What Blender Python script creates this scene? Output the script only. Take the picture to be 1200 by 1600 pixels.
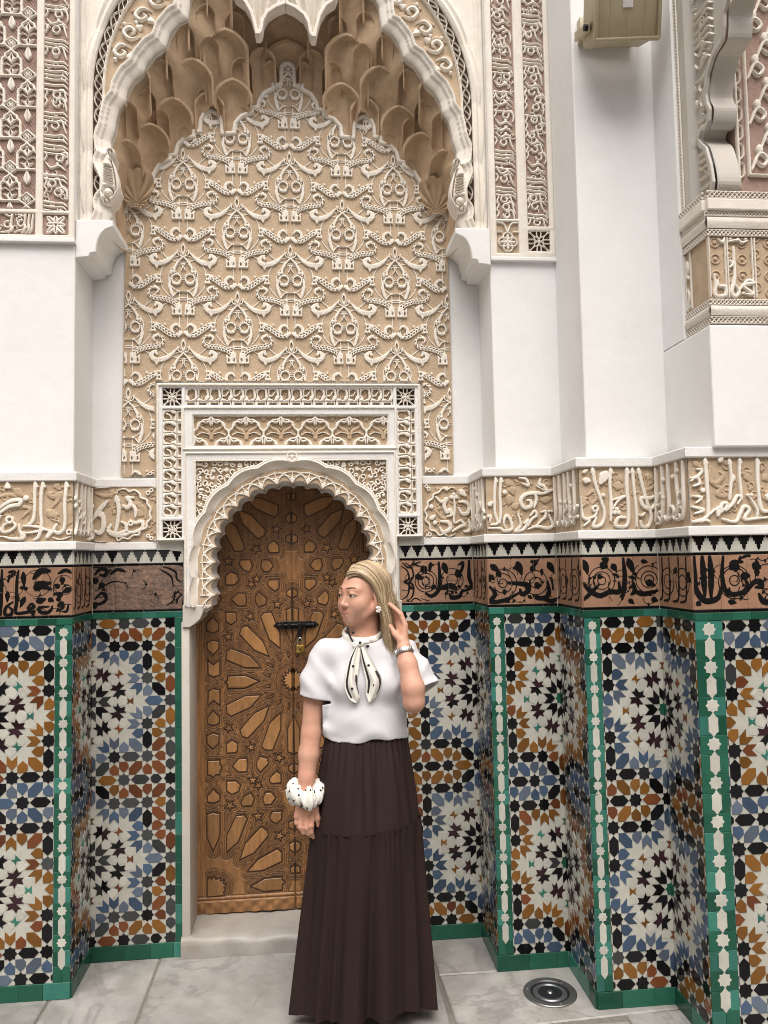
import bpy, bmesh, math, random
import numpy as np
from mathutils import Vector, Matrix

random.seed(7); np.random.seed(7)
for o in list(bpy.data.objects): bpy.data.objects.remove(o)
SC = bpy.context.scene
COL = SC.collection
R = math.radians

# ------------------------------------------------------------------ camera, sky, sun, exposure
cd = bpy.data.cameras.new('camera'); co = bpy.data.objects.new('camera', cd); COL.objects.link(co)
cd.sensor_fit = 'VERTICAL'; cd.sensor_height = 32.0; cd.lens = 1202.83 / 1600 * 32.0
cd.clip_start = 0.05; cd.clip_end = 500
_yaw, _pit, _rol = R(5.378), R(3.541), R(-1.088)
fw = Vector((math.sin(_yaw) * math.cos(_pit), math.cos(_yaw) * math.cos(_pit), math.sin(_pit)))
rt = Vector((math.cos(_yaw), -math.sin(_yaw), 0)); up = rt.cross(fw)
rt2 = math.cos(_rol) * rt + math.sin(_rol) * up; up2 = -math.sin(_rol) * rt + math.cos(_rol) * up
co.matrix_world = Matrix(((rt2.x, up2.x, -fw.x, 0), (rt2.y, up2.y, -fw.y, -3.4166), (rt2.z, up2.z, -fw.z, 1.65), (0, 0, 0, 1)))
SC.camera = co
SC.render.resolution_x = 768; SC.render.resolution_y = 1024
SUN_EL, SUN_AZ = R(60), R(-24)          # sun high, in front of the wall and to its left (azimuth from -Y towards -X)
wd = bpy.data.worlds.new('World'); SC.world = wd; wd.use_nodes = True
wn = wd.node_tree.nodes; wl = wd.node_tree.links
bg = wn['Background']; sky = wn.new('ShaderNodeTexSky'); sky.sky_type = 'NISHITA'; sky.sun_disc = False
sky.sun_elevation = SUN_EL; sky.sun_rotation = R(180) - SUN_AZ * -1
sky.air_density = 0.7; sky.dust_density = 6.0; sky.ozone_density = 0.25
hs = wn.new('ShaderNodeHueSaturation'); hs.inputs['Saturation'].default_value = 0.6
wl.new(sky.outputs[0], hs.inputs['Color']); wl.new(hs.outputs[0], bg.inputs[0]); bg.inputs[1].default_value = 0.125
sl = bpy.data.lights.new('sun', 'SUN'); so = bpy.data.objects.new('sun', sl); COL.objects.link(so)
sl.energy = 2.1; sl.angle = R(38); sl.color = (1.0, 0.962, 0.905)
sd = Vector((math.sin(SUN_AZ) * math.cos(SUN_EL), -math.cos(SUN_AZ) * math.cos(SUN_EL), math.sin(SUN_EL)))
so.rotation_euler = sd.to_track_quat('Z', 'Y').to_euler(); so.location = (-2, -3, 6)
vs = SC.view_settings; vs.view_transform = 'Standard'; vs.look = 'None'; vs.gamma = 1; vs.use_curve_mapping = False
vs.exposure = 0.52
SC.cycles.pixel_filter_type = 'BLACKMAN_HARRIS'; SC.cycles.filter_width = 1.0

# ------------------------------------------------------------------ materials
MATS = {}
def mat(name, col, rough=0.6, var=0.12, scale=18.0, bump=0.15, bscale=60.0, rnd=0.0, spec=0.5, stain=None, stain_scale=3.0, stain_amt=0.5, grain=None, coat=0.0, sheen=0.0, sss=0.0, metal=0.0, bdist=0.004):
    if name in MATS: return MATS[name]
    m = bpy.data.materials.new(name); m.use_nodes = True; MATS[name] = m
    nt = m.node_tree; N = nt.nodes; Lk = nt.links; b = N['Principled BSDF']
    b.inputs['Roughness'].default_value = rough; b.inputs['Specular IOR Level'].default_value = spec; b.inputs['Metallic'].default_value = metal
    if coat: b.inputs['Coat Weight'].default_value = coat; b.inputs['Coat Roughness'].default_value = 0.08
    if sheen: b.inputs['Sheen Weight'].default_value = sheen
    if sss: b.inputs['Subsurface Weight'].default_value = sss; b.inputs['Subsurface Radius'].default_value = (0.012, 0.004, 0.002); b.inputs['Subsurface Scale'].default_value = 1.0
    tc = N.new('ShaderNodeTexCoord')
    geo = N.new('ShaderNodeNewGeometry')
    src = geo.outputs['Position']
    mp = N.new('ShaderNodeMapping'); Lk.new(src, mp.inputs[0])
    if grain: mp.inputs['Scale'].default_value = grain
    nz = N.new('ShaderNodeTexNoise'); nz.inputs['Scale'].default_value = scale; nz.inputs['Detail'].default_value = 6; nz.inputs['Roughness'].default_value = 0.62
    Lk.new(mp.outputs[0], nz.inputs['Vector'])
    rp = N.new('ShaderNodeMapRange'); rp.inputs[1].default_value = 0.25; rp.inputs[2].default_value = 0.75
    rp.inputs[3].default_value = 1 - var; rp.inputs[4].default_value = 1 + var
    Lk.new(nz.outputs[0], rp.inputs[0])
    val = rp.outputs[0]
    if rnd:
        oi = N.new('ShaderNodeObjectInfo'); r2 = N.new('ShaderNodeMapRange'); r2.inputs[3].default_value = 1 - rnd; r2.inputs[4].default_value = 1 + rnd
        Lk.new(oi.outputs['Random'], r2.inputs[0])
        mu = N.new('ShaderNodeMath'); mu.operation = 'MULTIPLY'; Lk.new(val, mu.inputs[0]); Lk.new(r2.outputs[0], mu.inputs[1]); val = mu.outputs[0]
    base = N.new('ShaderNodeRGB'); base.outputs[0].default_value = (*col, 1); cout = base.outputs[0]
    if stain:
        n2 = N.new('ShaderNodeTexNoise'); n2.inputs['Scale'].default_value = stain_scale; n2.inputs['Detail'].default_value = 8; n2.inputs['Roughness'].default_value = 0.7
        Lk.new(src, n2.inputs['Vector'])
        r3 = N.new('ShaderNodeMapRange'); r3.inputs[1].default_value = 0.46; r3.inputs[2].default_value = 0.72; r3.inputs[3].default_value = 0; r3.inputs[4].default_value = stain_amt
        Lk.new(n2.outputs[0], r3.inputs[0])
        mx = N.new('ShaderNodeMix'); mx.data_type = 'RGBA'; Lk.new(r3.outputs[0], mx.inputs[0]); Lk.new(cout, mx.inputs[6]); mx.inputs[7].default_value = (*stain, 1); cout = mx.outputs[2]
    vm = N.new('ShaderNodeVectorMath'); vm.operation = 'SCALE'; Lk.new(cout, vm.inputs[0]); Lk.new(val, vm.inputs[3])
    Lk.new(vm.outputs[0], b.inputs['Base Color'])
    if bump:
        n3 = N.new('ShaderNodeTexNoise'); n3.inputs['Scale'].default_value = bscale; n3.inputs['Detail'].default_value = 4
        Lk.new(mp.outputs[0], n3.inputs['Vector'])
        bp = N.new('ShaderNodeBump'); bp.inputs['Strength'].default_value = bump; bp.inputs['Distance'].default_value = bdist
        Lk.new(n3.outputs[0], bp.inputs['Height']); Lk.new(bp.outputs[0], b.inputs['Normal'])
    return m

M_WHITE = mat('white_plaster', (.78, .775, .765), .75, .03, 6, .22, 22, stain=(.58, .54, .47), stain_scale=1.9, stain_amt=.22, bdist=.006)
M_LEDGE = mat('ledge_plaster', (.74, .73, .71), .75, .05, 12, .25, 50, stain=(.5, .46, .4), stain_scale=5, stain_amt=.25)
M_CARVE = mat('carved_stucco', (.75, .70, .62), .8, .06, 30, .2, 120, stain=(.56, .44, .32), stain_scale=7, stain_amt=.3)
M_TAN = mat('tan_stucco_ground', (.47, .355, .24), .85, .12, 22, .4, 120, stain=(.35, .25, .16), stain_scale=6, stain_amt=.5)
M_PINK = mat('dusky_stucco_ground', (.33, .225, .18), .85, .2, 40, .5, 160)
M_MUQ = mat('brown_plaster', (.50, .36, .23), .8, .18, 9, .35, 60, stain=(.25, .16, .09), stain_scale=5, stain_amt=.6, rnd=.10)
M_GROUT = mat('grout', (.60, .58, .52), .7, .1, 40, .25, 120)
CER = dict(spec=.22, rough=.14, var=.10, scale=26, bump=.12, bscale=34, bdist=.006)
M_T = {
 'k': mat('black_glaze', (.006, .006, .007), rnd=.5, **CER),
 'd': mat('charcoal_glaze', (.036, .038, .04), rnd=.45, **CER),
 'b': mat('blue_glaze', (.048, .076, .125), rnd=.28, **CER),
 's': mat('slate_blue_glaze', (.09, .115, .155), rnd=.28, **CER),
 'o': mat('ochre_glaze', (.165, .072, .016), rnd=.28, **CER),
 'r': mat('rust_glaze', (.13, .043, .017), rnd=.3, **CER),
 'w': mat('white_glaze', (.45, .445, .395), rnd=.09, **CER),
 'p': mat('aubergine_glaze', (.028, .012, .016), rnd=.4, **CER),
 'g': mat('green_glaze', (.016, .085, .054), rnd=.3, **CER),
 't': mat('teal_glaze', (.034, .145, .112), rnd=.28, **CER),
 'c': mat('terracotta', (.275, .15, .09), .55, .14, 30, .2, 90, rnd=.12, stain=(.42, .26, .17), stain_scale=9, stain_amt=.4),
 'e': mat('eroded_tile', (.17, .105, .075), .8, .35, 34, .9, 55, rnd=.2, stain=(.05, .045, .04), stain_scale=26, stain_amt=.8, bdist=.008),
 'G': M_GROUT,
}
M_INK = mat('black_script_glaze', (.007, .007, .007), .3, .2, 30, .1, 60, spec=.2)
M_MARBLE = mat('grey_marble', (.29, .28, .265), .42, .22, 7, .2, 45, rnd=.12, stain=(.15, .135, .115), stain_scale=3.2, stain_amt=.75)
def add_veins(m, col, scale=1.6, amt=.7, thin=.035):
    nt = m.node_tree; N = nt.nodes; Lk = nt.links; b = N['Principled BSDF']; src = b.inputs['Base Color'].links[0].from_socket
    g = N.new('ShaderNodeNewGeometry'); oi = N.new('ShaderNodeObjectInfo'); ad = N.new('ShaderNodeVectorMath'); ad.operation = 'ADD'; sc = N.new('ShaderNodeVectorMath'); sc.operation = 'SCALE'; sc.inputs[0].default_value = (7, 5, 3)
    Lk.new(oi.outputs['Random'], sc.inputs[3]); Lk.new(g.outputs['Position'], ad.inputs[0]); Lk.new(sc.outputs[0], ad.inputs[1])
    n = N.new('ShaderNodeTexNoise'); n.inputs['Scale'].default_value = scale; n.inputs['Detail'].default_value = 7; n.inputs['Roughness'].default_value = .6; n.inputs['Distortion'].default_value = 1.4; Lk.new(ad.outputs[0], n.inputs['Vector'])
    s1 = N.new('ShaderNodeMath'); s1.operation = 'SUBTRACT'; s1.inputs[1].default_value = .5; Lk.new(n.outputs[0], s1.inputs[0]); s2 = N.new('ShaderNodeMath'); s2.operation = 'ABSOLUTE'; Lk.new(s1.outputs[0], s2.inputs[0])
    mr = N.new('ShaderNodeMapRange'); mr.inputs[1].default_value = 0; mr.inputs[2].default_value = thin; mr.inputs[3].default_value = amt; mr.inputs[4].default_value = 0; Lk.new(s2.outputs[0], mr.inputs[0])
    mx = N.new('ShaderNodeMix'); mx.data_type = 'RGBA'; Lk.new(mr.outputs[0], mx.inputs[0]); Lk.new(src, mx.inputs[6]); mx.inputs[7].default_value = (*col, 1); Lk.new(mx.outputs[2], b.inputs['Base Color'])
add_veins(M_MARBLE, (.16, .152, .145), 1.7, .55, .03)
M_JAMB = mat('worn_marble', (.52, .49, .44), .5, .1, 8, .15, 60, stain=(.36, .29, .21), stain_scale=4, stain_amt=.5)
M_JOINT = mat('dark_joint_mortar', (.16, .145, .125), .9, .2, 40, .4, 120)

# ------------------------------------------------------------------ object helpers
WM = {}
def attach(o, parent, W):
    WM[o.name] = W
    if parent is None: o.matrix_basis = W
    else:
        o.parent = parent; o.matrix_basis = WM[parent.name].inverted() @ W
def thing(name, loc, label, cat, group=None):
    o = bpy.data.objects.new(name, None); COL.objects.link(o); o.empty_display_size = .1
    o['label'] = label; o['category'] = cat
    if group: o['group'] = group
    attach(o, None, Matrix.Translation(loc)); return o
def tag(o, label=None, cat=None, group=None, kind=None):
    if label: o['label'] = label
    if cat: o['category'] = cat
    if group: o['group'] = group
    if kind: o['kind'] = kind
    return o
def link(name, me, m, parent=None, W=None, kind=None):
    o = bpy.data.objects.new(name, me); COL.objects.link(o)
    if len(me.materials) == 0: me.materials.append(None)
    if m is not None:
        if me.materials[0] is None: me.materials[0] = m
        elif me.materials[0] != m: o.material_slots[0].link = 'OBJECT'; o.material_slots[0].material = m
    attach(o, parent, W if W is not None else Matrix.Identity(4))
    if kind: o['kind'] = kind
    return o
def mesh(verts, faces, smooth=False, angle=None):
    me = bpy.data.meshes.new('m'); me.from_pydata([tuple(v) for v in verts], [], [tuple(f) for f in faces]); me.update()
    if smooth: me.shade_smooth()
    if angle is not None: me.shade_smooth(); me.set_sharp_from_angle(angle=R(angle))
    return me
def npmesh(V, loops, starts, totals, smooth=False):
    me = bpy.data.meshes.new('m'); me.vertices.add(len(V)); me.vertices.foreach_set('co', np.asarray(V, np.float32).ravel())
    me.loops.add(len(loops)); me.loops.foreach_set('vertex_index', np.asarray(loops, np.int32))
    me.polygons.add(len(starts)); me.polygons.foreach_set('loop_start', np.asarray(starts, np.int32))
    me.polygons.foreach_set('loop_total', np.asarray(totals, np.int32))
    me.update(calc_edges=True); me.validate()
    if smooth: me.shade_smooth()
    return me
class MB:
    def __init__(s): s.v = []; s.f = []
    def add(s, v, f):
        n = len(s.v); s.v += [tuple(p) for p in v]; s.f += [tuple(i + n for i in q) for q in f]; return s
    def box(s, x0, x1, y0, y1, z0, z1):
        return s.add([(x0, y0, z0), (x1, y0, z0), (x1, y1, z0), (x0, y1, z0), (x0, y0, z1), (x1, y0, z1), (x1, y1, z1), (x0, y1, z1)],
                     [(0, 3, 2, 1), (4, 5, 6, 7), (0, 1, 5, 4), (1, 2, 6, 5), (2, 3, 7, 6), (3, 0, 4, 7)])
    def bbox(s, x0, x1, y0, y1, z0, z1, b=.004):
        bm = bmesh.new(); r = bmesh.ops.create_cube(bm, size=1)
        for v in bm.verts: v.co = Vector(((x0 + x1) / 2 + v.co.x * (x1 - x0), (y0 + y1) / 2 + v.co.y * (y1 - y0), (z0 + z1) / 2 + v.co.z * (z1 - z0)))
        bmesh.ops.bevel(bm, geom=bm.edges[:], offset=b, segments=2, affect='EDGES', profile=.5)
        bm.verts.index_update(); s.add([v.co[:] for v in bm.verts], [[v.index for v in f.verts] for f in bm.faces]); bm.free(); return s
    def tube(s, pts, rads, n=8, caps=True):
        pts = [Vector(p) for p in pts]; base = len(s.v); k = len(pts)
        if not hasattr(rads, '__len__'): rads = [rads] * k
        ref = None
        for i, p in enumerate(pts):
            t = (pts[min(i + 1, k - 1)] - pts[max(i - 1, 0)]).normalized()
            if ref is None: ref = t.orthogonal().normalized()
            ref = (ref - t * ref.dot(t)).normalized(); b2 = t.cross(ref)
            for j in range(n):
                a = 2 * math.pi * j / n; s.v.append(tuple(p + (ref * math.cos(a) + b2 * math.sin(a)) * rads[i]))
        for i in range(k - 1):
            for j in range(n):
                a = base + i * n + j; b = base + i * n + (j + 1) % n; s.f.append((a, b, b + n, a + n))
        if caps: s.f.append(tuple(base + j for j in reversed(range(n)))); s.f.append(tuple(base + (k - 1) * n + j for j in range(n)))
        return s
    def lathe(s, prof, n=24, c=(0, 0, 0)):
        base = len(s.v); k = len(prof)
        for r, z in prof:
            for j in range(n):
                a = 2 * math.pi * j / n; s.v.append((c[0] + r * math.cos(a), c[1] + r * math.sin(a), c[2] + z))
        for i in range(k - 1):
            for j in range(n):
                a = base + i * n + j; b = base + i * n + (j + 1) % n; s.f.append((a, b, b + n, a + n))
        return s
    def prism(s, poly, z0, z1, inset=0):
        n = len(poly); p = np.array(poly, float)
        ar = .5 * sum(p[i][0] * p[(i + 1) % n][1] - p[(i + 1) % n][0] * p[i][1] for i in range(n))
        if ar < 0: p = p[::-1]
        top = inset_poly(p, inset) if inset else p
        v = [(x, y, z0) for x, y in p]; f = []
        if inset:
            v += [(x, y, z1 - inset * .8) for x, y in p]; v += [(x, y, z1) for x, y in top]; L = 3
        else: v += [(x, y, z1) for x, y in p]; L = 2
        for l in range(L - 1):
            for i in range(n): f.append((l * n + i, l * n + (i + 1) % n, (l + 1) * n + (i + 1) % n, (l + 1) * n + i))
        f.append(tuple((L - 1) * n + i for i in range(n)))
        return s.add(v, f)
    def me(s, smooth=False, angle=None): return mesh(s.v, s.f, smooth, angle)
    def obj(s, name, m, parent=None, W=None, smooth=False, angle=None, kind=None): return link(name, s.me(smooth, angle), m, parent, W, kind)
def inset_poly(p, d):
    n = len(p); out = []
    for i in range(n):
        a, b, c = p[i - 1], p[i], p[(i + 1) % n]
        e1 = (b - a) / (np.linalg.norm(b - a) + 1e-9); e2 = (c - b) / (np.linalg.norm(c - b) + 1e-9)
        n1 = np.array([-e1[1], e1[0]]); n2 = np.array([-e2[1], e2[0]])
        k = n1 + n2; q = max(.35, 1 + n1.dot(n2)); out.append(b + k / q * d)
    return np.array(out)
def frame(o, u, n):
    u = Vector(u); n = Vector(n); v = n.cross(u)
    return Matrix(((u.x, v.x, n.x, o[0]), (u.y, v.y, n.y, o[1]), (u.z, v.z, n.z, o[2]), (0, 0, 0, 1)))
def FRONT(x, y, z=0): return frame((x, y, z), (1, 0, 0), (0, -1, 0))      # looks towards -Y, local x = +X, local y = +Z
def LEFTF(x, y, z=0): return frame((x, y, z), (0, -1, 0), (-1, 0, 0))     # looks towards -X, local x = -Y
def RIGHTF(x, y, z=0): return frame((x, y, z), (0, 1, 0), (1, 0, 0))      # looks towards +X, local x = +Y
def T(x, y, z=0): return Matrix.Translation((x, y, z))

# ------------------------------------------------------------------ 2D distance fields -> carved relief
def cat(pts, n=6, closed=False):
    P = [np.array(p, float) for p in pts]
    if len(P) < 3 and not closed: return np.array(P)
    out = []; m = len(P); rng = range(m if closed else m - 1)
    for i in rng:
        p1, p2 = P[i], P[(i + 1) % m]
        p0 = P[i - 1] if (i > 0 or closed) else 2 * p1 - p2
        p3 = P[(i + 2) % m] if (i + 2 < m or closed) else 2 * p2 - p1
        for t in np.linspace(0, 1, n, endpoint=False):
            out.append(.5 * (2 * p1 + (p2 - p0) * t + (2 * p0 - 5 * p1 + 4 * p2 - p3) * t * t + (3 * p1 - p0 - 3 * p2 + p3) * t ** 3))
    if not closed: out.append(P[-1])
    return np.array(out)
def arc(cx, cy, r, a0, a1, n=12, ry=None): 
    a = np.radians(np.linspace(a0, a1, n)); return np.stack([cx + r * np.cos(a), cy + (ry or r) * np.sin(a)], 1)
class Fld:
    def __init__(s, x0, x1, y0, y1, st):
        s.st = st; s.x0, s.y0 = x0, y0; s.nx = int(round((x1 - x0) / st)) + 1; s.ny = int(round((y1 - y0) / st)) + 1
        s.X, s.Y = np.meshgrid(x0 + np.arange(s.nx) * st, y0 + np.arange(s.ny) * st); s.F = np.full(s.X.shape, .05)
    def win(s, xa, xb, ya, yb):
        i0 = max(0, int((ya - s.y0) / s.st)); i1 = min(s.ny, int((yb - s.y0) / s.st) + 2)
        j0 = max(0, int((xa - s.x0) / s.st)); j1 = min(s.nx, int((xb - s.x0) / s.st) + 2)
        return (slice(i0, i1), slice(j0, j1)) if i1 > i0 and j1 > j0 else None
    def seg(s, p, q, r0, r1, cut=False):
        mg = max(r0, r1) + .012
        w = s.win(min(p[0], q[0]) - mg, max(p[0], q[0]) + mg, min(p[1], q[1]) - mg, max(p[1], q[1]) + mg)
        if w is None: return
        X, Y = s.X[w], s.Y[w]; dx, dy = q[0] - p[0], q[1] - p[1]; L = dx * dx + dy * dy + 1e-12
        t = np.clip(((X - p[0]) * dx + (Y - p[1]) * dy) / L, 0, 1)
        d = np.hypot(X - p[0] - t * dx, Y - p[1] - t * dy) - (r0 + (r1 - r0) * t)
        s.F[w] = np.maximum(s.F[w], -d) if cut else np.minimum(s.F[w], d)
    def line(s, pts, w, cut=False, closed=False):
        pts = [tuple(p) for p in pts]
        if closed: pts = pts + [pts[0]]
        n = len(pts)
        if not hasattr(w, '__len__'): w = [w, w]
        ws = np.interp(np.linspace(0, 1, n), np.linspace(0, 1, len(w)), w)
        for i in range(n - 1): s.seg(pts[i], pts[i + 1], ws[i] / 2, ws[i + 1] / 2, cut)
        return s
    def curve(s, pts, w, n=5, cut=False, closed=False): return s.line(cat(pts, n, closed), w, cut)
    def psdf(s, P, X, Y):
        d = np.full(X.shape, 1e9); ins = np.zeros(X.shape, bool); n = len(P)
        for i in range(n):
            a, b = P[i], P[(i + 1) % n]; ex, ey = b[0] - a[0], b[1] - a[1]; wx, wy = X - a[0], Y - a[1]
            t = np.clip((wx * ex + wy * ey) / (ex * ex + ey * ey + 1e-12), 0, 1)
            d = np.minimum(d, (wx - t * ex) ** 2 + (wy - t * ey) ** 2)
            c = ((a[1] <= Y) & (b[1] > Y)) | ((b[1] <= Y) & (a[1] > Y))
            if abs(ey) > 1e-12: ins ^= c & (X < a[0] + (Y - a[1]) * ex / ey)
        d = np.sqrt(d); return np.where(ins, -d, d)
    def poly(s, P, cut=False, mg=.012):
        P = [tuple(p) for p in P]; xs = [p[0] for p in P]; ys = [p[1] for p in P]
        w = s.win(min(xs) - mg, max(xs) + mg, min(ys) - mg, max(ys) + mg)
        if w is None: return s
        d = s.psdf(P, s.X[w], s.Y[w]); s.F[w] = np.maximum(s.F[w], -d) if cut else np.minimum(s.F[w], d); return s
    def clip(s, P, grow=0):
        s.F = np.maximum(s.F, s.psdf([tuple(p) for p in P], s.X, s.Y) - grow); return s
    def disc(s, x, y, r, cut=False): s.seg((x, y), (x, y), r, r, cut); return s
    def mirror_x(s):
        s.F = np.minimum(s.F, s.F[:, ::-1]); return s
TPL = {1: [('c0', 'e0', 'e3')], 2: [('c1', 'e1', 'e0')], 3: [('c0', 'c1', 'e1', 'e3')], 4: [('c2', 'e2', 'e1')], 5: [('c0', 'e0', 'e3'), ('c2', 'e2', 'e1')],
       6: [('c1', 'c2', 'e2', 'e0')], 7: [('c0', 'c1', 'c2', 'e2', 'e3')], 8: [('c3', 'e3', 'e2')], 9: [('c0', 'e0', 'e2', 'c3')], 10: [('c1', 'e1', 'e0'), ('c3', 'e3', 'e2')],
       11: [('c0', 'c1', 'e1', 'e2', 'c3')], 12: [('c2', 'c3', 'e3', 'e1')], 13: [('c0', 'e0', 'e1', 'c2', 'c3')], 14: [('c1', 'c2', 'c3', 'e3', 'e0')]}
def relief(fl, h, bev=.003, base=0.0, hf=None, smooth=False, edge=.5):
    """cap + walls of the region F<0; heights: h at the inside, edge*h at its rim"""
    F = np.pad(fl.F, 1, constant_values=.01); ny, nx = F.shape; st = fl.st
    F = np.where(np.abs(F) < 1e-6, 1e-6, F)
    X = fl.x0 + (np.arange(nx) - 1) * st; Y = fl.y0 + (np.arange(ny) - 1) * st
    if hf is None: Hh = base + h * (edge + (1 - edge) * np.clip(-F / bev, 0, 1))
    else: Hh = np.pad(hf, 1, mode='edge')
    ins = F < 0; NV = ny * nx
    GX, GY = np.meshgrid(X, Y)
    a, b = F[:, :-1], F[:, 1:]; t = np.clip(a / np.where(np.abs(a - b) < 1e-9, 1e-9, a - b), 0.02, .98)
    hx = GX[:, :-1] + t * st; hy = GY[:, :-1]; hh = Hh[:, :-1] * (1 - t) + Hh[:, 1:] * t
    if hf is None: hh = np.full_like(hh, base + h * edge)
    a, b = F[:-1], F[1:]; t = np.clip(a / np.where(np.abs(a - b) < 1e-9, 1e-9, a - b), 0.02, .98)
    vx = GX[:-1]; vy = GY[:-1] + t * st; vh = Hh[:-1] * (1 - t) + Hh[1:] * t
    if hf is None: vh = np.full_like(vh, base + h * edge)
    V = np.concatenate([np.stack([GX, GY, Hh], -1).reshape(-1, 3), np.stack([hx, hy, hh], -1).reshape(-1, 3), np.stack([vx, vy, vh], -1).reshape(-1, 3)])
    NH = ny * (nx - 1)
    code = ins[:-1, :-1] * 1 + ins[:-1, 1:] * 2 + ins[1:, 1:] * 4 + ins[1:, :-1] * 8
    def ids(k, i, j):
        return {'c0': i * nx + j, 'c1': i * nx + j + 1, 'c2': (i + 1) * nx + j + 1, 'c3': (i + 1) * nx + j,
                'e0': NV + i * (nx - 1) + j, 'e2': NV + (i + 1) * (nx - 1) + j, 'e3': NV + NH + i * nx + j, 'e1': NV + NH + i * nx + j + 1}[k]
    polys = []; walls = []
    for c, tp in TPL.items():
        i, j = np.nonzero(code == c)
        if len(i) == 0: continue
        for pl in tp:
            polys.append(np.stack([ids(k, i, j) for k in pl], 1))
            for q in range(len(pl)):
                k1, k2 = pl[q], pl[(q + 1) % len(pl)]
                if k1[0] == 'e' and k2[0] == 'e': walls.append(np.stack([ids(k1, i, j), ids(k2, i, j)], 1))
    full = code == 15
    if hf is None:
        deep = full & (np.maximum(np.maximum(F[:-1, :-1], F[1:, 1:]), np.maximum(F[1:, :-1], F[:-1, 1:])) < -bev)
        i, j = np.nonzero(full & ~deep)
        if len(i): polys.append(np.stack([ids(k, i, j) for k in ('c0', 'c1', 'c2', 'c3')], 1))
        d = np.diff(np.pad(deep.astype(np.int8), ((0, 0), (1, 1))), axis=1)
        si, sj = np.nonzero(d == 1); ei, ej = np.nonzero(d == -1)
        if len(si): polys.append(np.stack([si * nx + sj, si * nx + ej, (si + 1) * nx + ej, (si + 1) * nx + sj], 1))
    else:
        i, j = np.nonzero(full)
        if len(i): polys.append(np.stack([ids(k, i, j) for k in ('c0', 'c1', 'c2', 'c3')], 1))
    if walls:
        w = np.concatenate(walls); nv = len(V)
        lowid = np.unique(w); VB = V[lowid].copy(); VB[:, 2] = base - .0005
        mp = np.zeros(nv, np.int64); mp[lowid] = nv + np.arange(len(lowid)); V = np.concatenate([V, VB])
        polys.append(np.stack([w[:, 1], w[:, 0], mp[w[:, 0]], mp[w[:, 1]]], 1))
    if not polys: return None
    loops = np.concatenate([p.ravel() for p in polys]); tot = np.concatenate([np.full(len(p), p.shape[1]) for p in polys])
    st_ = np.concatenate([[0], np.cumsum(tot)[:-1]]); used, inv = np.unique(loops, return_inverse=True)
    return npmesh(V[used], inv, st_, tot, smooth)
def heightmesh(x0, x1, y0, y1, st, fn, mask=None, smooth=True):
    """open height sheet z = fn(X, Y)"""
    nx = max(2, int(round((x1 - x0) / st)) + 1); ny = max(2, int(round((y1 - y0) / st)) + 1)
    X, Y = np.meshgrid(np.linspace(x0, x1, nx), np.linspace(y0, y1, ny)); Z = fn(X, Y)
    V = np.stack([X, Y, Z], -1).reshape(-1, 3); i, j = np.meshgrid(np.arange(ny - 1), np.arange(nx - 1), indexing='ij')
    q = np.stack([i * nx + j, i * nx + j + 1, (i + 1) * nx + j + 1, (i + 1) * nx + j], -1).reshape(-1, 4)
    if mask is not None:
        mk = mask(X, Y); mk = (mk[:-1, :-1] & mk[1:, 1:]).ravel(); q = q[mk]
    return npmesh(V, q.ravel(), np.arange(len(q)) * 4, np.full(len(q), 4), smooth)

# ------------------------------------------------------------------ levels of the dado
zB, zC, zD, zE, zF, zG, zH, zI = .062, 1.418, 1.446, 1.654, 1.712, 1.746, 1.985, 2.022
TOP = 5.2
YL, Y1, Y2, Y3 = -.264, -.288, -.588, -.850
XL, X1, X2, X3 = -.943, .720, 1.012, 1.312
AX = -.083                                   # axis of the niche and its door

# ------------------------------------------------------------------ floor of marble slabs
fl = thing('floor', (0, -2, 0), '', ''); del fl['label'], fl['category']; fl['kind'] = 'structure'
MB().box(-7, 7, -9, .6, -.12, -.008).obj('bedding', M_JOINT, fl)
def slab(pts, ins=.004):
    mb = MB(); mb.prism([(x, y) for x, y in pts], -.06, random.uniform(-.0015, .001), .005); mb.obj('paving_slab', M_MARBLE, fl)
def quad(x0, x1, y0, y1, j=.006):
    k = lambda: random.uniform(-.004, .004)
    slab([(x0 + j + k(), y0 + j + k()), (x1 - j + k(), y0 + j + k()), (x1 - j + k(), y1 - j + k()), (x0 + j + k(), y1 - j + k())])
quad(-1.02, -.655, -.60, .02); quad(-.655, .475, -.78, .02); quad(.475, .73, -.285, .02)
slab([(.482, -.292), (1.02, -.285), (1.02, -.583), (1.34, -.588), (1.33, -.615), (.492, -.66)])
quad(-2.1, -1.02, -.66, -.2); quad(-1.02, -.655, -1.3, -.60)
quad(.485, 1.1, -1.35, -.655); quad(1.1, 1.7, -1.3, -.62); quad(-.655, .485, -1.5, -.78)
yy = -1.5
for r in range(8):
    xx = -3.2 + (r % 2) * .45
    while xx < 3.2:
        w = random.uniform(.75, 1.15); quad(xx, xx + w, yy - .8, yy); xx += w
    yy -= .8
quad(-2.1, -1.02, -1.5, -.66); quad(-1.02, -.655, -1.5, -1.3); quad(.485, 1.1, -1.5, -1.35); quad(1.1, 1.7, -1.5, -1.3); quad(1.7, 2.6, -1.5, -.62)

# ------------------------------------------------------------------ unseen courtyard sides behind and beside the viewer, added to cut low sky light
M_COURT = mat('courtyard_plaster', (.55, .48, .38), .85, .1, 3, .1, 40)
cw = MB().box(-7.5, 7.5, -10.5, -10.0, -.05, 6.0).obj('unseen_courtyard_wall', M_COURT); tag(cw, kind='structure')
cw = MB().box(-6.5, -6.0, -10.0, .5, -.05, 6.0).obj('unseen_courtyard_wall', M_COURT); tag(cw, kind='structure')
cw = MB().box(6.0, 6.5, -10.0, .5, -.05, 6.0).obj('unseen_courtyard_wall', M_COURT); tag(cw, kind='structure')

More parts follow.
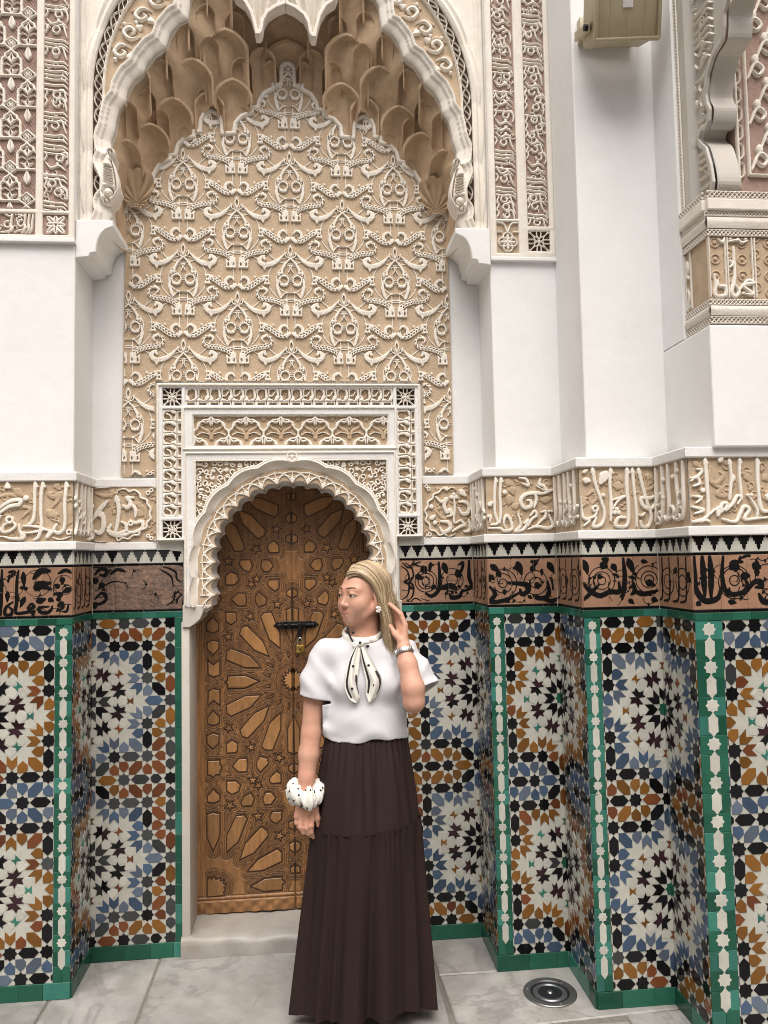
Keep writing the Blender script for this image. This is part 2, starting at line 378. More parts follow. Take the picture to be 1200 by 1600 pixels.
# ------------------------------------------------------------------ the walls (each pier a thing)
PIER_L = thing('pier', (-1.2, YL, 0), 'tiled pier at the left edge, white above, with a carved trellis panel at its top', 'pier')
NICHE = thing('niche_wall', (AX, 0, 0), 'recessed niche wall with tan carved stucco above and tiles beside the wooden door', 'wall')
PIER_1 = thing('pier', (.86, Y1, 0), 'narrow tiled pier just right of the niche, two carved script strips high on it', 'pier')
PIER_2 = thing('pier', (1.16, Y2, 0), 'tiled pier with plain white upper part below the beige floodlight', 'pier')
PIER_3 = thing('pier', (1.6, Y3, 0), 'frontmost tiled pier at the right edge, carrying a carved bracket', 'pier')
def solid(parent, x0, x1, y0, y1, z0, z1, m=M_WHITE, name='plaster_wall', b=.006):
    return MB().bbox(x0, x1, y0, y1, z0, z1, b).obj(name, m, parent)
# lower masonry behind tiles and frieze
solid(PIER_L, -2.2, XL, YL, .5, -.05, zI - .002, M_GROUT, 'masonry', .002)
solid(NICHE, XL - .2, -.556, 0, .5, -.05, zI - .002, M_GROUT, 'masonry', .002)
solid(NICHE, .384, X1 + .2, 0, .5, -.05, zI - .002, M_GROUT, 'masonry', .002)
solid(PIER_1, X1, X2 + .2, Y1, .5, -.05, zI - .002, M_GROUT, 'masonry', .002)
solid(PIER_2, X2, X3 + .2, Y2, .5, -.05, zI - .002, M_GROUT, 'masonry', .002)
solid(PIER_3, X3, 2.4, Y3, .5, -.05, zI - .002, M_GROUT, 'masonry', .002)
# upper white plaster
UYL, UY1, UY2, UY3 = -.252, -.235, -.53, -.885
UXL, UX1, UX2, UX3 = -.945, .778, 1.065, 1.395
solid(PIER_L, -2.2, UXL, UYL, .5, zI - .004, TOP)
solid(NICHE, UXL - .1, UX1 + .1, .004, .5, 2.0, TOP)
solid(PIER_1, UX1, UX2 + .1, UY1, .5, zI - .004, TOP)
solid(PIER_2, UX2, UX3 + .1, UY2, .5, zI - .004, TOP)
solid(PIER_3, UX3, 2.4, UY3, .5, zI - .004, 2.450)

# ------------------------------------------------------------------ zellige
S2 = math.sqrt(2); zA_ = 2 + 2 * S2; zL_ = 4 + 2 * S2; zb_ = zA_ + zL_; zc_ = 2 * zA_ + zL_
def rot(P, a): c, s = math.cos(a), math.sin(a); return [(x * c - y * s, x * s + y * c) for x, y in P]
def mv(P, x, y): return [(p + x, q + y) for p, q in P]
STAR = [((S2 if k % 2 == 0 else 1.0824) * math.cos(k * math.pi / 8), (S2 if k % 2 == 0 else 1.0824) * math.sin(k * math.pi / 8)) for k in range(16)]
HEX = [(2, 0), (1, 1), (-1, 1), (-2, 0), (-1, -1), (1, -1)]
STUB = [(1.35, 0), (.45, 1), (-.5, 1), (-1.1, .35), (-1.1, -.35), (-.5, -1), (.45, -1)]
DART = [(0, 0), (-1, 1), (-2.83, 1), (-1.83, 0), (-2.83, -1), (-1, -1)]
def ALM(s): return [(0, 0), (-1, s), (-2.414, s), (-2.414, -s * .414), (-1.83, -s), (-1, -s)]
UPA = math.pi / 2
def zellige(ring, mid, arm='k', bow='o', centre='g'):
    """pieces of one quarter cell (u, v >= 0) and of the rosette round (0,0): (polygon, colour)"""
    a, b, c, L = zA_, zb_, zc_, zL_; Q = []
    def q(P, col, diag=True):
        Q.append((P, col))
        if diag: Q.append(([(y, x) for x, y in P], col))
    q(mv(STAR, a, b), arm); q(mv(STAR, b, b), arm, False); q(mv(STAR, 0, c), arm); q(mv(STAR, L, c), arm); q(mv(STAR, c, c), arm, False)
    q(mv(HEX, (a + b) / 2, b), arm); q(mv(HEX, L / 2, c), mid); q(mv(HEX, 1.5 * L, c), arm); q(mv(STUB, 13.45, c), arm)
    q(mv(rot(HEX, 3 * math.pi / 4), a / 2, (b + c) / 2), arm); q(mv(rot(HEX, 3 * math.pi / 4), (b + L) / 2, (b + c) / 2), mid)
    q(mv(rot(HEX, math.pi / 4), (b + c) / 2, (b + c) / 2), mid, False)
    q(mv(rot(HEX, UPA), 0, c - S2 - 2), ring); q(mv(rot(HEX, math.pi / 4), b - S2 / 2 * (S2 + 2), b - S2 / 2 * (S2 + 2)), ring, False)
    q(mv(rot(ALM(1), UPA), L, c - S2), mid); q(mv(rot(ALM(1), -UPA), a, b + S2), mid); q(mv(rot(ALM(1), -UPA), b, b + S2), mid)
    # rosette, dihedral group of order 16
    W = []
    W += [(mv(rot(DART, UPA), a, b - S2), ring), (mv(rot(ALM(-1), -UPA), L, 8.41), ring)]
    W += [([(6.9, 2.1), (7.65, 2.42), (8.83, 2.42), (8.83, .92), (8.1, .55), (7.35, .9)], 'w')]
    W += [([(4.4, 1.0), (5.5, 2.45), (7.35, 2.45), (6.9, 1.95), (7.2, 1.15), (6.05, 1.35), (5.45, .35), (5.25, 1.05)], 'p')]
    AXP = [(mv(rot(DART, math.pi), S2, 0), 'k'), ([(3.3, 0), (3.95, .92), (5.15, .8), (5.42, 0), (5.15, -.8), (3.95, -.92)], 'w'),
           ([(5.48, 0), (6.05, 1.2), (7.3, .78), (7.5, 0), (7.3, -.78), (6.05, -1.2)], 'w'),
           ([(8.8, .82), (8.12, .26), (7.42, .72), (7.6, 0), (7.42, -.72), (8.12, -.26), (8.8, -.82)], bow)]
    RH = ([(2.85, 1.02), (4.3, 1.02), (5.45, 2.4), (4.0, 2.4)], 'w')
    Q2 = [(P, col, 'q') for P, col in Q]
    rr = []
    for k in range(8):
        t = k * math.pi / 4
        for P, col in W:
            rr.append((rot(P, t), col)); rr.append((rot([(x, -y) for x, y in P], t), col))
        for P, col in AXP: rr.append((rot(P, t), col))
        rr.append((rot(RH[0], t), 'w'))
    rr.append((STAR, centre))
    return Q, rr
def clip_half(P, nx, ny, d):
    out = []
    for i in range(len(P)):
        p, q = P[i], P[(i + 1) % len(P)]; a = p[0] * nx + p[1] * ny - d; b = q[0] * nx + q[1] * ny - d
        if a <= 0: out.append(p)
        if (a < 0 < b) or (b < 0 < a): t = a / (a - b); out.append((p[0] + (q[0] - p[0]) * t, p[1] + (q[1] - p[1]) * t))
    return out
def area(P): return .5 * sum(P[i][0] * P[(i + 1) % len(P)][1] - P[(i + 1) % len(P)][0] * P[i][1] for i in range(len(P)))
TILE_CACHE = {}
def tile_mesh(P, t=.0035, ins=.0007, key=None):
    k = (tuple((round(x, 5), round(y, 5)) for x, y in P), t)
    if k not in TILE_CACHE:
        mb = MB(); mb.prism(P, -.001, t, ins); TILE_CACHE[k] = mb.me(angle=28)
    return TILE_CACHE[k]
def put_tile(P, col, parent, W, t=.0035, name='tile', wob=True, gap=.0006):
    A = area(P)
    if abs(A) < 2e-5: return None
    if A < 0: P = P[::-1]
    cx = sum(p[0] for p in P) / len(P); cy = sum(p[1] for p in P) / len(P)
    Pc = inset_poly(np.array([(x - cx, y - cy) for x, y in P]), gap)
    w = Matrix.Rotation(random.gauss(0, .008), 4, 'X') @ Matrix.Rotation(random.gauss(0, .008), 4, 'Y') if wob else Matrix.Identity(4)
    return link(name, tile_mesh(Pc, t), M_T[col], parent, W @ T(cx, cy, random.uniform(-.0003, .0004)) @ w)
def joined_tiles(lst, name, parent, W, t=.0035):
    """lst of (poly, colour): one mesh with several materials, kept as stuff"""
    cols = sorted({c for _, c in lst}); mb = MB(); mi = []
    for P, c in lst:
        if abs(area(P)) < 1e-5: continue
        if area(P) < 0: P = P[::-1]
        n = len(mb.f); mb.prism(inset_poly(np.array(P), .0006), -.001, t, .0007); mi += [cols.index(c)] * (len(mb.f) - n)
    me = mb.me(angle=28)
    for c in cols: me.materials.append(M_T[c])
    me.polygons.foreach_set('material_index', mi)
    o = bpy.data.objects.new(name, me); COL.objects.link(o); attach(o, parent, W); o['kind'] = 'stuff'; return o
def panel_polys(ring, mid, bow, centre, hx, hz, u0, u1, v0, v1, vcs, flip, colfn=None):
    """pattern pieces clipped to the rectangle; local x = u*hx (or -u*hx when flip), y = z"""
    Q, rr = zellige(ring, mid, bow=bow, centre=centre); out = []
    sgn = -1 if flip else 1
    def emit(P, col, vc):
        P = [(x, y) for x, y in P]
        for n_ in ((-1, 0, -u0), (1, 0, u1)):
            P = clip_half(P, *n_)
            if len(P) < 3: return
        P = [(sgn * x * hx, vc + y * hz) for x, y in P]
        for n_ in ((0, -1, -v0), (0, 1, v1)):
            P = clip_half(P, *n_)
            if len(P) < 3: return
        if abs(area(P)) < .12 * hx * hz: return
        out.append((P, col))
    for i, vc in enumerate(vcs):
        seen = set()
        for su in (1, -1):
            for sv in (1, -1):
                if su * 1.0 < 0 and u0 >= 0: continue
                for P, col in Q:
                    PP = [(su * x, sv * y) for x, y in P]; cx = sum(p[0] for p in PP) / len(PP); cy = sum(p[1] for p in PP) / len(PP)
                    key = (round(cx, 2), round(cy, 2))
                    if key in seen: continue
                    if sv < 0 and abs(cy + zc_) < .6 and i > 0: continue
                    seen.add(key); emit(PP, col, vc)
        for P, col in rr: emit(P, col, vc)
    return out
def alt(col, spread):
    r = random.random()
    for c, p in spread.get(col, ()):
        if r < p: return c
        r -= p
    return col
SPREAD = {'b': (('s', .3),), 'o': (('r', .3),), 'k': (('d', .06),), 'p': (('k', .3),)}
SPREAD_GREY = {'b': (('s', .5),), 'o': (('r', .55),), 'k': (('d', .72),), 'p': (('k', .35), ('d', .15)), 'w': ()}  # greyer glaze mix, used for the panel left of the door
hz = (zC - zB) / (4 * zc_ + 2)
VCS = (zB + (zc_ + 1) * hz, zB + (3 * zc_ + 1) * hz)
def dado_panel(parent, W, ring, mid, bow, centre, hx, u0, u1, flip, spread=SPREAD, single=True):
    P = panel_polys(ring, mid, bow, centre, hx, hz, u0, u1, zB, zC, VCS, flip)
    P = [(p, alt(c, spread)) for p, c in P]
    sgn = -1 if flip else 1; xs = sorted((sgn * u0 * hx, sgn * u1 * hx))
    dado = MB().add([(xs[0], zB, .0012), (xs[1], zB, .0012), (xs[1], zC, .0012), (xs[0], zC, .0012)], [(0, 1, 2, 3)]).obj('tile_field', M_T['w'], parent, W)
    if single:
        P.sort(key=lambda q: -abs(area(q[0])))
        for p, c in P[:300]: put_tile(p, c, dado, W, .0021 if c == 'w' else .0035)
        if P[300:]: joined_tiles(P[300:], 'small_tiles', dado, W)
    else: joined_tiles(P, 'foreshortened_tiles', dado, W)
    return dado
def row_tiles(parent, W, x0, x1, z0, z1, w, cols, name='border_tile', t=.0045):
    x = x0
    while x < x1 - 1e-4:
        ww = min(w * random.uniform(.75, 1.3), x1 - x)
        if x1 - x - ww < w * .35: ww = x1 - x
        put_tile([(x, z0), (x + ww, z0), (x + ww, z1), (x, z1)], random.choice(cols), parent, W, t, name); x += ww
def strip(parent, W, x0, x1, cols=('g', 'g', 't')):
    """green corner strip with its white chain of stars and lozenges"""
    xm = (x0 + x1) / 2; hw = (x1 - x0) / 2; per = .118 if hw < .04 else .130; z = zC - .03; k = 0; sr = min(hw * .44, .0185)
    bed = MB().add([(x0, zB, .001), (x1, zB, .001), (x1, zC, .001), (x0, zC, .001)], [(0, 1, 2, 3)]).obj('corner_strip', M_T['g'], parent, W)
    zz = zC
    while zz > zB + .005:
        z2 = max(zB, zz - per / 2); 
        for a, b in ((x0, xm), (xm, x1)): put_tile([(a, z2), (b, z2), (b, zz), (a, zz)], random.choice(cols), bed, W, .003, 'green_tile')
        zz = z2
    while z > zB + .03:
        st = [(xm + x * sr, z + y * sr) for x, y in STAR]; put_tile(st, 'w', bed, W, .0042, 'white_tile')
        c = z - per / 2; r = sr; l = per / 2 - sr * 1.5
        lz = [(0, l + .006), (.010, l - .008), (r, l - .014), (r * .95, l * .2), (r, -l + .014), (.010, -l + .008), (0, -l - .006)]
        lz = lz + [(-x, y) for x, y in lz[-2:0:-1]]
        P = [(xm + x, c + y) for x, y in lz]; P = clip_half(P, 0, -1, -zB - .003)
        if len(P) > 2: put_tile(P, 'w', bed, W, .0042, 'white_tile')
        z -= per
MER = [(-.5, 0), (.5, 0), (.5, -.16), (.38, -.16), (.38, -.36), (.26, -.36), (.26, -.56), (.14, -.56), (.14, -.74), (.09, -.84), (0, -.96), (-.09, -.84), (-.14, -.74), (-.14, -.56), (-.26, -.56), (-.26, -.36), (-.38, -.36), (-.38, -.16), (-.5, -.16)]
def bands(parent, W, x0, x1, kcol='k', dark=0.0, tc='c'):
    """green line, terracotta inscription course with black rules, merlon course"""
    L = x1 - x0
    row_tiles(parent, W, x0, x1, zC, zD - .001, .07, ['g', 'g', 't', 'g'])
    row_tiles(parent, W, x0, x1, zD, zD + .010, .11, ['k'], 'rule_tile', .003)
    row_tiles(parent, W, x0, x1, zE - .010, zE, .11, ['k'], 'rule_tile', .003)
    n = max(1, round(L / .105)); w = L / n; zm = (zD + zE) / 2
    for i in range(n):
        for a, b in ((zD + .010, zm), (zm, zE - .010)):
            put_tile([(x0 + i * w, a), (x0 + (i + 1) * w, a), (x0 + (i + 1) * w, b), (x0 + i * w, b)], tc, parent, W, .003, 'terracotta_tile', gap=.0004)
    n2 = max(1, round(L / .108)); w2 = L / n2
    for i in range(n2): put_tile([(x0 + i * w2, zE), (x0 + (i + 1) * w2, zE), (x0 + (i + 1) * w2, zF), (x0 + i * w2, zF)], 'w', parent, W, .0025, 'white_tile', gap=.0004)
    n3 = max(1, round(L / .053)); w3 = L / n3; hh = zF - zE - .003
    for i in range(n3):
        put_tile([(x0 + (i + .5) * w3 + x * w3 * .95, zF - .001 + y * hh) for x, y in MER], kcol if random.random() > dark else 'd', parent, W, .0038, 'merlon_tile', gap=.0002)
    return (x0, x1, n, w)
def base_course(parent, W, x0, x1): row_tiles(parent, W, x0, x1, 0, zB, .105, ['g', 'g', 'g', 't'], 'base_tile', .006)

FR_L = FRONT(0, YL); FR_0 = FRONT(0, 0); FR_1 = FRONT(0, Y1); FR_2 = FRONT(0, Y2); FR_3 = FRONT(0, Y3)
RT_L = RIGHTF(XL, 0); RT_1 = LEFTF(X1, 0); RT_2 = LEFTF(X2, 0); RT_3 = LEFTF(X3, 0)
sw = .062
# left pier face and its return
dado_panel(PIER_L, FR_L @ T(-1.262, 0), 'o', 'b', 't', 'w', (1.262 - 1.008) / 12.75, -9, 12.75, False, SPREAD)
strip(PIER_L, FR_L, -1.008, XL)
base_course(PIER_L, FR_L, -2.2, XL); bands(PIER_L, FR_L, -1.5, XL, dark=.5); bands(PIER_L, FR_L, -2.2, -1.5, dark=.5)
dado_panel(PIER_L, FR_L @ T(-1.262 - 2 * zc_ * .254 / 12.75, 0), 'o', 'b', 't', 'w', .254 / 12.75, -14, 2 * zc_ - 9, False, SPREAD, single=False)
dado_panel(PIER_L, RT_L, 'o', 'b', 't', 'k', .264 / 12.9, 0, 12.9, True, single=False)
base_course(PIER_L, RT_L, YL, -.006); bands(PIER_L, RT_L, YL, -.004, dark=.5)
# niche wall left and right of the door
dado_panel(NICHE, FR_0 @ T(XL, 0), 'b', 'o', 'r', 'd', .349 / (zc_ + 1), 0, zc_ + 1, False, SPREAD_GREY)
put = XL + .349
zz = zB
while zz < zC - .001:
    z2 = min(zC, zz + random.uniform(.07, .12)); z2 = zC if zC - z2 < .04 else z2
    put_tile([(put, zz), (-.557, zz), (-.557, z2), (put, z2)], random.choice('gggt'), NICHE, FR_0, .0045, 'border_tile'); zz = z2
base_course(NICHE, FR_0, XL + .006, -.557); bands(NICHE, FR_0, XL + .004, -.557, dark=.6, tc='e')
dado_panel(NICHE, FR_0 @ T(X1, 0), 'b', 'o', 'o', 'k', .349 / (zc_ + 1), 0, (X1 - .386) / .349 * (zc_ + 1), True, SPREAD)
base_course(NICHE, FR_0, .386, X1 - .006); bands(NICHE, FR_0, .386, X1 - .004)
# stepped piers on the right: return, corner strip, face
for (PT, RT, FRW, xa, xb, ya, yb, ring, mid, bow, cen) in ((PIER_1, RT_1, FR_1, X1, X2, 0, Y1, 'o', 'b', 't', 'g'), (PIER_2, RT_2, FR_2, X2, X3, Y1, Y2, 'b', 'o', 'o', 'g')):
    dado_panel(PT, RT @ T(-ya, 0), 'b' if PT is PIER_1 else 'o', 'o' if PT is PIER_1 else 'b', 'o', 'k', (ya - yb) / 12.9, 0, 12.9, False, single=False)
    base_course(PT, RT, -ya + .006, -yb); bands(PT, RT, -ya + .004, -yb)
    strip(PT, FRW, xa, xa + sw, ('g', 'g', 't') if PT is PIER_1 else ('t', 'g', 't'))
    dado_panel(PT, FRW @ T(xb, 0), ring, mid, bow, cen, (xb - xa - sw) / 12.85, 0, 12.85, True)
    base_course(PT, FRW, xa, xb - .006); bands(PT, FRW, xa, xb - .004)
dado_panel(PIER_3, RT_3 @ T(-Y2, 0), 'b', 'o', 'o', 'g', (Y2 - Y3) / 12.9, 0, 12.9, False, single=True)
base_course(PIER_3, RT_3, -Y2 + .006, -Y3); bands(PIER_3, RT_3, -Y2 + .004, -Y3)
strip(PIER_3, FR_3, X3, X3 + .098, ('t', 'g', 'g'))
dado_panel(PIER_3, FR_3 @ T(X3 + .098 + .25, 0), 'o', 'b', 't', 'g', .25 / 12.85, -12.85, 6, False)
base_course(PIER_3, FR_3, X3, 2.4); bands(PIER_3, FR_3, X3, 1.8); bands(PIER_3, FR_3, 1.8, 2.4)
dado_panel(PIER_3, FR_3 @ T(X3 + .348 + 2 * zc_ * .25 / 12.85, 0), 'b', 'o', 'o', 'g', .25 / 12.85, 6 - 2 * zc_, 6, False, single=False)

# plaster ledges above the tiles (z F..G) and above the frieze (z H..I), with mitred steps
def ledge(parent, pts, z0, z1, d, name='plaster_ledge'):
    """horizontal moulding that follows the plan polyline pts, projecting d to its right-hand side (viewer's side)"""
    P = np.array(pts, float); n = len(P); off = []
    for i in range(n):
        ds = []
        if i > 0: e = P[i] - P[i - 1]; ds.append(np.array([e[1], -e[0]]) / np.linalg.norm(e))
        if i < n - 1: e = P[i + 1] - P[i]; ds.append(np.array([e[1], -e[0]]) / np.linalg.norm(e))
        k = sum(ds); off.append(k / (1 + ds[0].dot(ds[1])) if len(ds) == 2 else ds[0])
    prof = [(-.03, z0), (d * .85, z0), (d, z0 + .004), (d, z1 - .004), (d * .85, z1), (-.03, z1)]
    mb = MB(); m = len(prof); v = []
    for i in range(n):
        for q, z in prof: v.append((P[i][0] + off[i][0] * q, P[i][1] + off[i][1] * q, z))
    f = []
    for i in range(n - 1):
        for j in range(m): a = i * m + j; b = i * m + (j + 1) % m; f.append((a, a + m, b + m, b))
    f.append(tuple(range(m))); f.append(tuple((n - 1) * m + j for j in reversed(range(m))))
    mb.add(v, f); return mb.obj(name, M_LEDGE, parent)
for (z0, z1, d) in ((zF, zG, .016), (zH, zI, .016)):
    ledge(PIER_L, [(-1.9, YL), (XL, YL), (XL, -.001)], z0, z1, d)
    ledge(NICHE, [(XL + .0, 0), (-.670, 0)], z0, z1, d * .6); ledge(NICHE, [(.496, 0), (X1, 0)], z0, z1, d * .6)
    ledge(PIER_1, [(X1, -.001), (X1, Y1), (X2, Y1)], z0, z1, d)
    ledge(PIER_2, [(X2, Y1 - .001), (X2, Y2), (X3, Y2)], z0, z1, d)
    ledge(PIER_3, [(X3, Y2 - .001), (X3, Y3), (2.0, Y3)], z0, z1, d)

# ------------------------------------------------------------------ traced calligraphy
def draw(fl, strokes, mp, k=1.0):
    """strokes: ('s', width, pts) pen stroke, ('v', width, pts) straight tall stroke with a slanted head, ('o', r, x, y, w) ring, ('d', r, x, y) dot, ('l', pts) leaf outline; mp maps drawing units to metres"""
    (ax, bx), (ay, by) = mp; sc = abs(ax)
    for s in strokes:
        if s[0] == 's':
            P = [(bx + ax * x, by + ay * y) for x, y in s[2]]; w = s[1] * sc * k
            fl.curve(P, [w * .55, w, w * 1.05, w, w * .5], 6)
        elif s[0] == 'v':
            P = [(bx + ax * x, by + ay * y) for x, y in s[2]]; w = s[1] * sc * k
            fl.curve(P, [w * 1.1, w * .95, w * .85, w, w * .7], 5)
            x, y = P[0]; fl.poly([(x - w * .6, y + w * .1), (x - w * .1, y + w * 1.0), (x + w * .95, y - w * .9), (x + w * .45, y - w * 1.3), (x - w * .6, y - w * 1.2)])
        elif s[0] == 'o': fl.line(arc(bx + ax * s[2], by + ay * s[3], s[1] * sc, 0, 360, 28), s[4] * sc)
        elif s[0] == 'a': fl.line(arc(bx + ax * s[2], by + ay * s[3], s[1] * sc, s[5], s[6], 26), s[4] * sc)
        elif s[0] == 'd': fl.disc(bx + ax * s[2], by + ay * s[3], s[1] * sc)
        elif s[0] == 'l': fl.poly(cat([(bx + ax * x, by + ay * y) for x, y in s[1]], 5, True))
    return fl
def leaf(x, y, l, w, ang):
    c, s = math.cos(R(ang)), math.sin(R(ang)); q = [(0, 0), (.3, .5), (.6, .42), (1, .05), (.65, -.35), (.3, -.45)]
    return ('l', [(x + (p * l * c - r * w * s), y + (p * l * s + r * w * c)) for p, r in q])
# white-on-tan stucco frieze, one list per wall face (drawing units, y down)
FZ = {}
FZ['L'] = ((0, 600, 222, 738), [('v', 30, [(552, 245), (545, 320), (538, 430), (542, 560), (528, 640), (490, 668), (452, 640), (472, 594)]), ('v', 30, [(365, 245), (352, 330), (350, 480), (356, 600), (335, 690), (300, 722)]),
  ('v', 30, [(305, 245), (300, 330), (300, 470), (288, 555), (250, 598)]), ('s', 24, [(210, 604), (290, 606), (372, 630), (300, 655), (215, 664)]), ('s', 26, [(372, 632), (420, 650), (400, 700), (440, 655), (476, 600)]),
  ('s', 26, [(178, 590), (188, 650), (220, 690), (190, 712), (110, 705), (62, 690)]), ('o', 16, 210, 684, 18), ('s', 34, [(0, 478), (60, 420), (130, 382), (188, 382), (178, 420), (110, 432), (50, 470), (-10, 520)]),
  ('o', 24, 104, 548, 20), ('s', 24, [(128, 560), (150, 600), (110, 642), (52, 650), (58, 600), (92, 572)]), ('s', 26, [(-20, 610), (10, 650), (60, 600)]), ('s', 20, [(-20, 690), (60, 688)]), ('d', 22, 232, 365),
  ('s', 10, [(440, 702), (510, 722), (590, 694)]), ('o', 18, 574, 660, 14), ('l', [(60, 275), (84, 225), (112, 275), (84, 285)]), ('s', 18, [(40, 510), (20, 540), (0, 560)])])
FZ['0L'] = ((545, 925, 190, 556), [('s', 30, [(548, 404), (590, 335), (632, 285)]), ('s', 30, [(556, 478), (592, 492), (612, 440), (602, 368), (585, 380)]), ('v', 26, [(690, 262), (702, 340), (692, 440), (676, 492), (640, 478), (655, 440)]),
  ('s', 26, [(728, 312), (752, 330), (772, 296), (752, 262), (790, 262)]), ('s', 22, [(776, 300), (800, 340), (800, 392)]), ('s', 22, [(716, 420), (744, 440), (742, 480), (690, 500), (648, 502)]), ('s', 22, [(770, 412), (800, 430), (838, 420), (842, 462), (790, 492), (752, 482)]),
  ('s', 22, [(655, 505), (710, 514), (776, 494)]), ('o', 12, 772, 432, 12),
  ('s', 13, [(690, 232), (700, 210), (740, 204), (765, 222), (795, 212), (825, 236), (834, 262), (866, 276), (874, 306), (892, 336), (886, 372), (892, 402), (870, 430), (866, 462), (832, 478), (820, 508), (786, 512), (760, 534), (725, 528), (700, 546), (686, 522)]),
  ('o', 10, 876, 232, 8), ('o', 10, 896, 214, 8), ('o', 9, 876, 518, 8), ('o', 9, 896, 534, 8), ('s', 8, [(560, 196), (920, 196), (920, 550), (560, 550)])])
FZ['0R'] = ((72, 398, 262, 616), [('s', 26, [(160, 350), (198, 384), (232, 362), (214, 402), (232, 452), (254, 436), (262, 470), (232, 480)]), ('s', 16, [(281, 345), (286, 420), (280, 520), (330, 502)]), ('d', 13, 265, 352), ('d', 13, 297, 352), ('d', 12, 281, 332),
  ('s', 26, [(318, 384), (352, 384), (384, 410), (372, 460), (334, 462), (312, 424)]), leaf(316, 302, 70, 40, 40), ('s', 28, [(190, 512), (240, 520), (252, 560), (206, 585), (182, 552)]), ('s', 22, [(266, 580), (320, 548), (352, 536), (320, 506)]),
  ('s', 24, [(380, 506), (388, 566), (350, 585)]), ('d', 15, 128, 414), ('d', 15, 150, 520), ('d', 6, 345, 580), ('d', 6, 360, 582), leaf(116, 500, 50, 30, -40), leaf(240, 310, 36, 26, -120),
  ('s', 13, [(296, 300), (270, 286), (238, 300), (206, 292), (180, 318), (146, 330), (136, 360), (106, 380), (102, 412), (84, 440), (96, 472), (88, 506), (112, 530), (118, 566), (152, 576), (176, 604), (212, 596), (240, 616), (284, 596)]),
  ('o', 10, 112, 296, 8), ('o', 9, 98, 278, 8), ('o', 10, 112, 598, 8), ('o', 9, 100, 612, 8)])
FZ['1'] = ((478, 920, 240, 592), [('v', 20, [(541, 256), (531, 350), (531, 460), (546, 524), (502, 534)]), ('v', 20, [(576, 256), (566, 350), (569, 450), (560, 522)]), ('d', 14, 597, 338), ('s', 18, [(692, 250), (738, 258), (752, 296), (708, 282)]),
  ('s', 22, [(832, 256), (824, 290), (852, 300), (872, 330), (912, 328)]), ('s', 26, [(910, 326), (850, 346), (790, 344), (732, 352), (700, 390), (722, 432), (764, 424), (764, 392), (742, 388)]), ('s', 20, [(790, 346), (802, 380), (786, 434)]), ('s', 16, [(806, 300), (850, 326)]),
  ('s', 20, [(488, 556), (556, 556), (592, 574), (636, 562), (632, 516), (606, 478), (586, 520), (600, 560)]), ('s', 20, [(680, 470), (694, 540), (660, 576), (716, 562), (744, 508), (718, 530)]), ('s', 18, [(760, 482), (790, 452), (800, 482), (770, 502), (742, 546)]),
  ('s', 18, [(830, 462), (858, 456), (856, 490), (830, 512), (800, 542)]), ('s', 20, [(880, 478), (902, 540), (870, 560), (800, 548), (740, 566)]), ('d', 8, 882, 458), ('d', 8, 900, 456), leaf(486, 420, 44, 30, -40), ('s', 18, [(478, 490), (500, 480), (496, 520)])])
FZ['2'] = ((12, 494, 295, 685), [('v', 22, [(95, 310), (110, 400), (142, 500), (162, 580), (140, 650), (88, 662), (108, 608)]), leaf(186, 318, 100, 60, 118), ('v', 22, [(210, 314), (202, 400), (206, 500), (200, 626)]), ('s', 18, [(206, 502), (260, 488), (292, 478), (250, 506), (212, 560)]),
  ('v', 24, [(315, 314), (310, 420), (316, 540), (310, 640), (280, 668), (230, 656), (250, 610), (292, 610)]), ('v', 20, [(350, 314), (356, 430), (366, 560), (364, 664)]), ('v', 22, [(390, 314), (412, 420), (440, 530), (460, 600), (440, 664), (400, 668), (390, 636)]),
  ('s', 24, [(502, 468), (460, 490), (402, 490), (412, 540), (462, 556), (498, 505)]), ('d', 13, 226, 578), ('d', 13, 252, 578), ('d', 13, 240, 556), ('d', 12, 158, 470), leaf(30, 372, 54, 40, 10), ('s', 20, [(12, 480), (22, 600), (64, 622), (30, 656)]), ('o', 16, 104, 552, 14),
  ('s', 16, [(118, 560), (96, 600), (50, 612)]), leaf(30, 330, 40, 24, -30), ('s', 14, [(370, 590), (400, 600), (420, 580)])])
FZ['3'] = ((722, 1260, 216, 664), [('v', 24, [(825, 236), (830, 400), (832, 560), (812, 612), (756, 632), (680, 640)]), ('s', 20, [(770, 292), (800, 300), (772, 340), (722, 352)]), ('s', 20, [(724, 372), (764, 344), (784, 384), (744, 404)]), ('d', 14, 802, 432), ('s', 20, [(724, 538), (800, 560), (744, 584)]),
  ('s', 18, [(704, 440), (722, 470), (700, 496)]), ('s', 18, [(740, 470), (790, 480), (756, 514)]), ('s', 20, [(836, 592), (880, 556), (892, 596), (922, 522), (952, 522), (940, 562), (990, 520), (1020, 470), (1042, 484), (1020, 524)]), ('o', 16, 906, 560, 14),
  ('v', 20, [(980, 240), (986, 350), (970, 490)]), ('v', 20, [(1046, 236), (1040, 350), (1048, 490)]), ('v', 24, [(1160, 240), (1156, 400), (1172, 560), (1240, 574)]), ('s', 22, [(920, 622), (1000, 640), (1032, 590), (1060, 540), (1092, 562), (1060, 622), (1140, 620), (1250, 612)]),
  ('s', 18, [(1100, 480), (1142, 560), (1140, 612)]), ('d', 9, 1088, 466), ('d', 9, 1112, 466), leaf(912, 250, 50, 34, -60), leaf(1000, 330, 60, 36, 100), leaf(1200, 470, 60, 50, 20), ('s', 16, [(780, 640), (812, 626), (840, 640)])])
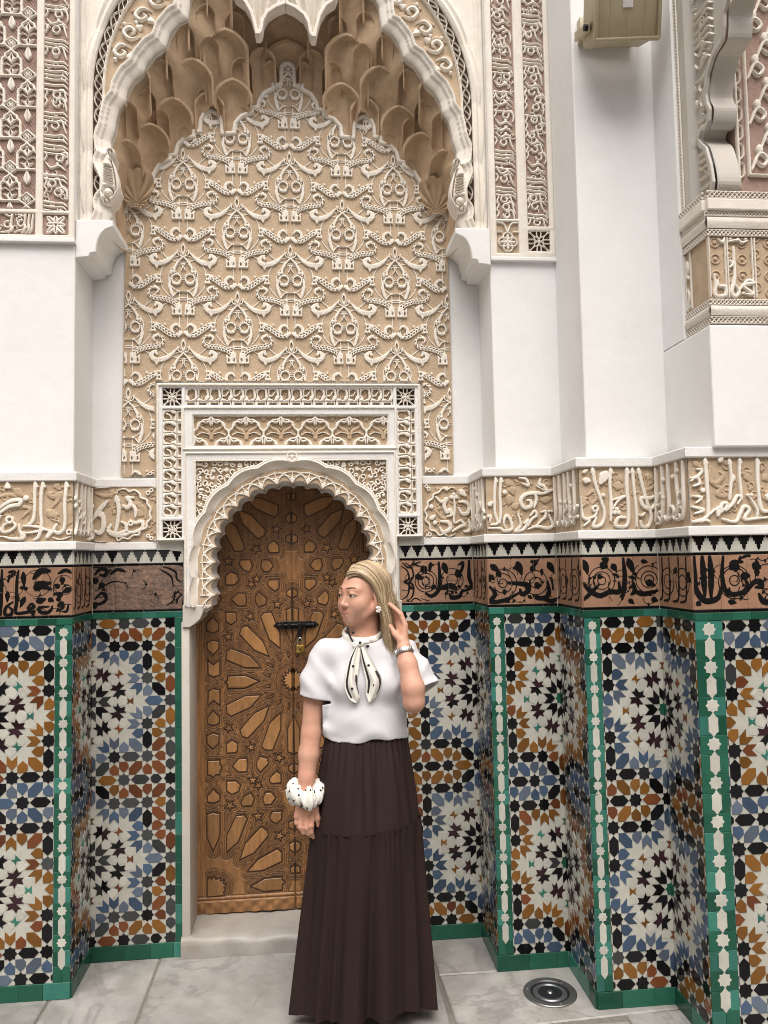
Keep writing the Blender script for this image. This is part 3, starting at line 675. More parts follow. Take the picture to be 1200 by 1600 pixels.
FZB = {'L': [('s', 34, [(20, 350), (90, 330), (150, 350)]), leaf(130, 280, 110, 70, 40), ('s', 40, [(440, 320), (410, 330), (450, 360), (500, 330), (470, 400), (430, 450)]), leaf(390, 470, 110, 80, 35), ('s', 30, [(60, 480), (180, 440), (260, 460), (200, 530)]), leaf(460, 240, 60, 60, 60), ('s', 7, [(560, 340), (600, 400), (590, 480), (605, 560), (540, 610)]), ('s', 7, [(240, 380), (270, 470), (240, 570)])],
  '0L': [('s', 26, [(720, 330), (800, 300), (850, 330), (860, 400)]), leaf(800, 350, 60, 60, 30), ('s', 22, [(560, 230), (620, 250), (680, 230)]), leaf(820, 300, 50, 40, 60)], '0R': [('s', 20, [(160, 440), (190, 480), (230, 500)]), leaf(330, 480, 50, 40, 20)],
  '1': [leaf(600, 260, 70, 50, 30), leaf(640, 300, 60, 50, 70), leaf(600, 370, 70, 60, 20), leaf(640, 430, 60, 50, -20), leaf(830, 390, 80, 50, -10), leaf(840, 430, 60, 40, 30), ('s', 7, [(580, 420), (650, 390), (700, 440), (660, 470)])],
  '2': [('s', 26, [(60, 470), (100, 440), (120, 480), (90, 520)]), leaf(230, 400, 70, 60, 20), leaf(430, 350, 70, 50, 10), ('s', 20, [(430, 440), (470, 430), (500, 400)]), leaf(260, 340, 60, 40, 60)],
  '3': [('s', 30, [(860, 280), (850, 350), (890, 390), (940, 340), (920, 310)]), ('s', 30, [(880, 400), (920, 420), (900, 460), (950, 470), (930, 440)]), leaf(1080, 320, 70, 50, 60), leaf(750, 240, 60, 40, 40), leaf(1200, 330, 60, 60, 50)]}
# black glazed script over the terracotta course
BK = {}
BK['L'] = ((0, 612, 990, 1425), [('s', 22, [(45, 1004), (44, 1200), (40, 1412)]), ('s', 22, [(178, 1012), (166, 1100), (164, 1300), (166, 1396), (300, 1382), (290, 1420)]), ('s', 22, [(100, 1024), (140, 1020), (136, 1050), (106, 1070), (96, 1116)]), leaf(215, 1020, 150, 44, 86), ('d', 18, 236, 1176), ('d', 16, 204, 1168),
  ('s', 40, [(424, 1020), (356, 1020), (300, 1086)]), ('s', 36, [(430, 1130), (340, 1134), (322, 1176), (380, 1160), (436, 1186)]), leaf(92, 1192, 110, 40, 90), ('s', 22, [(132, 1296), (82, 1340), (72, 1400), (112, 1412), (132, 1372), (100, 1334)]), leaf(232, 1246, 110, 44, 110),
  ('s', 20, [(250, 1352), (284, 1316), (304, 1346), (262, 1366), (306, 1420)]), leaf(318, 1300, 90, 60, -20), leaf(416, 1270, 56, 50, 30), ('s', 24, [(420, 1344), (350, 1352), (350, 1384), (400, 1402), (440, 1376), (450, 1340)]), ('s', 26, [(500, 1044), (560, 1018), (606, 1044)]), ('d', 24, 530, 1104), ('d', 22, 490, 1160), leaf(604, 1178, 90, 50, 150), ('d', 26, 510, 1238), ('d', 20, 500, 1280),
  ('s', 20, [(486, 1388), (536, 1356), (528, 1310), (500, 1336), (522, 1350)]), ('s', 16, [(580, 1332), (566, 1390), (530, 1390)]), ('o', 110, 330, 1130, 5), ('o', 90, 130, 1150, 5), ('o', 80, 540, 1150, 5), ('s', 26, [(0, 1110), (10, 1080)]), ('s', 26, [(0, 1350), (8, 1330)])])
BK['0L'] = ((545, 1080, 690, 972), [('s', 18, [(560, 740), (590, 706), (628, 716), (616, 748), (588, 742)]), ('s', 16, [(650, 740), (690, 712), (736, 724)]), ('d', 20, 562, 780), ('d', 18, 600, 810), ('s', 14, [(560, 900), (600, 860), (626, 900), (590, 930), (560, 920)]), ('d', 20, 556, 940), ('s', 6, [(560, 850), (660, 790), (740, 800)]),
  ('s', 9, [(960, 700), (1000, 712), (1036, 740), (1040, 780), (1068, 800)]), ('s', 9, [(940, 716), (980, 740), (1010, 770), (1020, 830)]), ('s', 8, [(1060, 850), (1030, 880), (1020, 920), (980, 950)]), ('s', 8, [(1068, 880), (1046, 910), (1040, 940)]), ('s', 8, [(548, 696), (1072, 692), (1072, 960)])])
BK['0R'] = ((-80, 405, 737, 1000), [('s', 9, [(-60, 750), (-20, 780), (20, 740)]), ('s', 20, [(180, 752), (184, 840), (176, 920), (130, 960), (86, 942)]), leaf(128, 746, 70, 26, 100), ('s', 20, [(382, 744), (380, 850), (396, 906), (340, 936)]), ('s', 22, [(246, 950), (262, 972), (310, 966), (332, 930)]), ('d', 9, 265, 942), ('d', 9, 290, 942),
  ('o', 26, 92, 866, 6), ('o', 52, 92, 866, 6), ('o', 72, 92, 866, 6), leaf(68, 770, 60, 50, 60), leaf(20, 830, 60, 40, 20), ('o', 36, 266, 862, 6), ('o', 74, 266, 862, 6), leaf(208, 752, 80, 44, 70), ('s', 16, [(310, 770), (340, 756), (332, 800), (306, 830)]), leaf(296, 800, 60, 50, 60), ('s', 30, [(190, 915), (250, 900), (290, 915)]), leaf(150, 890, 40, 30, 120),
  ('s', 9, [(-70, 770), (-30, 800), (-20, 850), (-50, 868), (-20, 890), (-30, 950), (-70, 980)]), ('s', 9, [(-40, 750), (0, 785), (10, 835), (-10, 868), (10, 900), (0, 960), (-40, 990)]), ('s', 7, [(60, 990), (20, 972), (-10, 990)]), ('s', 8, [(60, 745), (20, 760), (60, 775)]), ('s', 8, [(110, 990), (60, 975)])])
BK['1'] = ((485, 937, 722, 1022), [('o', 28, 580, 882, 6), ('a', 62, 580, 882, 6, -160, 140), ('a', 92, 580, 882, 6, -60, 100), ('o', 36, 797, 882, 6), ('o', 78, 797, 882, 6), leaf(500, 756, 80, 44, 40), leaf(544, 800, 50, 40, 60), leaf(676, 738, 100, 50, 70), ('s', 20, [(770, 742), (796, 748), (780, 790)]), leaf(760, 790, 40, 44, 0), leaf(880, 746, 90, 46, 60), leaf(486, 830, 50, 40, 30), leaf(840, 790, 50, 24, 90),
  ('s', 22, [(494, 904), (528, 950), (496, 1000), (590, 992), (700, 940)]), ('s', 26, [(612, 880), (700, 888), (744, 900), (744, 936), (704, 956), (692, 926)]), ('s', 24, [(876, 880), (884, 950), (850, 984), (800, 980), (780, 966)]), ('s', 22, [(840, 990), (900, 1004), (936, 990)]), leaf(590, 920, 40, 30, 90), leaf(584, 990, 44, 30, 20), leaf(740, 966, 40, 26, 30), ('s', 20, [(905, 860), (912, 930)]), leaf(795, 880, 50, 44, 60)])
BK['2'] = ((26, 524, 838, 1158), [('o', 26, 150, 988, 6), ('o', 56, 150, 988, 6), ('o', 86, 150, 988, 6), ('o', 30, 462, 988, 6), ('o', 54, 462, 988, 6), ('o', 88, 462, 988, 6), ('s', 26, [(26, 1000), (70, 1050), (132, 1084), (200, 1062), (262, 1060), (262, 1002)]), ('s', 20, [(26, 1110), (70, 1070), (130, 1014)]), ('s', 24, [(296, 850), (302, 960), (292, 1050), (280, 1110)]),
  ('s', 22, [(352, 992), (364, 1056), (340, 1082)]), ('s', 24, [(360, 1056), (420, 1080), (520, 1060)]), ('s', 26, [(160, 850), (184, 850), (170, 890)]), leaf(140, 880, 60, 60, 20), leaf(220, 880, 60, 44, 60), leaf(326, 846, 110, 50, 70), leaf(410, 866, 50, 30, 10), leaf(436, 1000, 70, 50, 20), leaf(30, 850, 100, 50, 70), leaf(320, 1110, 50, 34, 40), leaf(470, 1110, 50, 44, 20), leaf(336, 970, 40, 30, 10), leaf(120, 960, 40, 34, 10)])
BK['3'] = ((728, 1290, 838, 1180), [('s', 30, [(738, 844), (738, 960), (742, 1050), (800, 1124), (884, 1108), (910, 1040)]), ('s', 30, [(792, 844), (796, 960), (800, 1090)]), ('s', 30, [(842, 844), (846, 960), (840, 1100)]), ('s', 24, [(932, 846), (920, 990), (960, 1084), (1084, 1060), (1066, 970)]), ('o', 32, 1000, 1000, 7), ('o', 82, 1000, 1000, 7), ('o', 106, 1000, 1010, 6), leaf(976, 880, 80, 80, 40), ('s', 18, [(1050, 860), (1096, 842), (1110, 850)]), ('s', 18, [(1046, 850), (1040, 880), (1062, 884)]), leaf(1040, 970, 70, 50, 0),
  ('s', 26, [(1090, 1060), (1130, 1014), (1172, 1010), (1180, 1040), (1140, 1046)]), ('s', 26, [(1160, 1090), (1190, 1140), (1260, 1130)]), leaf(1120, 900, 70, 60, 20), leaf(1150, 930, 50, 40, 80), ('o', 80, 1220, 980, 7), leaf(950, 1130, 60, 36, 10), leaf(740, 1130, 40, 40, 30)])
def frieze(parent, W, x0, x1, key, jt, bx=None):
    (a, b, c, d), st = FZ[key]; mp = (((x1 - x0) / (b - a), x0 - a * (x1 - x0) / (b - a)), (-(zH - zG) / (d - c), zH + c * (zH - zG) / (d - c)))
    g = MB().add([(x0, zG, .003), (x1, zG, .003), (x1, zH, .003), (x0, zH, .003)], [(0, 1, 2, 3)]).obj('stucco_frieze', M_TAN, parent, W)
    f = Fld(x0 + .002, x1 - .002, zG + .002, zH - .002, .0024); draw(f, FZB[key], mp, 1.0); rs = random.Random(len(key) + ord(key[0]))
    for i in range(int((x1 - x0) / .014)):
        cx = rs.uniform(x0 + .01, x1 - .01); cz = rs.uniform(zG + .02, zH - .02); r_ = rs.uniform(.010, .022); a_ = rs.uniform(0, 6.28)
        f.line([(cx + r_ * (1 - q * .055) * math.cos(a_ + q * .5), cz + r_ * (1 - q * .055) * math.sin(a_ + q * .5)) for q in range(12)], [.003, .005, .008]); f.poly(cat([(cx, cz), (cx + .014 * math.cos(a_ + 1), cz + .014 * math.sin(a_ + 1)), (cx + .024 * math.cos(a_ + .4), cz + .024 * math.sin(a_ + .4)), (cx + .012 * math.cos(a_), cz + .012 * math.sin(a_))], 4, True))
    me = relief(f, .005, .004); 
    if me: link('leaf_carving', me, M_TAN, g, W @ T(0, 0, .003), 'stuff')
    f = Fld(x0 + .002, x1 - .002, zG + .002, zH - .002, .002); draw(f, st, mp, .90)
    link('lettering', relief(f, .011, .0020, edge=.84), M_CARVE, g, W @ T(0, 0, .003))
    (a, b, c, d), st = BK[key]; z0, z1 = zD + .010, zE - .010; x0, x1 = bx or (x0, x1)
    mp = (((x1 - x0) / (b - a), x0 - a * (x1 - x0) / (b - a)), (-(z1 - z0) / (d - c), z1 + c * (z1 - z0) / (d - c)))
    f = Fld(x0 + .002, x1 - .002, z0 + .001, z1 - .001, .002); draw(f, st, mp, 1.28); rs = random.Random(len(key) * 7 + ord(key[0]))
    if True:
        for i in range(int((x1 - x0) / (.019 if key != '0L' else .034))):
            cx = rs.uniform(x0 + .01, x1 - .01); cz = rs.uniform(z0 + .01, z1 - .01); a_ = rs.uniform(0, 6.28); l_ = rs.uniform(.012, .020)
            f.poly(cat([(cx, cz), (cx + .5 * l_ * math.cos(a_ + .6), cz + .5 * l_ * math.sin(a_ + .6)), (cx + l_ * math.cos(a_), cz + l_ * math.sin(a_)), (cx + .5 * l_ * math.cos(a_ - .7), cz + .5 * l_ * math.sin(a_ - .7))], 4, True)); f.line(arc(cx - l_ * math.cos(a_), cz - l_ * math.sin(a_), l_ * 1.4, math.degrees(a_) - 90, math.degrees(a_) + 60, 12), .0028)
    ja, jb, n, w = jt
    for i in range(1, n): f.F = np.maximum(f.F, .0007 - np.abs(f.X - (ja + i * w)))
    f.F = np.maximum(f.F, .0007 - np.abs(f.Y - (zD + zE) / 2))
    link('black_script', relief(f, .0012, .002), M_INK, parent, W @ T(0, 0, .0031))
def frieze_ret(parent, W, x0, x1, seed):
    """the narrow returns: script seen edge-on"""
    rs = random.Random(seed); zs = zH - zG
    g = MB().add([(x0, zG, .003), (x1, zG, .003), (x1, zH, .003), (x0, zH, .003)], [(0, 1, 2, 3)]).obj('stucco_frieze', M_TAN, parent, W)
    f = Fld(x0 + .002, x1 - .002, zG + .002, zH - .002, .0028); L = x1 - x0
    for i in range(5):
        x = x0 + L * (i + .5) / 5 + rs.uniform(-.008, .008)
        f.curve([(x, zH - .01), (x - .004, zG + .16), (x + rs.uniform(-.01, .01), zG + .08), (x - .02, zG + .03), (x - .04, zG + .045)], [.012, .013, .012, .009])
    for i in range(5):
        x, z = x0 + L * rs.random(), zG + zs * rs.uniform(.15, .5); f.curve([(x - .02, z), (x, z + .02), (x + .02, z), (x, z - .02), (x - .03, z - .025)], .010)
    for i in range(4): f.disc(x0 + L * rs.random(), zG + zs * rs.uniform(.5, .9), .009)
    link('lettering', relief(f, .011, .0028, edge=.7), M_CARVE, g, W @ T(0, 0, .003))
    z0, z1 = zD + .012, zE - .012; f = Fld(x0 + .002, x1 - .002, z0, z1, .0026)
    for i in range(4):
        x = x0 + L * (i + .5) / 4 + rs.uniform(-.01, .01); f.curve([(x, z1 - .005), (x, z0 + .09), (x - .01, z0 + .03), (x - .05, z0 + .02)], [.009, .011, .011, .007])
    for i in range(2):
        c = x0 + L * (.28 + .45 * i); f.line(arc(c, (z0 + z1) / 2, .05, 0, 360, 22), .004); f.line(arc(c, (z0 + z1) / 2, .026, 0, 360, 18), .004)
    for i in range(5): f.disc(x0 + L * rs.random(), z1 - .03 - .06 * rs.random(), .011)
    link('black_script', relief(f, .0012, .002), M_INK, parent, W @ T(0, 0, .0031))
jt = lambda a, b: (a, b, max(1, round((b - a) / .105)), (b - a) / max(1, round((b - a) / .105)))
frieze(PIER_L, FR_L, -1.232, XL, 'L', jt(-1.5, XL)); frieze(PIER_L, FR_L, -1.530, -1.234, '2', (0, 0, 1, 9)); frieze(PIER_L, FR_L, -1.86, -1.532, '1', (0, 0, 1, 9)); frieze(PIER_L, FR_L, -2.19, -1.862, '3', (0, 0, 1, 9))
frieze_ret(PIER_L, RT_L, YL, -.004, 1)
frieze(NICHE, FR_0, XL + .004, -.671, '0L', jt(XL + .004, -.557), (XL + .004, -.557)); frieze(NICHE, FR_0, .497, X1 - .004, '0R', jt(.386, X1 - .004), (.386, X1 - .004))
frieze_ret(PIER_1, RT_1, .004, -Y1, 2); frieze(PIER_1, FR_1, X1, X2 - .004, '1', jt(X1, X2 - .004))
frieze_ret(PIER_2, RT_2, -Y1 + .004, -Y2, 3); frieze(PIER_2, FR_2, X2, X3 - .004, '2', jt(X2, X3 - .004))
frieze_ret(PIER_3, RT_3, -Y2 + .004, -Y3, 4); frieze(PIER_3, FR_3, X3, 1.62, '3', jt(X3, 1.8)); frieze(PIER_3, FR_3, 1.622, 1.92, '2', (0, 0, 1, 9)); frieze(PIER_3, FR_3, 1.922, 2.22, '1', (0, 0, 1, 9))

# ------------------------------------------------------------------ big carved stucco panel of the niche
OUT = [(-.072, 3.917), (-.103, 3.894), (-.114, 3.855), (-.114, 3.819), (-.148, 3.818), (-.148, 3.8), (-.189, 3.777), (-.213, 3.738), (-.22, 3.706), (-.247, 3.705), (-.247, 3.68), (-.291, 3.665), (-.321, 3.629), (-.325, 3.583), (-.378, 3.578), (-.381, 3.633), (-.397, 3.671), (-.43, 3.686), (-.46, 3.669), (-.474, 3.637), (-.477, 3.585), (-.504, 3.584), (-.504, 3.56), (-.55, 3.548), (-.576, 3.516), (-.586, 3.474), (-.609, 3.47), (-.609, 3.452), (-.655, 3.427), (-.681, 3.381), (-.688, 3.343), (-.717, 3.339), (-.717, 3.315), (-.766, 3.29), (-.795, 3.252), (-.803, 3.207)]
OUT[0:2] = [(AX, 3.921), (AX - .016, 3.917), (AX - .028, 3.903), (AX - .031, 3.885)]
HALF = [(x - AX, z) for x, z in OUT]
PANEL = [(AX + x, z) for x, z in HALF] + [(-.812, 2.6), (-.822, 2.03), (-.672, 2.03), (-.672, 2.447), (.503, 2.447), (.503, 2.03), (.640, 2.03), (.642, 2.6)] + [(AX - x, z) for x, z in HALF[:0:-1]]
STU = thing('stucco_panel', (AX, 0, 2.03), 'large tan and cream arabesque stucco panel with a stepped lobed top above the door', 'wall panel')
pm = MB(); bm_ = bmesh.new(); vv = [bm_.verts.new((x, z, 0)) for x, z in PANEL]; fc = bm_.faces.new(vv); bmesh.ops.triangulate(bm_, faces=[fc]); bm_.verts.index_update()
pm.add([v.co[:] for v in bm_.verts], [[v.index for v in f.verts] for f in bm_.faces]); bm_.free()
FS = FRONT(0, -.004)
pm.obj('ground', M_TAN, STU, FS)
u = .000672                                          # one drawing unit in metres
uy = u * 1.03
def dr(*p): return [(x * u, -y * uy) for x, y in p]
def new(x0, x1, y0, y1): return Fld(x0 * u, x1 * u, -y1 * uy, -y0 * uy, .0018)
def band_cut(f, pts, w):
    c = cat(dr(*pts), 14); L = np.concatenate([[0], np.cumsum(np.hypot(*np.diff(c, axis=0).T))]); n = int(L[-1] / (10.5 * u))
    for i in range(1, n):
        s = L[-1] * i / n; x = np.interp(s, L, c[:, 0]); y = np.interp(s, L, c[:, 1]); x2 = np.interp(s + .004, L, c[:, 0]); y2 = np.interp(s + .004, L, c[:, 1])
        d = np.array([x2 - x, y2 - y]); d = d / (np.linalg.norm(d) + 1e-9); nrm = np.array([-d[1], d[0]]); o = (7.5 if i % 2 else -7.5) * u
        p = np.array([x, y]) + nrm * o; f.seg(p - d * 4.2 * u + nrm * o * .25, p + d * 4.2 * u - nrm * o * .25, 2.3 * u, 2.0 * u, True)
def crown():
    f = new(-110, 110, -8, 372)
    f.poly(cat(dr((0, -2), (17, 42), (0, 88), (-17, 42)), 4, True)); f.poly(cat(dr((0, 20), (7, 42), (0, 62), (-7, 42)), 3, True), True)
    for s in (1, -1):
        f.poly(cat(dr((s * 6, 92), (s * 22, 56), (s * 42, 46), (s * 36, 80)), 4, True)); f.poly(dr((s * 15, 80), (s * 30, 56), (s * 28, 76)), True)
        f.curve(dr((s * 2, 92), (s * 32, 126), (s * 56, 166), (s * 54, 196)), [12 * u, 20 * u, 19 * u, 15 * u]); f.curve(dr((s * 10, 112), (s * 30, 140), (s * 40, 172)), 3.5 * u, 5, True)
        f.curve(dr((s * 54, 196), (s * 80, 186), (s * 76, 206)), 14 * u)
        f.curve(dr((s * 10, 138), (s * 4, 158), (s * 14, 182)), 9 * u)
        f.line([(p[0], p[1]) for p in arc(s * 44 * u, -242 * u, 34 * u, 0, 360, 26)], 21 * u)
        for k in range(14):
            a = R(-40 + 20 * k); f.disc((s * 44 + 38 * math.cos(a)) * u, (-242 + 38 * math.sin(a)) * u, 3.6 * u, True)
        f.curve(dr((s * 84, 232), (s * 88, 280), (s * 74, 330), (s * 66, 356)), [10 * u, 23 * u, 22 * u, 8 * u]); f.curve(dr((s * 66, 352), (s * 38, 322), (0, 318)), [12 * u, 8 * u, 5 * u])
        f.curve(dr((s * 30, 256), (s * 58, 228)), 5 * u); f.curve(dr((s * 30, 228), (s * 58, 256)), 5 * u)
    return f
def horn(s):
    f = new(-240, 240, 40, 190)
    f.curve(dr((s * 40, 62), (s * 88, 108), (s * 138, 132), (s * 186, 128), (s * 206, 104), (s * 190, 84), (s * 168, 72)), [10 * u, 28 * u, 36 * u, 40 * u, 34 * u, 24 * u, 6 * u])
    f.poly(dr((s * 150, 138), (s * 190, 142), (s * 172, 176))); f.poly(dr((s * 168, 66), (s * 186, 90), (s * 176, 108), (s * 158, 100), (s * 166, 86)))
    f.curve(dr((s * 138, 112), (s * 166, 118), (s * 186, 108)), 6 * u, 4, True); return f
def scroll(s):
    f = new(-260, 260, 252, 480)
    P = [(s * 32, 412), (s * 70, 384), (s * 130, 366), (s * 190, 358), (s * 218, 334), (s * 212, 304), (s * 184, 290), (s * 160, 304), (s * 166, 326)]
    f.curve(dr(*P), [36 * u, 36 * u, 34 * u, 30 * u, 26 * u, 20 * u, 12 * u], 7); band_cut(f, P[:7], 36)
    f.poly(dr((s * 6, 474), (s * 10, 396), (s * 30, 426), (s * 44, 398), (s * 54, 430), (s * 78, 406), (s * 74, 474)))
    f.poly(cat(dr((s * 22, 462), (s * 20, 438), (s * 30, 452)), 3, True), True); f.poly(cat(dr((s * 54, 462), (s * 58, 436), (s * 64, 456)), 3, True), True); return f
def bandm(s):
    f = new(-240, 240, -120, 0)
    P = [(s * 34, -24), (s * 74, -28), (s * 112, -52), (s * 146, -76), (s * 172, -88)]
    f.curve(dr((s * 20, -72), (s * 44, -94), (s * 74, -74), (s * 70, -40), (s * 40, -22), (s * 14, -40)), [10 * u, 20 * u, 24 * u, 26 * u, 28 * u], 6)
    f.curve(dr(*P), [30 * u, 38 * u, 38 * u, 36 * u], 6); band_cut(f, P, 36)
    f.poly(dr((s * 164, -108), (s * 214, -112), (s * 206, -80), (s * 218, -46), (s * 170, -48), (s * 184, -80)))
    f.poly(cat(dr((s * 186, -96), (s * 200, -94), (s * 196, -84)), 3, True), True); f.poly(cat(dr((s * 188, -64), (s * 202, -62), (s * 198, -72)), 3, True), True)
    f.curve(dr((s * 30, -74), (s * 56, -46)), 5 * u); f.curve(dr((s * 30, -46), (s * 56, -74)), 5 * u); f.poly(dr((s * 108, -98), (s * 122, -110), (s * 126, -88), (s * 112, -86))); return f
MOT = [('crown_carving', crown(), .011)] + [(n, g(s), h) for n, g, h in (('horn_leaf_carving', horn, .010), ('scroll_carving', scroll, .0115), ('band_carving', bandm, .0115)) for s in (1, -1)]
for _, f, h in MOT: f.F = f.F + .0011
MME = [relief(f, h * .85, .0016, edge=.86) for _, f, h in MOT]
PIN = inset_poly(np.array(PANEL[::1]) if area(PANEL) > 0 else np.array(PANEL[::-1]), .006); PIN_L = [tuple(p) for p in PIN]
DX, DZ = .2365, .434
tend = Fld(-.83, .66, 2.03, 3.93, .0028)
_t = Fld(0, .01, 0, .01, .005)
for k in range(-4, 5):
    for n in range(-3, 4):
        x0 = AX + .003 + k * DX; z0 = 3.072 + n * DZ + (k % 2) * (.217)
        if z0 > 4.2 or z0 < 1.9: continue
        for r in (95, 150): tend.line(arc(x0, z0 - 235 * u, r * u, 0, 360, 40), 6.5 * u)
        tend.line([(x0 - 26 * u, z0 - 320 * u), (x0 - 26 * u, z0 - 640 * u)], 6 * u); tend.line([(x0 + 26 * u, z0 - 320 * u), (x0 + 26 * u, z0 - 640 * u)], 6 * u)
        tend.line(arc(x0, z0 - 560 * u, 190 * u, 20, 160, 30), 6.5 * u); tend.line(arc(x0, z0 + 60 * u, 190 * u, 200, 340, 30), 6.5 * u)
        for (nm, f, h), me in zip(MOT, MME):
            ins = f.F < 0; X = f.X[ins] + x0; Z = f.Y[ins] + z0; step = max(1, len(X) // 60)
            d = _t.psdf(PIN_L, X[::step], Z[::step]); fr = (d < -.004).mean()
            if fr < .03: continue
            if (d < -.0035).all(): m2 = me
            else:
                g = Fld(f.x0, f.x0 + (f.nx - 1) * f.st, f.y0, f.y0 + (f.ny - 1) * f.st, f.st); g.F = f.F.copy()
                g.F = np.maximum(g.F, _t.psdf([(x - x0, z - z0) for x, z in PIN_L], g.X, g.Y)); m2 = relief(g, h * .85, .0016, edge=.86)
                if m2 is None: continue
            link(nm, m2, M_CARVE, STU, FS @ T(x0, z0, 0))
tend.clip(PIN_L); link('tendril_carving', relief(tend, .0045, .002), M_CARVE, STU, FS)
edge = Fld(-.85, .68, 3.15, 3.95, .0022); stepline = [(AX + x, z) for x, z in HALF[::-1]] + [(AX - x, z) for x, z in HALF[1:]]
edge.line(stepline, .020); link('stepped_border', relief(edge, .016, .004), M_CARVE, STU, FS)
fl3 = Fld(0, 1, 0, 1, .01)
for sx in (AX - .348, AX + .348):
    f = Fld(sx - .04, sx + .04, 3.59, 3.68, .0018)
    f.poly(cat([(sx, 3.672), (sx + .009, 3.648), (sx, 3.622), (sx - .009, 3.648)], 4, True)); f.poly(cat([(sx, 3.655), (sx + .003, 3.648), (sx, 3.636), (sx - .003, 3.648)], 4, True), True)
    for s in (1, -1): f.poly(cat([(sx + s * .003, 3.618), (sx + s * .014, 3.64), (sx + s * .016, 3.622)], 4, True)); f.curve([(sx, 3.62), (sx + s * .006, 3.608), (sx, 3.6)], .004)
    link('bud_carving', relief(f, .011, .003), M_CARVE, STU, FS)

# ------------------------------------------------------------------ carved door surround
M_WOOD = mat('carved_wood', (.265, .13, .05), .42, .4, 7, .3, 90, grain=(9, 9, 1.2), stain=(.10, .042, .012), stain_scale=4, stain_amt=.5)
M_WOODP = mat('panel_wood', (.29, .146, .054), .38, .30, 7, .2, 90, grain=(9, 9, 1.2), rnd=.28, stain=(.16, .07, .02), stain_scale=9, stain_amt=.45)
M_WOODD = mat('dark_inlay_wood', (.035, .014, .006), .5, .3, 20, .2, 90)
M_WOODG = mat('groove_wood', (.085, .038, .014), .5, .3, 20, .2, 90)
M_IRON = mat('black_iron', (.012, .012, .012), .45, .3, 40, .3, 90, metal=.6)
M_BRASS = mat('brass', (.55, .36, .10), .3, .15, 40, .1, 90, metal=.9)
M_STEEL = mat('brushed_steel', (.50, .49, .47), .32, .08, 40, .1, 90, metal=1.0)
M_STEP = mat('worn_grey_marble', (.31, .29, .265), .5, .2, 9, .2, 60, stain=(.25, .21, .16), stain_scale=5, stain_amt=.6)
DS = thing('door_surround', (AX, 0, 1.4), 'white carved stucco frame with scalloped arch round the wooden door', 'door frame')
ZC_ = 1.652; FW0, FW1 = -.667, .493; CX = (FW0 + FW1) / 2
def polar(X, Z):
    dx = X - AX; dz = Z - ZC_; return np.where(dz > 0, np.hypot(dx, dz), np.abs(dx)), np.where(dz > 0, np.arctan2(dz, np.abs(dx)), dz / .36)
NS = 16.0
def r_in(th): return .354 - .013 * (1 - np.abs(np.sin(2 * NS * (th - math.pi / 2) / 2 * 1.0))) - .004 * np.cos(NS * (th - math.pi / 2)) ** 8
def r_out(th): return .431 + .014 * np.abs(np.sin(9 * (th - math.pi / 2)))
f = Fld(-.68, .51, 1.44, 2.45, .0026)
rect = lambda f, a, b, c, d, cut=True: f.poly([(a, c), (b, c), (b, d), (a, d)], cut)
rect(f, FW0, FW1, 1.748, 2.436, False); rect(f, -.548, .374, 1.46, 2.2, False)
ro, th = polar(f.X, f.Y); f.F = np.maximum(f.F, r_out(th) - ro)
SQ = [(-.642, -.560, 2.338, 2.418), (.386, .468, 2.338, 2.418), (-.642, -.560, 1.756, 1.836), (.386, .468, 1.756, 1.836)]
KH = (-.545, .371, 2.340, 2.416); KV = [(-.640, -.562, 1.852, 2.322), (.388, .466, 1.852, 2.322)]
LAM = (-.512, .346, 2.158, 2.296); SPX = (-.505, .339, 1.60, 2.098)
for a, b, c, d in SQ + [KH, LAM] + KV: rect(f, a, b, c, d)
# spandrel recess
g = Fld(-.68, .51, 1.44, 2.45, .0026); rect(g, *SPX, False); ro, th = polar(g.X, g.Y); SPF = np.maximum(np.maximum(g.F, r_out(th) + .012 - ro), .034 - np.abs(g.X - AX) * 1.0)
f.F = np.maximum(f.F, -SPF)
link('frame', relief(f, .026, .003, edge=.85), M_LEDGE, DS, FR_0)
# fine raised fillets on the frame
f = Fld(-.68, .51, 1.44, 2.46, .0026)
def rline(f, a, b, c, d, w): f.line([(a, c), (b, c), (b, d), (a, d)], w, closed=True)
rline(f, -.552, .378, 2.146, 2.328, .008); f.line([(-.545, 1.47), (-.545, 2.128), (.371, 2.128), (.371, 1.47)], .008); f.line([(-.552, 1.754), (FW0 + .006, 1.754), (FW0 + .006, 2.430), (FW1 - .006, 2.430), (FW1 - .006, 1.754), (.378, 1.754)], .010)
f.line(arc(AX, 2.112, .021, 0, 360, 24), .007)
for k in range(6): f.seg((AX, 2.112), (AX + .02 * math.cos(R(60 * k)), 2.112 + .02 * math.sin(R(60 * k))), .002, .002)
link('fillet', relief(f, .007, .003, edge=.6), M_CARVE, DS, FR_0 @ T(0, 0, .026), 'stuff')
# moulded arch
f = Fld(AX - .48, AX + .48, 1.462, 2.13, .0024); ro, th = polar(f.X, f.Y)
f.F = np.maximum(ro - r_out(th), .400 + .010 * np.abs(np.sin(9 * (th - math.pi / 2))) - ro)
lob = np.abs(np.sin(9 * (th - math.pi / 2))); t = np.clip((ro - .40 - .010 * lob) / (.031 + .004 * lob), 0, 1)
hf = .020 + .026 * t ** 1.6 - .016 * (1 - lob) ** 2 * (1 - t) + .004 * (t > .86)
link('arch_moulding', relief(f, .03, hf=hf), M_CARVE, DS, FR_0)
f.F = np.maximum(ro - (.401 + .010 * lob), r_in(th) - ro)
link('arch_lace', relief(f, .020, .002, base=-.10, hf=np.full(f.F.shape, .020)), M_TAN, DS, FR_0)
f2 = Fld(AX - .48, AX + .48, 1.462, 2.13, .0019)
def pol(r, th_): return (AX + r * math.cos(th_), ZC_ + r * math.sin(th_))
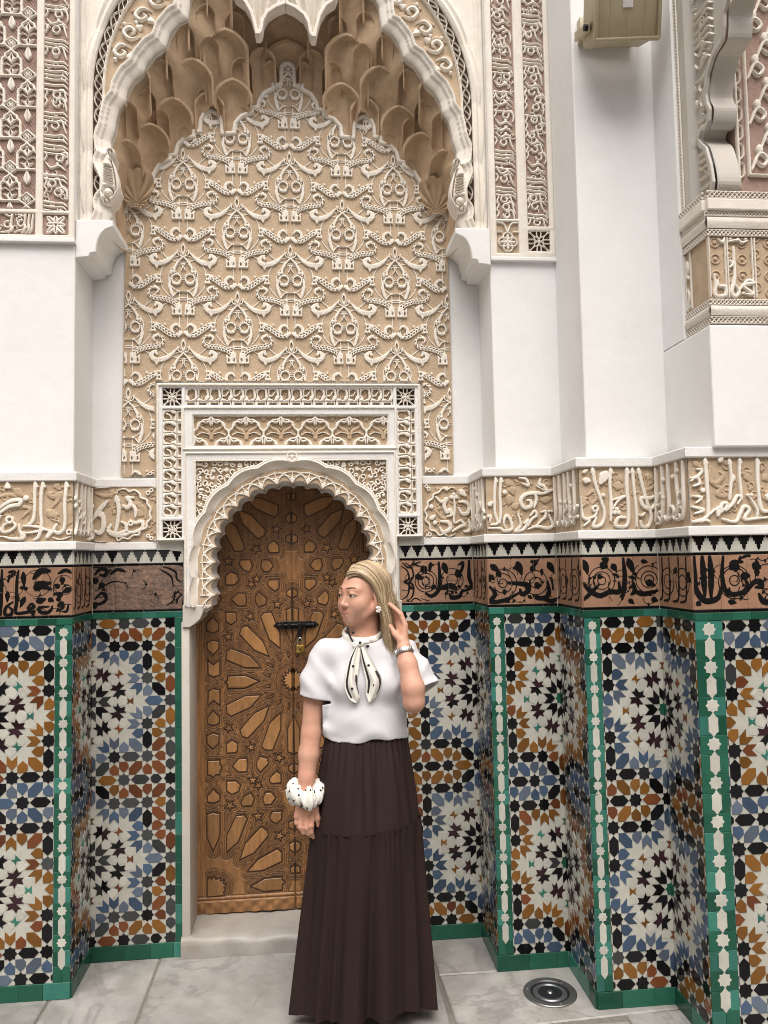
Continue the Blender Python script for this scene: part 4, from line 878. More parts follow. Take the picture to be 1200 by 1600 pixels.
def polz(r, a):                                    # a along the arch: below the springing it runs straight down
    if a < 0: return (AX + r, ZC_ + a * .36)
    if a > math.pi: return (AX - r, ZC_ + (math.pi - a) * .36)
    return pol(r, a)
dth = math.pi / NS
aa = math.pi / 2 - 5 * dth - dth * .0
for k in range(-10, 11):
    for c_ in (math.pi / 2 + k * dth,):
        if c_ < -.42 or c_ > math.pi + .42: continue
        for sg in (1, -1):
            f2.curve([polz(.344, c_), polz(.366, c_ + sg * dth * .22), polz(.386, c_ + sg * dth * .5), polz(.392, c_ + sg * dth * .95)], .0055, 5)
            f2.curve([polz(.356, c_ + sg * dth * .1), polz(.378, c_ + sg * dth * .45), polz(.370, c_ + sg * dth * .9)], .004, 5)
        f2.poly([polz(.338, c_), polz(.362, c_ + dth * .13), polz(.376, c_), polz(.362, c_ - dth * .13)])
        f2.line([polz(.37, c_), polz(.398, c_)], .005)
f2.F = np.maximum(f2.F, r_in(polar(f2.X, f2.Y)[1]) - polar(f2.X, f2.Y)[0])
link('arch_lacework', relief(f2, .007, .002, edge=.7), M_CARVE, DS, FR_0 @ T(0, 0, .0195), 'stuff')
# intrados (soffit of the scalloped edge) down to the door
mb = MB(); n = 170; P = []
for i in range(n + 1):
    a = -.52 + (math.pi + 1.04) * i / n; tt = a if a < math.pi / 2 else math.pi - a; P.append(polz(float(r_in(np.array(tt))), a))
v = []; 
for x, z in P: v += [(x, -.0195, z), (x, .195, z)]
mb.add(v, [(2 * i, 2 * i + 1, 2 * i + 3, 2 * i + 2) for i in range(n)]); mb.obj('arch_soffit', M_LEDGE, DS)
# tympanum wall behind the arch and its brackets
f = Fld(-.57, .40, 1.46, 2.3, .006); f.F = f.F * 0 - .01; ro, th = polar(f.X, f.Y); f.F = np.maximum(f.F, .398 - ro)
for sg in (1, -1):
    mb = MB(); prof = [(.352, 1.47), (.362, 1.455), (.385, 1.452), (.39, 1.435), (.40, 1.41), (.425, 1.388), (.445, 1.375), (.475, 1.375), (.475, 1.47)]
    mb.prism([(AX + sg * a, b) for a, b in prof], -.19, .022, .003); mb.obj('arch_bracket', M_JAMB, DS, FR_0, angle=30)
MB().box(-.556, .384, .006, .42, 2.03, 2.5).obj('lintel_core', M_LEDGE, DS)
f = Fld(-.56, .388, 1.44, 2.06, .005); f.F = f.F * 0 - .01; ro, th = polar(f.X, f.Y); f.F = np.maximum(f.F, .372 - ro)
link('arch_wall', relief(f, .19, base=-.19, hf=np.full(f.F.shape, -.003)), M_LEDGE, DS, FR_0)
# grounds of the sunk panels
g.F = SPF - .006; link('sunk_ground', relief(g, .004, hf=np.full(g.F.shape, .004)), M_TAN, DS, FR_0)
for a, b, c, d in [KH, LAM] + KV:
    MB().add([(a - .004, c - .004, .004), (b + .004, c - .004, .004), (b + .004, d + .004, .004), (a - .004, d + .004, .004)], [(0, 1, 2, 3)]).obj('sunk_ground', M_TAN, DS, FR_0 @ T(0, 0, 0 if c > 1.7 else -.001))
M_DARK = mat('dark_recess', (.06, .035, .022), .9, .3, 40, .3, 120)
for a, b, c, d in SQ:
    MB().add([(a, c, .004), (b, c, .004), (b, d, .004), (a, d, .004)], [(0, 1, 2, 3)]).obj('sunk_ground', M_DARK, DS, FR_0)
    f = Fld(a, b, c, d, .0018); mx, my = (a + b) / 2, (c + d) / 2; r = (b - a) / 2
    for k in range(4):
        t = R(45 + 90 * k); f.line(arc(mx + r * 1.05 * math.cos(t), my + r * 1.05 * math.sin(t), r * .95, 0, 360, 40), .0045)
        t = R(90 * k); f.line(arc(mx + r * 1.3 * math.cos(t), my + r * 1.3 * math.sin(t), r * .92, 0, 360, 40), .0042)
    f.line(arc(mx, my, r * .28, 0, 360, 20), .004); f.disc(mx, my, .005); f.clip([(a, c), (b, c), (b, d), (a, d)])
    link('star_grille', relief(f, .014, .002, edge=.7), M_CARVE, DS, FR_0 @ T(0, 0, .004))
def kufic(L, H, seed):
    """strip of squared script: white body with leaf-shaped and slot-shaped openings"""
    f = Fld(0, L, 0, H, .0019); f.F = f.F * 0 - .006; rs = random.Random(seed); n = int(round(L / .052)); w = L / n
    for i in range(n):
        x = (i + .5) * w; q = rs.random(); k = w * .33
        P = [(x - k, H * .42), (x - k * .9, H * .9), (x - k * .1, H * .96), (x + k * .8, H * .88), (x + k, H * .62), (x + k * .55, H * .5), (x + k * .3, H * .3), (x - k * .35, H * .36)]
        if q < .4: P = [(2 * x - p, z) for p, z in P]
        f.poly(P, True); f.poly([(x - k * 1.0, H * .02), (x + k * .9, H * .02), (x + k * .9, H * .17), (x - k * 1.0, H * .17)], True)
        if q > .55: f.curve([(x - k * .9, H * .55), (x - k * .1, H * .6), (x + k * .5, H * .8)], .006)
        f.line([((i + 1) * w - .004, H * .04), ((i + 1) * w - .004, H * .3), ((i + 1) * w + .005, H * .45), ((i + 1) * w, H * .97)], .0026, True)
    f.line([(0, H * .99), (L, H * .99)], .004); f.line([(0, H * .24), (L, H * .24)], .0022, True)
    return relief(f, .016, .002, edge=.75)
def kleaf(L, H):
    f = Fld(0, L, 0, H, .0024); n = int(round(L / .052)); w = L / n
    for i in range(n):
        x = (i + .5) * w
        for j in range(3): f.curve([(x - w * .3 + j * w * .12, H * .4), (x - w * .1 + j * w * .14, H * .62), (x + j * w * .12, H * .9)], .005)
    return relief(f, .007, .003)
a, b, c, d = KH; link('kufic_strip', kufic(b - a, d - c, 3), M_CARVE, DS, FR_0 @ T(a, c, .004)); link('leaf_carving', kleaf(b - a, d - c), M_TAN, DS, FR_0 @ T(a, c, .004), 'stuff')
for i, (a, b, c, d) in enumerate(KV):
    W = FR_0 @ T(b, c, .004) @ Matrix.Rotation(R(90), 4, 'Z'); link('kufic_strip', kufic(d - c, b - a, 5 + i), M_CARVE, DS, W); link('leaf_carving', kleaf(d - c, b - a), M_TAN, DS, W, 'stuff')
# lambrequin net
a, b, c, d = LAM; f = Fld(a, b, c, d, .0019); fb = Fld(a, b, c, d, .0022); uu = .00053; PX = 286 * uu; PZ = 158 * uu
half = [(0, 6), (22, 44), (44, 54), (78, 46), (106, 66), (112, 100), (136, 122), (142, 158), (118, 186), (84, 190), (56, 214), (44, 240)]
for row in range(-1, 3):
    for k in range(-1, 8):
        x0 = a + .078 + k * PX + (row % 2) * PX / 2; z0 = d - .003 - row * PZ
        for s in (1, -1):
            f.curve([(x0 + s * x * uu, z0 - z * uu) for x, z in half], .0078, 5)
            f.poly(cat([(x0 + s * 3 * uu, z0 - 24 * uu), (x0 + s * 16 * uu, z0 - 56 * uu), (x0 + s * 4 * uu, z0 - 84 * uu)], 3, True))
            fb.curve([(x0 + s * 8 * uu, z0 - 190 * uu), (x0 + s * 20 * uu, z0 - 130 * uu), (x0 + s * 70 * uu, z0 - 100 * uu), (x0 + s * 90 * uu, z0 - 74 * uu), (x0 + s * 62 * uu, z0 - 62 * uu)], [.010, .014, .012, .008], 5)
            fb.curve([(x0 + s * 30 * uu, z0 - 170 * uu), (x0 + s * 80 * uu, z0 - 150 * uu), (x0 + s * 120 * uu, z0 - 150 * uu)], .006, 4); fb.curve([(x0 + s * 12 * uu, z0 - 100 * uu), (x0, z0 - 118 * uu)], .006)
            f.curve([(x0 + s * 20 * uu, z0 - 150 * uu), (x0 + s * 70 * uu, z0 - 138 * uu), (x0 + s * 118 * uu, z0 - 160 * uu)], .003, 4)
f.line([(a, c), (b, c), (b, d), (a, d)], .008, closed=True)
link('lambrequin_net', relief(f, .015, .002, edge=.75), M_CARVE, DS, FR_0 @ T(0, 0, .004)); link('leaf_carving', relief(fb, .008, .004), M_TAN, DS, FR_0 @ T(0, 0, .004), 'stuff')
# spandrel scrollwork
for sg in (1, -1):
    f = Fld(AX, AX + .44, 1.62, 2.11, .0019); rs = random.Random(21)
    for i in range(15):
        for j in range(16):
            x = AX + .03 + i * .0285 + rs.uniform(-.006, .006); z = 1.64 + j * .0295 + rs.uniform(-.006, .006); a0 = rs.uniform(0, 6.28); dr_ = rs.choice((1, -1)); r0 = rs.uniform(.010, .0155)
            f.line([(x + r0 * (1 - .62 * q / 12) * math.cos(a0 + dr_ * q * .42), z + r0 * (1 - .62 * q / 12) * math.sin(a0 + dr_ * q * .42)) for q in range(13)], [.005, .0062, .0075], )
            f.seg((x + r0 * math.cos(a0), z + r0 * math.sin(a0)), (x + r0 * math.cos(a0) + rs.uniform(-.02, .02), z + r0 * math.sin(a0) + rs.uniform(-.02, .02)), .0026, .0035)
            if rs.random() < .3: f.disc(x, z, .0042)
    ro, th = polar(f.X, f.Y); f.F = np.maximum(f.F, np.maximum(r_out(th) + .015 - ro, np.maximum(f.X - SPX[1] + .004, f.Y - SPX[3] + .004))); f.F = np.maximum(f.F, .040 - (f.X - AX))
    me = relief(f, .013, .002, edge=.75); W = FR_0 @ T(0, 0, .004)
    if sg < 0: W = FR_0 @ T(2 * AX, 0, .004) @ Matrix.Scale(-1, 4, (1, 0, 0))
    link('spandrel_scrollwork', me, M_CARVE, DS, W)
f = Fld(-.68, .51, 1.60, 2.13, .0024); f.F = np.abs(SPF[int(round((1.60 - 1.44) / .0026)):, :][:1, :1]) * 0 + .05 if False else f.F
g2 = Fld(-.68, .51, 1.60, 2.13, .0026); rect(g2, *SPX, False); ro, th = polar(g2.X, g2.Y); q = np.maximum(np.maximum(g2.F, r_out(th) + .012 - ro), .034 - np.abs(g2.X - AX)); g2.F = np.abs(q + .002) - .0035
link('spandrel_fillet', relief(g2, .006, .002, edge=.7), M_CARVE, DS, FR_0 @ T(0, 0, .022), 'stuff')
# marble jambs
for x0, x1 in ((-.566, -.530), (.346, .396)): MB().bbox(x0, x1, -.012, .19, .06, 1.40, .006).obj('jamb', M_JAMB, DS, angle=30)

# ------------------------------------------------------------------ threshold
st = thing('threshold_step', (AX, -.02, 0), 'worn grey marble threshold step under the wooden door', 'step')
n = 40; mb = MB(); xs = np.linspace(-.568, .398, n); prof = [(-.034, -.02), (-.034, .05), (-.030, .070), (-.018, .080), (.02, .083), (.30, .083)]
v = []
for i, x in enumerate(xs):
    w = .006 * math.sin(x * 9) * math.sin(x * 23 + 1) - .010 * math.exp(-((x + .1) / .2) ** 2)
    for k, (y, z) in enumerate(prof): v.append((x, y + (.004 * math.sin(x * 31 + k) if k < 4 else 0), z + (w * (k >= 2) if k < 5 else w * .2)))
m_ = len(prof); mb.add(v, [(i * m_ + k, (i + 1) * m_ + k, (i + 1) * m_ + k + 1, i * m_ + k + 1) for i in range(n - 1) for k in range(m_ - 1)])
mb.obj('tread', M_STEP, st, smooth=True)

# ------------------------------------------------------------------ double door
DXc, DY, DZc = -.095, .195, 1.105; px = .00302
Aq = lambda P: [((x - 1028) / 6.4 * px, -(y - 783) / 6.4 * px) for x, y in P]
Bq = lambda P: [((x - 980) / 6.156 * px, -(118.1 + y / 6.156) * px) for x, y in P]
PAN = [Aq(p) for p in ([(400, 725), (565, 722), (700, 783), (565, 842), (400, 842), (398, 800), (375, 783), (398, 766)], [(385, 1000), (565, 918), (720, 915), (615, 1030), (430, 1107), (390, 1075)], [(515, 1240), (655, 1085), (795, 1022), (745, 1160), (590, 1320), (535, 1305)],
  [(720, 1405), (800, 1185), (905, 1095), (905, 1245), (825, 1445), (755, 1440)], [(970, 1465), (970, 1245), (1022, 1140), (1022, 1488)], [(215, 865), (265, 840), (325, 855), (325, 1000), (265, 950), (212, 995)], [(205, 1110), (262, 1050), (318, 1110), (318, 1170), (262, 1190), (205, 1170)],
  [(200, 1285), (258, 1260), (315, 1280), (315, 1355), (255, 1410), (200, 1355)], [(385, 1370), (435, 1335), (490, 1370), (490, 1430), (470, 1452), (385, 1455)], [(740, 846), (800, 822), (806, 842)], [(775, 945), (836, 912), (840, 926), (800, 946)], [(868, 1022), (905, 968), (908, 990)], [(972, 1052), (986, 1004), (1000, 1030), (980, 1056)])]
PAN += [Bq(p) for p in ([(188, -20), (300, -20), (300, 20), (318, 50), (300, 80), (300, 110), (262, 110), (240, 135), (215, 112), (188, 112)], [(415, 40), (475, -25), (545, -25), (555, 30), (545, 95), (470, 95)], [(638, 10), (665, -38), (735, -15), (745, 30), (668, 105), (636, 60)], [(760, 155), (820, 105), (858, 135), (858, 210), (770, 212), (752, 185)],
  [(362, 175), (445, 175), (485, 215), (470, 270), (405, 295), (362, 260)], [(185, 300), (240, 240), (298, 300), (298, 345), (240, 365), (185, 350)], [(490, 370), (525, 315), (580, 290), (612, 345), (590, 405), (500, 405)], [(690, 340), (715, 292), (765, 290), (808, 345), (765, 400), (705, 402)], [(930, 65), (974, 40), (974, 130), (930, 100)],
  [(180, 465), (235, 450), (298, 465), (298, 660), (235, 795), (178, 660)], [(445, 490), (515, 485), (545, 520), (465, 720), (358, 810), (358, 660)], [(525, 745), (670, 600), (725, 635), (740, 680), (605, 830), (475, 885)], [(645, 890), (820, 805), (858, 840), (858, 920), (690, 990), (545, 995)], [(575, 1130), (700, 1065), (858, 1060), (860, 1085), (885, 1105), (860, 1130), (858, 1175), (690, 1180)],
  [(180, 1045), (205, 1030), (220, 1048), (240, 1022), (262, 1050), (300, 1040), (300, 1068), (330, 1062), (322, 1090), (350, 1100), (332, 1125), (345, 1150), (325, 1165), (335, 1195), (180, 1200)], [(750, 520), (775, 470), (860, 470), (860, 535), (815, 580), (770, 555)], [(928, 770), (974, 742), (974, 848), (928, 815)], [(925, 575), (974, 552), (974, 642), (925, 620)], [(935, 985), (974, 960), (974, 1030), (940, 1030)])]
def star5(cx, cy, r, a0, sc): return [(cx + (r if k % 2 == 0 else r * .42) * math.cos(R(a0 + 36 * k)), cy + (r if k % 2 == 0 else r * .42) * math.sin(R(a0 + 36 * k))) for k in range(10)]
PAN += [Aq(star5(408, 1220, 46, 100, 1)), Aq(star5(618, 1410, 44, 40, 1)), Aq(star5(885, 1520, 48, 80, 1))] + [Bq(star5(*q)) for q in ((390, 395, 52, 90, 1), (645, 505, 50, 120, 1), (840, 690, 50, 150, 1), (600, 175, 42, -90, 1), (650, 225, 42, 90, 1))]
CST = [((.050 if k % 2 == 0 else .036) * math.cos(R(90 + 11.25 * k)), (.050 if k % 2 == 0 else .036) * math.sin(R(90 + 11.25 * k))) for k in range(17)] + [(-.004, -.036), (-.004, .05)]
CST = [(min(x, -.0035), y) for x, y in CST]
DW = .443; DB, DT = .088 - DZc, 2.06 - DZc
DOOR = thing('double_door', (DXc, DY, .088), 'tall wooden double door covered in interlaced star strapwork, bolted shut', 'door')
wf = Fld(-DW, 0, DB, DT, .0029); D = np.full(wf.F.shape, .06)
full_q = [(p, False) for p in PAN] + [([(x, -y) for x, y in p], True) for p in PAN] + [(CST, False)]
for p, _ in full_q:
    xs = [q[0] for q in p]; ys = [q[1] for q in p]; w = wf.win(min(xs) - .05, max(xs) + .05, min(ys) - .05, max(ys) + .05)
    if w is None: continue
    D[w] = np.minimum(D[w], wf.psdf(p, wf.X[w], wf.Y[w]))
X, Y = wf.X, wf.Y
stile = np.minimum(np.minimum(X + DW, -X + .02), np.minimum(Y - DB - .0, DT - Y + .5))
inp = (X > -.400) & (Y > -.985 + 0) & (Y < .93)
gro = lambda d, c, w, a: a * np.exp(-((d - c) / w) ** 2)
Hs = .010 - gro(D, .0025, .0022, .006) - gro(D, .009, .0016, .0042) - gro(D, .0155, .0016, .0042) - gro(D, .022, .0017, .0045) - gro(D, .0285, .0016, .004) - gro(D, .035, .002, .004)
fx = -X - .400
Hst = .012 - gro(fx, .004, .0025, .006) - gro(fx, .014, .002, .004) - gro(fx, .024, .002, .004)
Hbt = .012 - gro(-.945 - Y, .0, .003, .007) - gro(-.962 - Y, 0, .003, .005)
H0 = np.where(X < -.400, Hst, Hs); H0 = np.where(Y < -.942, np.minimum(.012, Hbt), H0)
H0 = np.where(Y < -.965, .014 + .003 * np.sin(X * 95) * np.sin((Y + .98) * 120), H0)
H0 = np.where(X > -.005, .004, H0)
def sheet(H): 
    ny, nx = H.shape; V = np.stack([X, Y, H], -1).reshape(-1, 3); i, j = np.meshgrid(np.arange(ny - 1), np.arange(nx - 1), indexing='ij')
    q = np.stack([i * nx + j, i * nx + j + 1, (i + 1) * nx + j + 1, (i + 1) * nx + j], -1).reshape(-1, 4); return npmesh(V, q.ravel(), np.arange(len(q)) * 4, np.full(len(q), 4), False)
leafmesh = sheet(H0)
FD = FRONT(DXc, DY, DZc)
lines = Fld(-DW, 0, DB, DT, .0029); lines.F = np.minimum(np.minimum(np.abs(D - .011), np.abs(D - .0195)), np.abs(D - .028)) - .0011
lines.F = np.maximum(lines.F, np.maximum(-.400 - X, -.940 - Y)); lines.F = np.minimum(lines.F, np.minimum(np.minimum(np.abs(X + .404), np.abs(X + .416)), np.abs(X + .428)) - .0011)
linemesh = relief(lines, .0112, hf=np.full(X.shape, .0112))
for sg in (1, -1):
    W = FD if sg > 0 else FD @ Matrix.Scale(-1, 4, (1, 0, 0))
    lf = link('door_leaf', leafmesh, M_WOOD, DOOR, W)
    link('groove_darkening', linemesh, M_WOODG, lf, W, 'stuff')  # thin dark lines that put groove darkening into the colour, for contrast
    for p, flip in full_q:
        if area(p) < 0: p = p[::-1]
        cx = sum(q[0] for q in p) / len(p); cy = sum(q[1] for q in p) / len(p)
        if cy + 0 > DT: continue
        pc = np.array([(x - cx, y - cy) for x, y in p]); k = ('dp', tuple(np.round(pc, 4).ravel()))
        if k not in TILE_CACHE:
            mb = MB(); mb.prism(inset_poly(pc, .0022), .002, .0125, .0022); TILE_CACHE[k] = mb.me(angle=30)
            mb = MB(); mb.prism(inset_poly(pc, -.0026), .001, .0104, 0); TILE_CACHE[k + (1,)] = mb.me(angle=30)
        pn = link('panel', TILE_CACHE[k], M_WOODP, lf, W @ T(cx, cy)); link('inlay', TILE_CACHE[k + (1,)], M_WOODD, lf, W @ T(cx, cy))
    MB().box(-DW, -.0015, DB, DT, -.05, .0015).obj('door_core', M_WOODD, DOOR, W)
# iron bolt and padlock
bz = 1.358 - DZc; bl = thing('sliding_bolt', (-.07, DY - .03, 1.358), 'black iron sliding bolt across both door leaves', 'bolt')
pl_ = [(-.088, 0), (-.066, .016), (-.058, .009), (-.052, .017), (-.02, .017), (.03, .017), (.088, .017), (.094, .010), (.10, .016), (.122, 0), (.10, -.016), (.094, -.010), (.088, -.017), (-.052, -.017), (-.058, -.009), (-.066, -.016)]
MB().prism(pl_, .012, .019, .002).obj('back_plate', M_IRON, bl, FD @ T(0, bz, 0), angle=30)
mb = MB(); mb.tube([(-.066, .0, .028), (.10, 0, .028)], .0075, 12); mb.obj('bar', M_IRON, bl, FD @ T(0, bz, 0), angle=40)
for x in (-.045, -.015, .055): MB().bbox(x - .007, x + .007, -.016, .016, .016, .038, .004).obj('staple', M_IRON, bl, FD @ T(0, bz, 0), angle=40)
MB().prism([(.024, .010), (.044, .010), (.042, -.05), (.046, -.062), (.034, -.074), (.022, -.062), (.026, -.05)], .030, .038, .002).obj('hasp', M_IRON, bl, FD @ T(0, bz, 0), angle=30)
pk = thing('padlock', (-.06, DY - .04, 1.25), 'small brass padlock hanging from the black door bolt', 'padlock')
MB().bbox(.016, .052, -.124, -.090, .030, .048, .004).obj('body', M_BRASS, pk, FD @ T(0, bz, 0), angle=40)
mb = MB(); mb.tube([(.024, -.092, .039), (.024, -.072, .039)] + [(.034 + .010 * math.cos(R(180 - t)), -.072 + .014 * math.sin(R(t)), .039) for t in range(20, 180, 20)] + [(.044, -.072, .039), (.044, -.092, .039)], .0032, 8); mb.obj('shackle', M_STEEL, pk, FD @ T(0, bz, 0), smooth=True)
MB().bbox(.031, .037, -.114, -.104, .047, .0490, .0008).obj('keyhole', M_IRON, pk, FD @ T(0, bz, 0))

# ------------------------------------------------------------------ great lobed arch over the niche
FA = FRONT(0, -.200)                                # carved face stands off this plane
ARCH = thing('lobed_arch', (AX, -.25, 3.0), 'large white lobed stucco arch framing the niche head', 'arch')
half_o = [(.0, 4.42), (.10, 4.40), (.17, 4.34), (.20, 4.27), (.26, 4.25), (.31, 4.20), (.33, 4.14), (.385, 4.105), (.405, 4.06), (.407, 4.022), (.414, 3.965), (.455, 3.944), (.489, 3.898), (.506, 3.837), (.552, 3.805), (.586, 3.759), (.597, 3.725), (.642, 3.683), (.665, 3.638), (.672, 3.593), (.700, 3.555), (.711, 3.504), (.717, 3.463), (.733, 3.415), (.730, 3.385)]
bot = [(.715, 3.360), (.722, 3.325), (.735, 3.318), (.712, 3.264), (.697, 3.213), (.712, 3.165), (.735, 3.14), (.728, 3.10), (.742, 3.06), (.742, 2.9)]
OPEN = [(AX + x, z) for x, z in half_o + bot] + [(AX - x, z) for x, z in (half_o + bot)[:0:-1]]
LOB = [(AX + x, z) for x, z in half_o + [(.742, 3.36), (.755, 3.2), (.742, 2.9)]] + [(AX - x, z) for x, z in (half_o + [(.742, 3.36), (.755, 3.2), (.742, 2.9)])[:0:-1]]
x0, x1, z0, z1 = UXL + .0, UX1 - .0, 3.045, 4.32
f = Fld(x0, x1, z0, z1, .0042); dop = f.psdf(OPEN, f.X, f.Y); ro = np.where(f.Y > 3.63, np.hypot(f.X - AX, f.Y - 3.63), np.abs(f.X - AX)); thA = np.where(f.Y > 3.63, np.arctan2(f.Y - 3.63, np.abs(f.X - AX)), (f.Y - 3.63) / .8)
f.F = np.maximum(-dop, dop - .060); t = np.clip(dop / .06, 0, 1)
link('lobed_edging', relief(f, .04, base=-.0, hf=.006 + .030 * np.sqrt(t) + .007 * (t > .55) + .006 * (t > .82)), M_CARVE, ARCH, FA)
fld_ = np.maximum(.056 - dop, ro - .760)
for sd_ in (f.X < AX, f.X >= AX): f.F = np.where(sd_, fld_, .05); link('spandrel_ground', relief(f, .014, hf=np.full(f.F.shape, .016)), M_TAN, ARCH, FA)
f.F = np.maximum(np.abs(ro - .760) - .006, .05 - dop); link('ring_fillet', relief(f, .034, .004), M_CARVE, ARCH, FA)
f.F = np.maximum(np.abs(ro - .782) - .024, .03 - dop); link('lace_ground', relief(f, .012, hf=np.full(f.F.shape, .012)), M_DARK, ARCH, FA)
g = Fld(x0, x1, z0, z1, .0026); rg = np.where(g.Y > 3.63, np.hypot(g.X - AX, g.Y - 3.63), np.abs(g.X - AX)); tg = np.where(g.Y > 3.63, np.arctan2(g.Y - 3.63, g.X - AX), np.where(g.X > AX, (g.Y - 3.63) / .78, math.pi - (g.Y - 3.63) / .78)); dg = g.psdf(OPEN, g.X, g.Y)
w1 = .782 + .016 * np.sin(tg * 34); w2 = .782 + .016 * np.sin(tg * 34 + math.pi); w3 = .782 + .012 * np.sin(tg * 68)
g.F = np.minimum(np.minimum(np.abs(rg - w1), np.abs(rg - w2)), np.abs(rg - w3)) - .0032; g.F = np.maximum(np.maximum(g.F, np.abs(rg - .782) - .022), .05 - dg); link('lace_band', relief(g, .024, .003), M_CARVE, ARCH, FA, 'stuff')
lobA = np.abs(np.sin(thA * 9.5)); f.F = np.maximum(np.maximum(.804 - ro, ro - (.838 + .012 * lobA)), .03 - dop); t = np.clip((ro - .804) / .04, 0, 1)
fld_ = f.F.copy()
for sd_ in (f.X < AX, f.X >= AX): f.F = np.where(sd_, fld_, .05); link('scalloped_band', relief(f, .03, hf=.030 - .012 * t + .008 * lobA - .006 * np.cos(t * 9)), M_CARVE, ARCH, FA)
# plain field with vertical mouldings
f.F = np.maximum(.836 + .012 * lobA - ro, .0 - dop); vm_ = .012 + .010 * (np.abs(f.X - x0 - .012) < .007) + .010 * (np.abs(x1 - f.X - .012) < .007) + .006 * (np.abs(f.X - x0 - .032) < .005) + .006 * (np.abs(x1 - f.X - .032) < .005)
fld_ = f.F.copy()
for sd_ in (f.X < AX, f.X >= AX): f.F = np.where(sd_, fld_, .05); link('arch_field', relief(f, .02, hf=vm_), M_CARVE, ARCH, FA)
MB().box(UXL - .001, AX - .80, -.2005, -.005, 3.058, TOP).obj('arch_core', M_WHITE, ARCH); MB().box(AX + .80, UX1 + .001, -.2005, -.005, 3.058, TOP).obj('arch_core', M_WHITE, ARCH)
# soffit of the arch edge
v = []; n = len(OPEN)
for x, z in OPEN: v += [(x, -.207, z), (x, -.135, z)]
MB().add(v, [(2 * i, 2 * i + 1, 2 * i + 3, 2 * i + 2) for i in range(n - 1) if min(OPEN[i][1], OPEN[i + 1][1]) > 3.05]).obj('arch_soffit', M_CARVE, ARCH)
# spandrel scrolls, volute consoles
for sg in (1, -1):
    f = Fld(AX, AX + .80, 3.05, 4.3, .0026); fb = Fld(AX, AX + .80, 3.05, 4.3, .003); rs = random.Random(5)
    for k in range(9):
        a = R(14 + 7.6 * k); rr_ = .705 - .010 * k; cx, cz = AX + rr_ * math.cos(a), 3.63 + rr_ * math.sin(a); s = 1 if k % 2 else -1; q = .032
        f.curve([(cx - q, cz - s * q * .6), (cx + q * .2, cz - s * q * .9), (cx + q, cz), (cx + q * .3, cz + s * q * .7), (cx - q * .4, cz + s * q * .2), (cx, cz - s * .2 * q)], [.006, .014, .016, .012, .006], 6)
        f.poly(cat([(cx - q, cz + s * q * .2), (cx - q * 1.5, cz + s * q), (cx - q * .5, cz + s * q * .9)], 4, True)); f.disc(cx + q * .9, cz + s * q * 1.1, .008)
        fb.curve([(cx - q * 1.6, cz - q), (cx, cz + q * 1.2), (cx + q * 1.4, cz + q * .6)], .012, 5); fb.disc(cx - q * 1.2, cz - q * .4, .014)
    for F_, h_, m_, nm in ((f, .016, M_CARVE, 'spandrel_scroll'), (fb, .007, M_TAN, 'spandrel_leaf')):
        d_ = F_.psdf(LOB, F_.X, F_.Y); r_ = np.where(F_.Y > 3.63, np.hypot(F_.X - AX, F_.Y - 3.63), F_.X - AX); F_.F = np.maximum(F_.F, np.maximum(.062 - d_, r_ - .752))
        W = FA @ T(0, 0, .016) if sg > 0 else FA @ T(2 * AX, 0, .016) @ Matrix.Scale(-1, 4, (1, 0, 0)); link(nm, relief(F_, h_, .003, edge=.7), m_, ARCH, W, 'stuff')
    f = Fld(AX + .66, AX + .80, 3.05, 3.42, .0022)
    f.poly(cat([(AX + .735, 3.345), (AX + .700, 3.27), (AX + .690, 3.21), (AX + .705, 3.165), (AX + .735, 3.135), (AX + .765, 3.15), (AX + .772, 3.22), (AX + .762, 3.30)], 5, True))
    f.line(arc(AX + .728, 3.355, .014, 0, 360, 22), .011); f.disc(AX + .728, 3.355, .006)
    f.curve([(AX + .725, 3.32), (AX + .712, 3.26), (AX + .706, 3.20), (AX + .73, 3.165)], .004, 5, True)
    for k in range(7): f.line([(AX + .724 - .001 * k, 3.29 - k * .012), (AX + .748, 3.296 - k * .012)], .0035, True)
    f.line(arc(AX + .735, 3.185, .02, 0, 360, 20), .005, True); f.line(arc(AX + .742, 3.150, .010, 0, 360, 16), .004, True)
    W = FA @ T(0, 0, .012) if sg > 0 else FA @ T(2 * AX, 0, .012) @ Matrix.Scale(-1, 4, (1, 0, 0)); link('volute_console', relief(f, .036, .005, edge=.6), M_CARVE, ARCH, W)
    # white bracket that carries the springing
    mb = MB(); xw = (UX1 if sg > 0 else UXL); s2 = -sg; prof = [(0, 3.06), (.150, 3.06), (.150, 3.034), (.140, 3.030), (.120, 3.022), (.102, 3.004), (.090, 2.980), (.083, 2.950), (.081, 2.925), (.060, 2.921), (.052, 2.905), (0, 2.900)]
    mb.prism([(xw + s2 * a, b) for a, b in prof], -.001, .2515, .004); mb.obj('springing_bracket', M_WHITE, ARCH, FRONT(0, 0), angle=35)
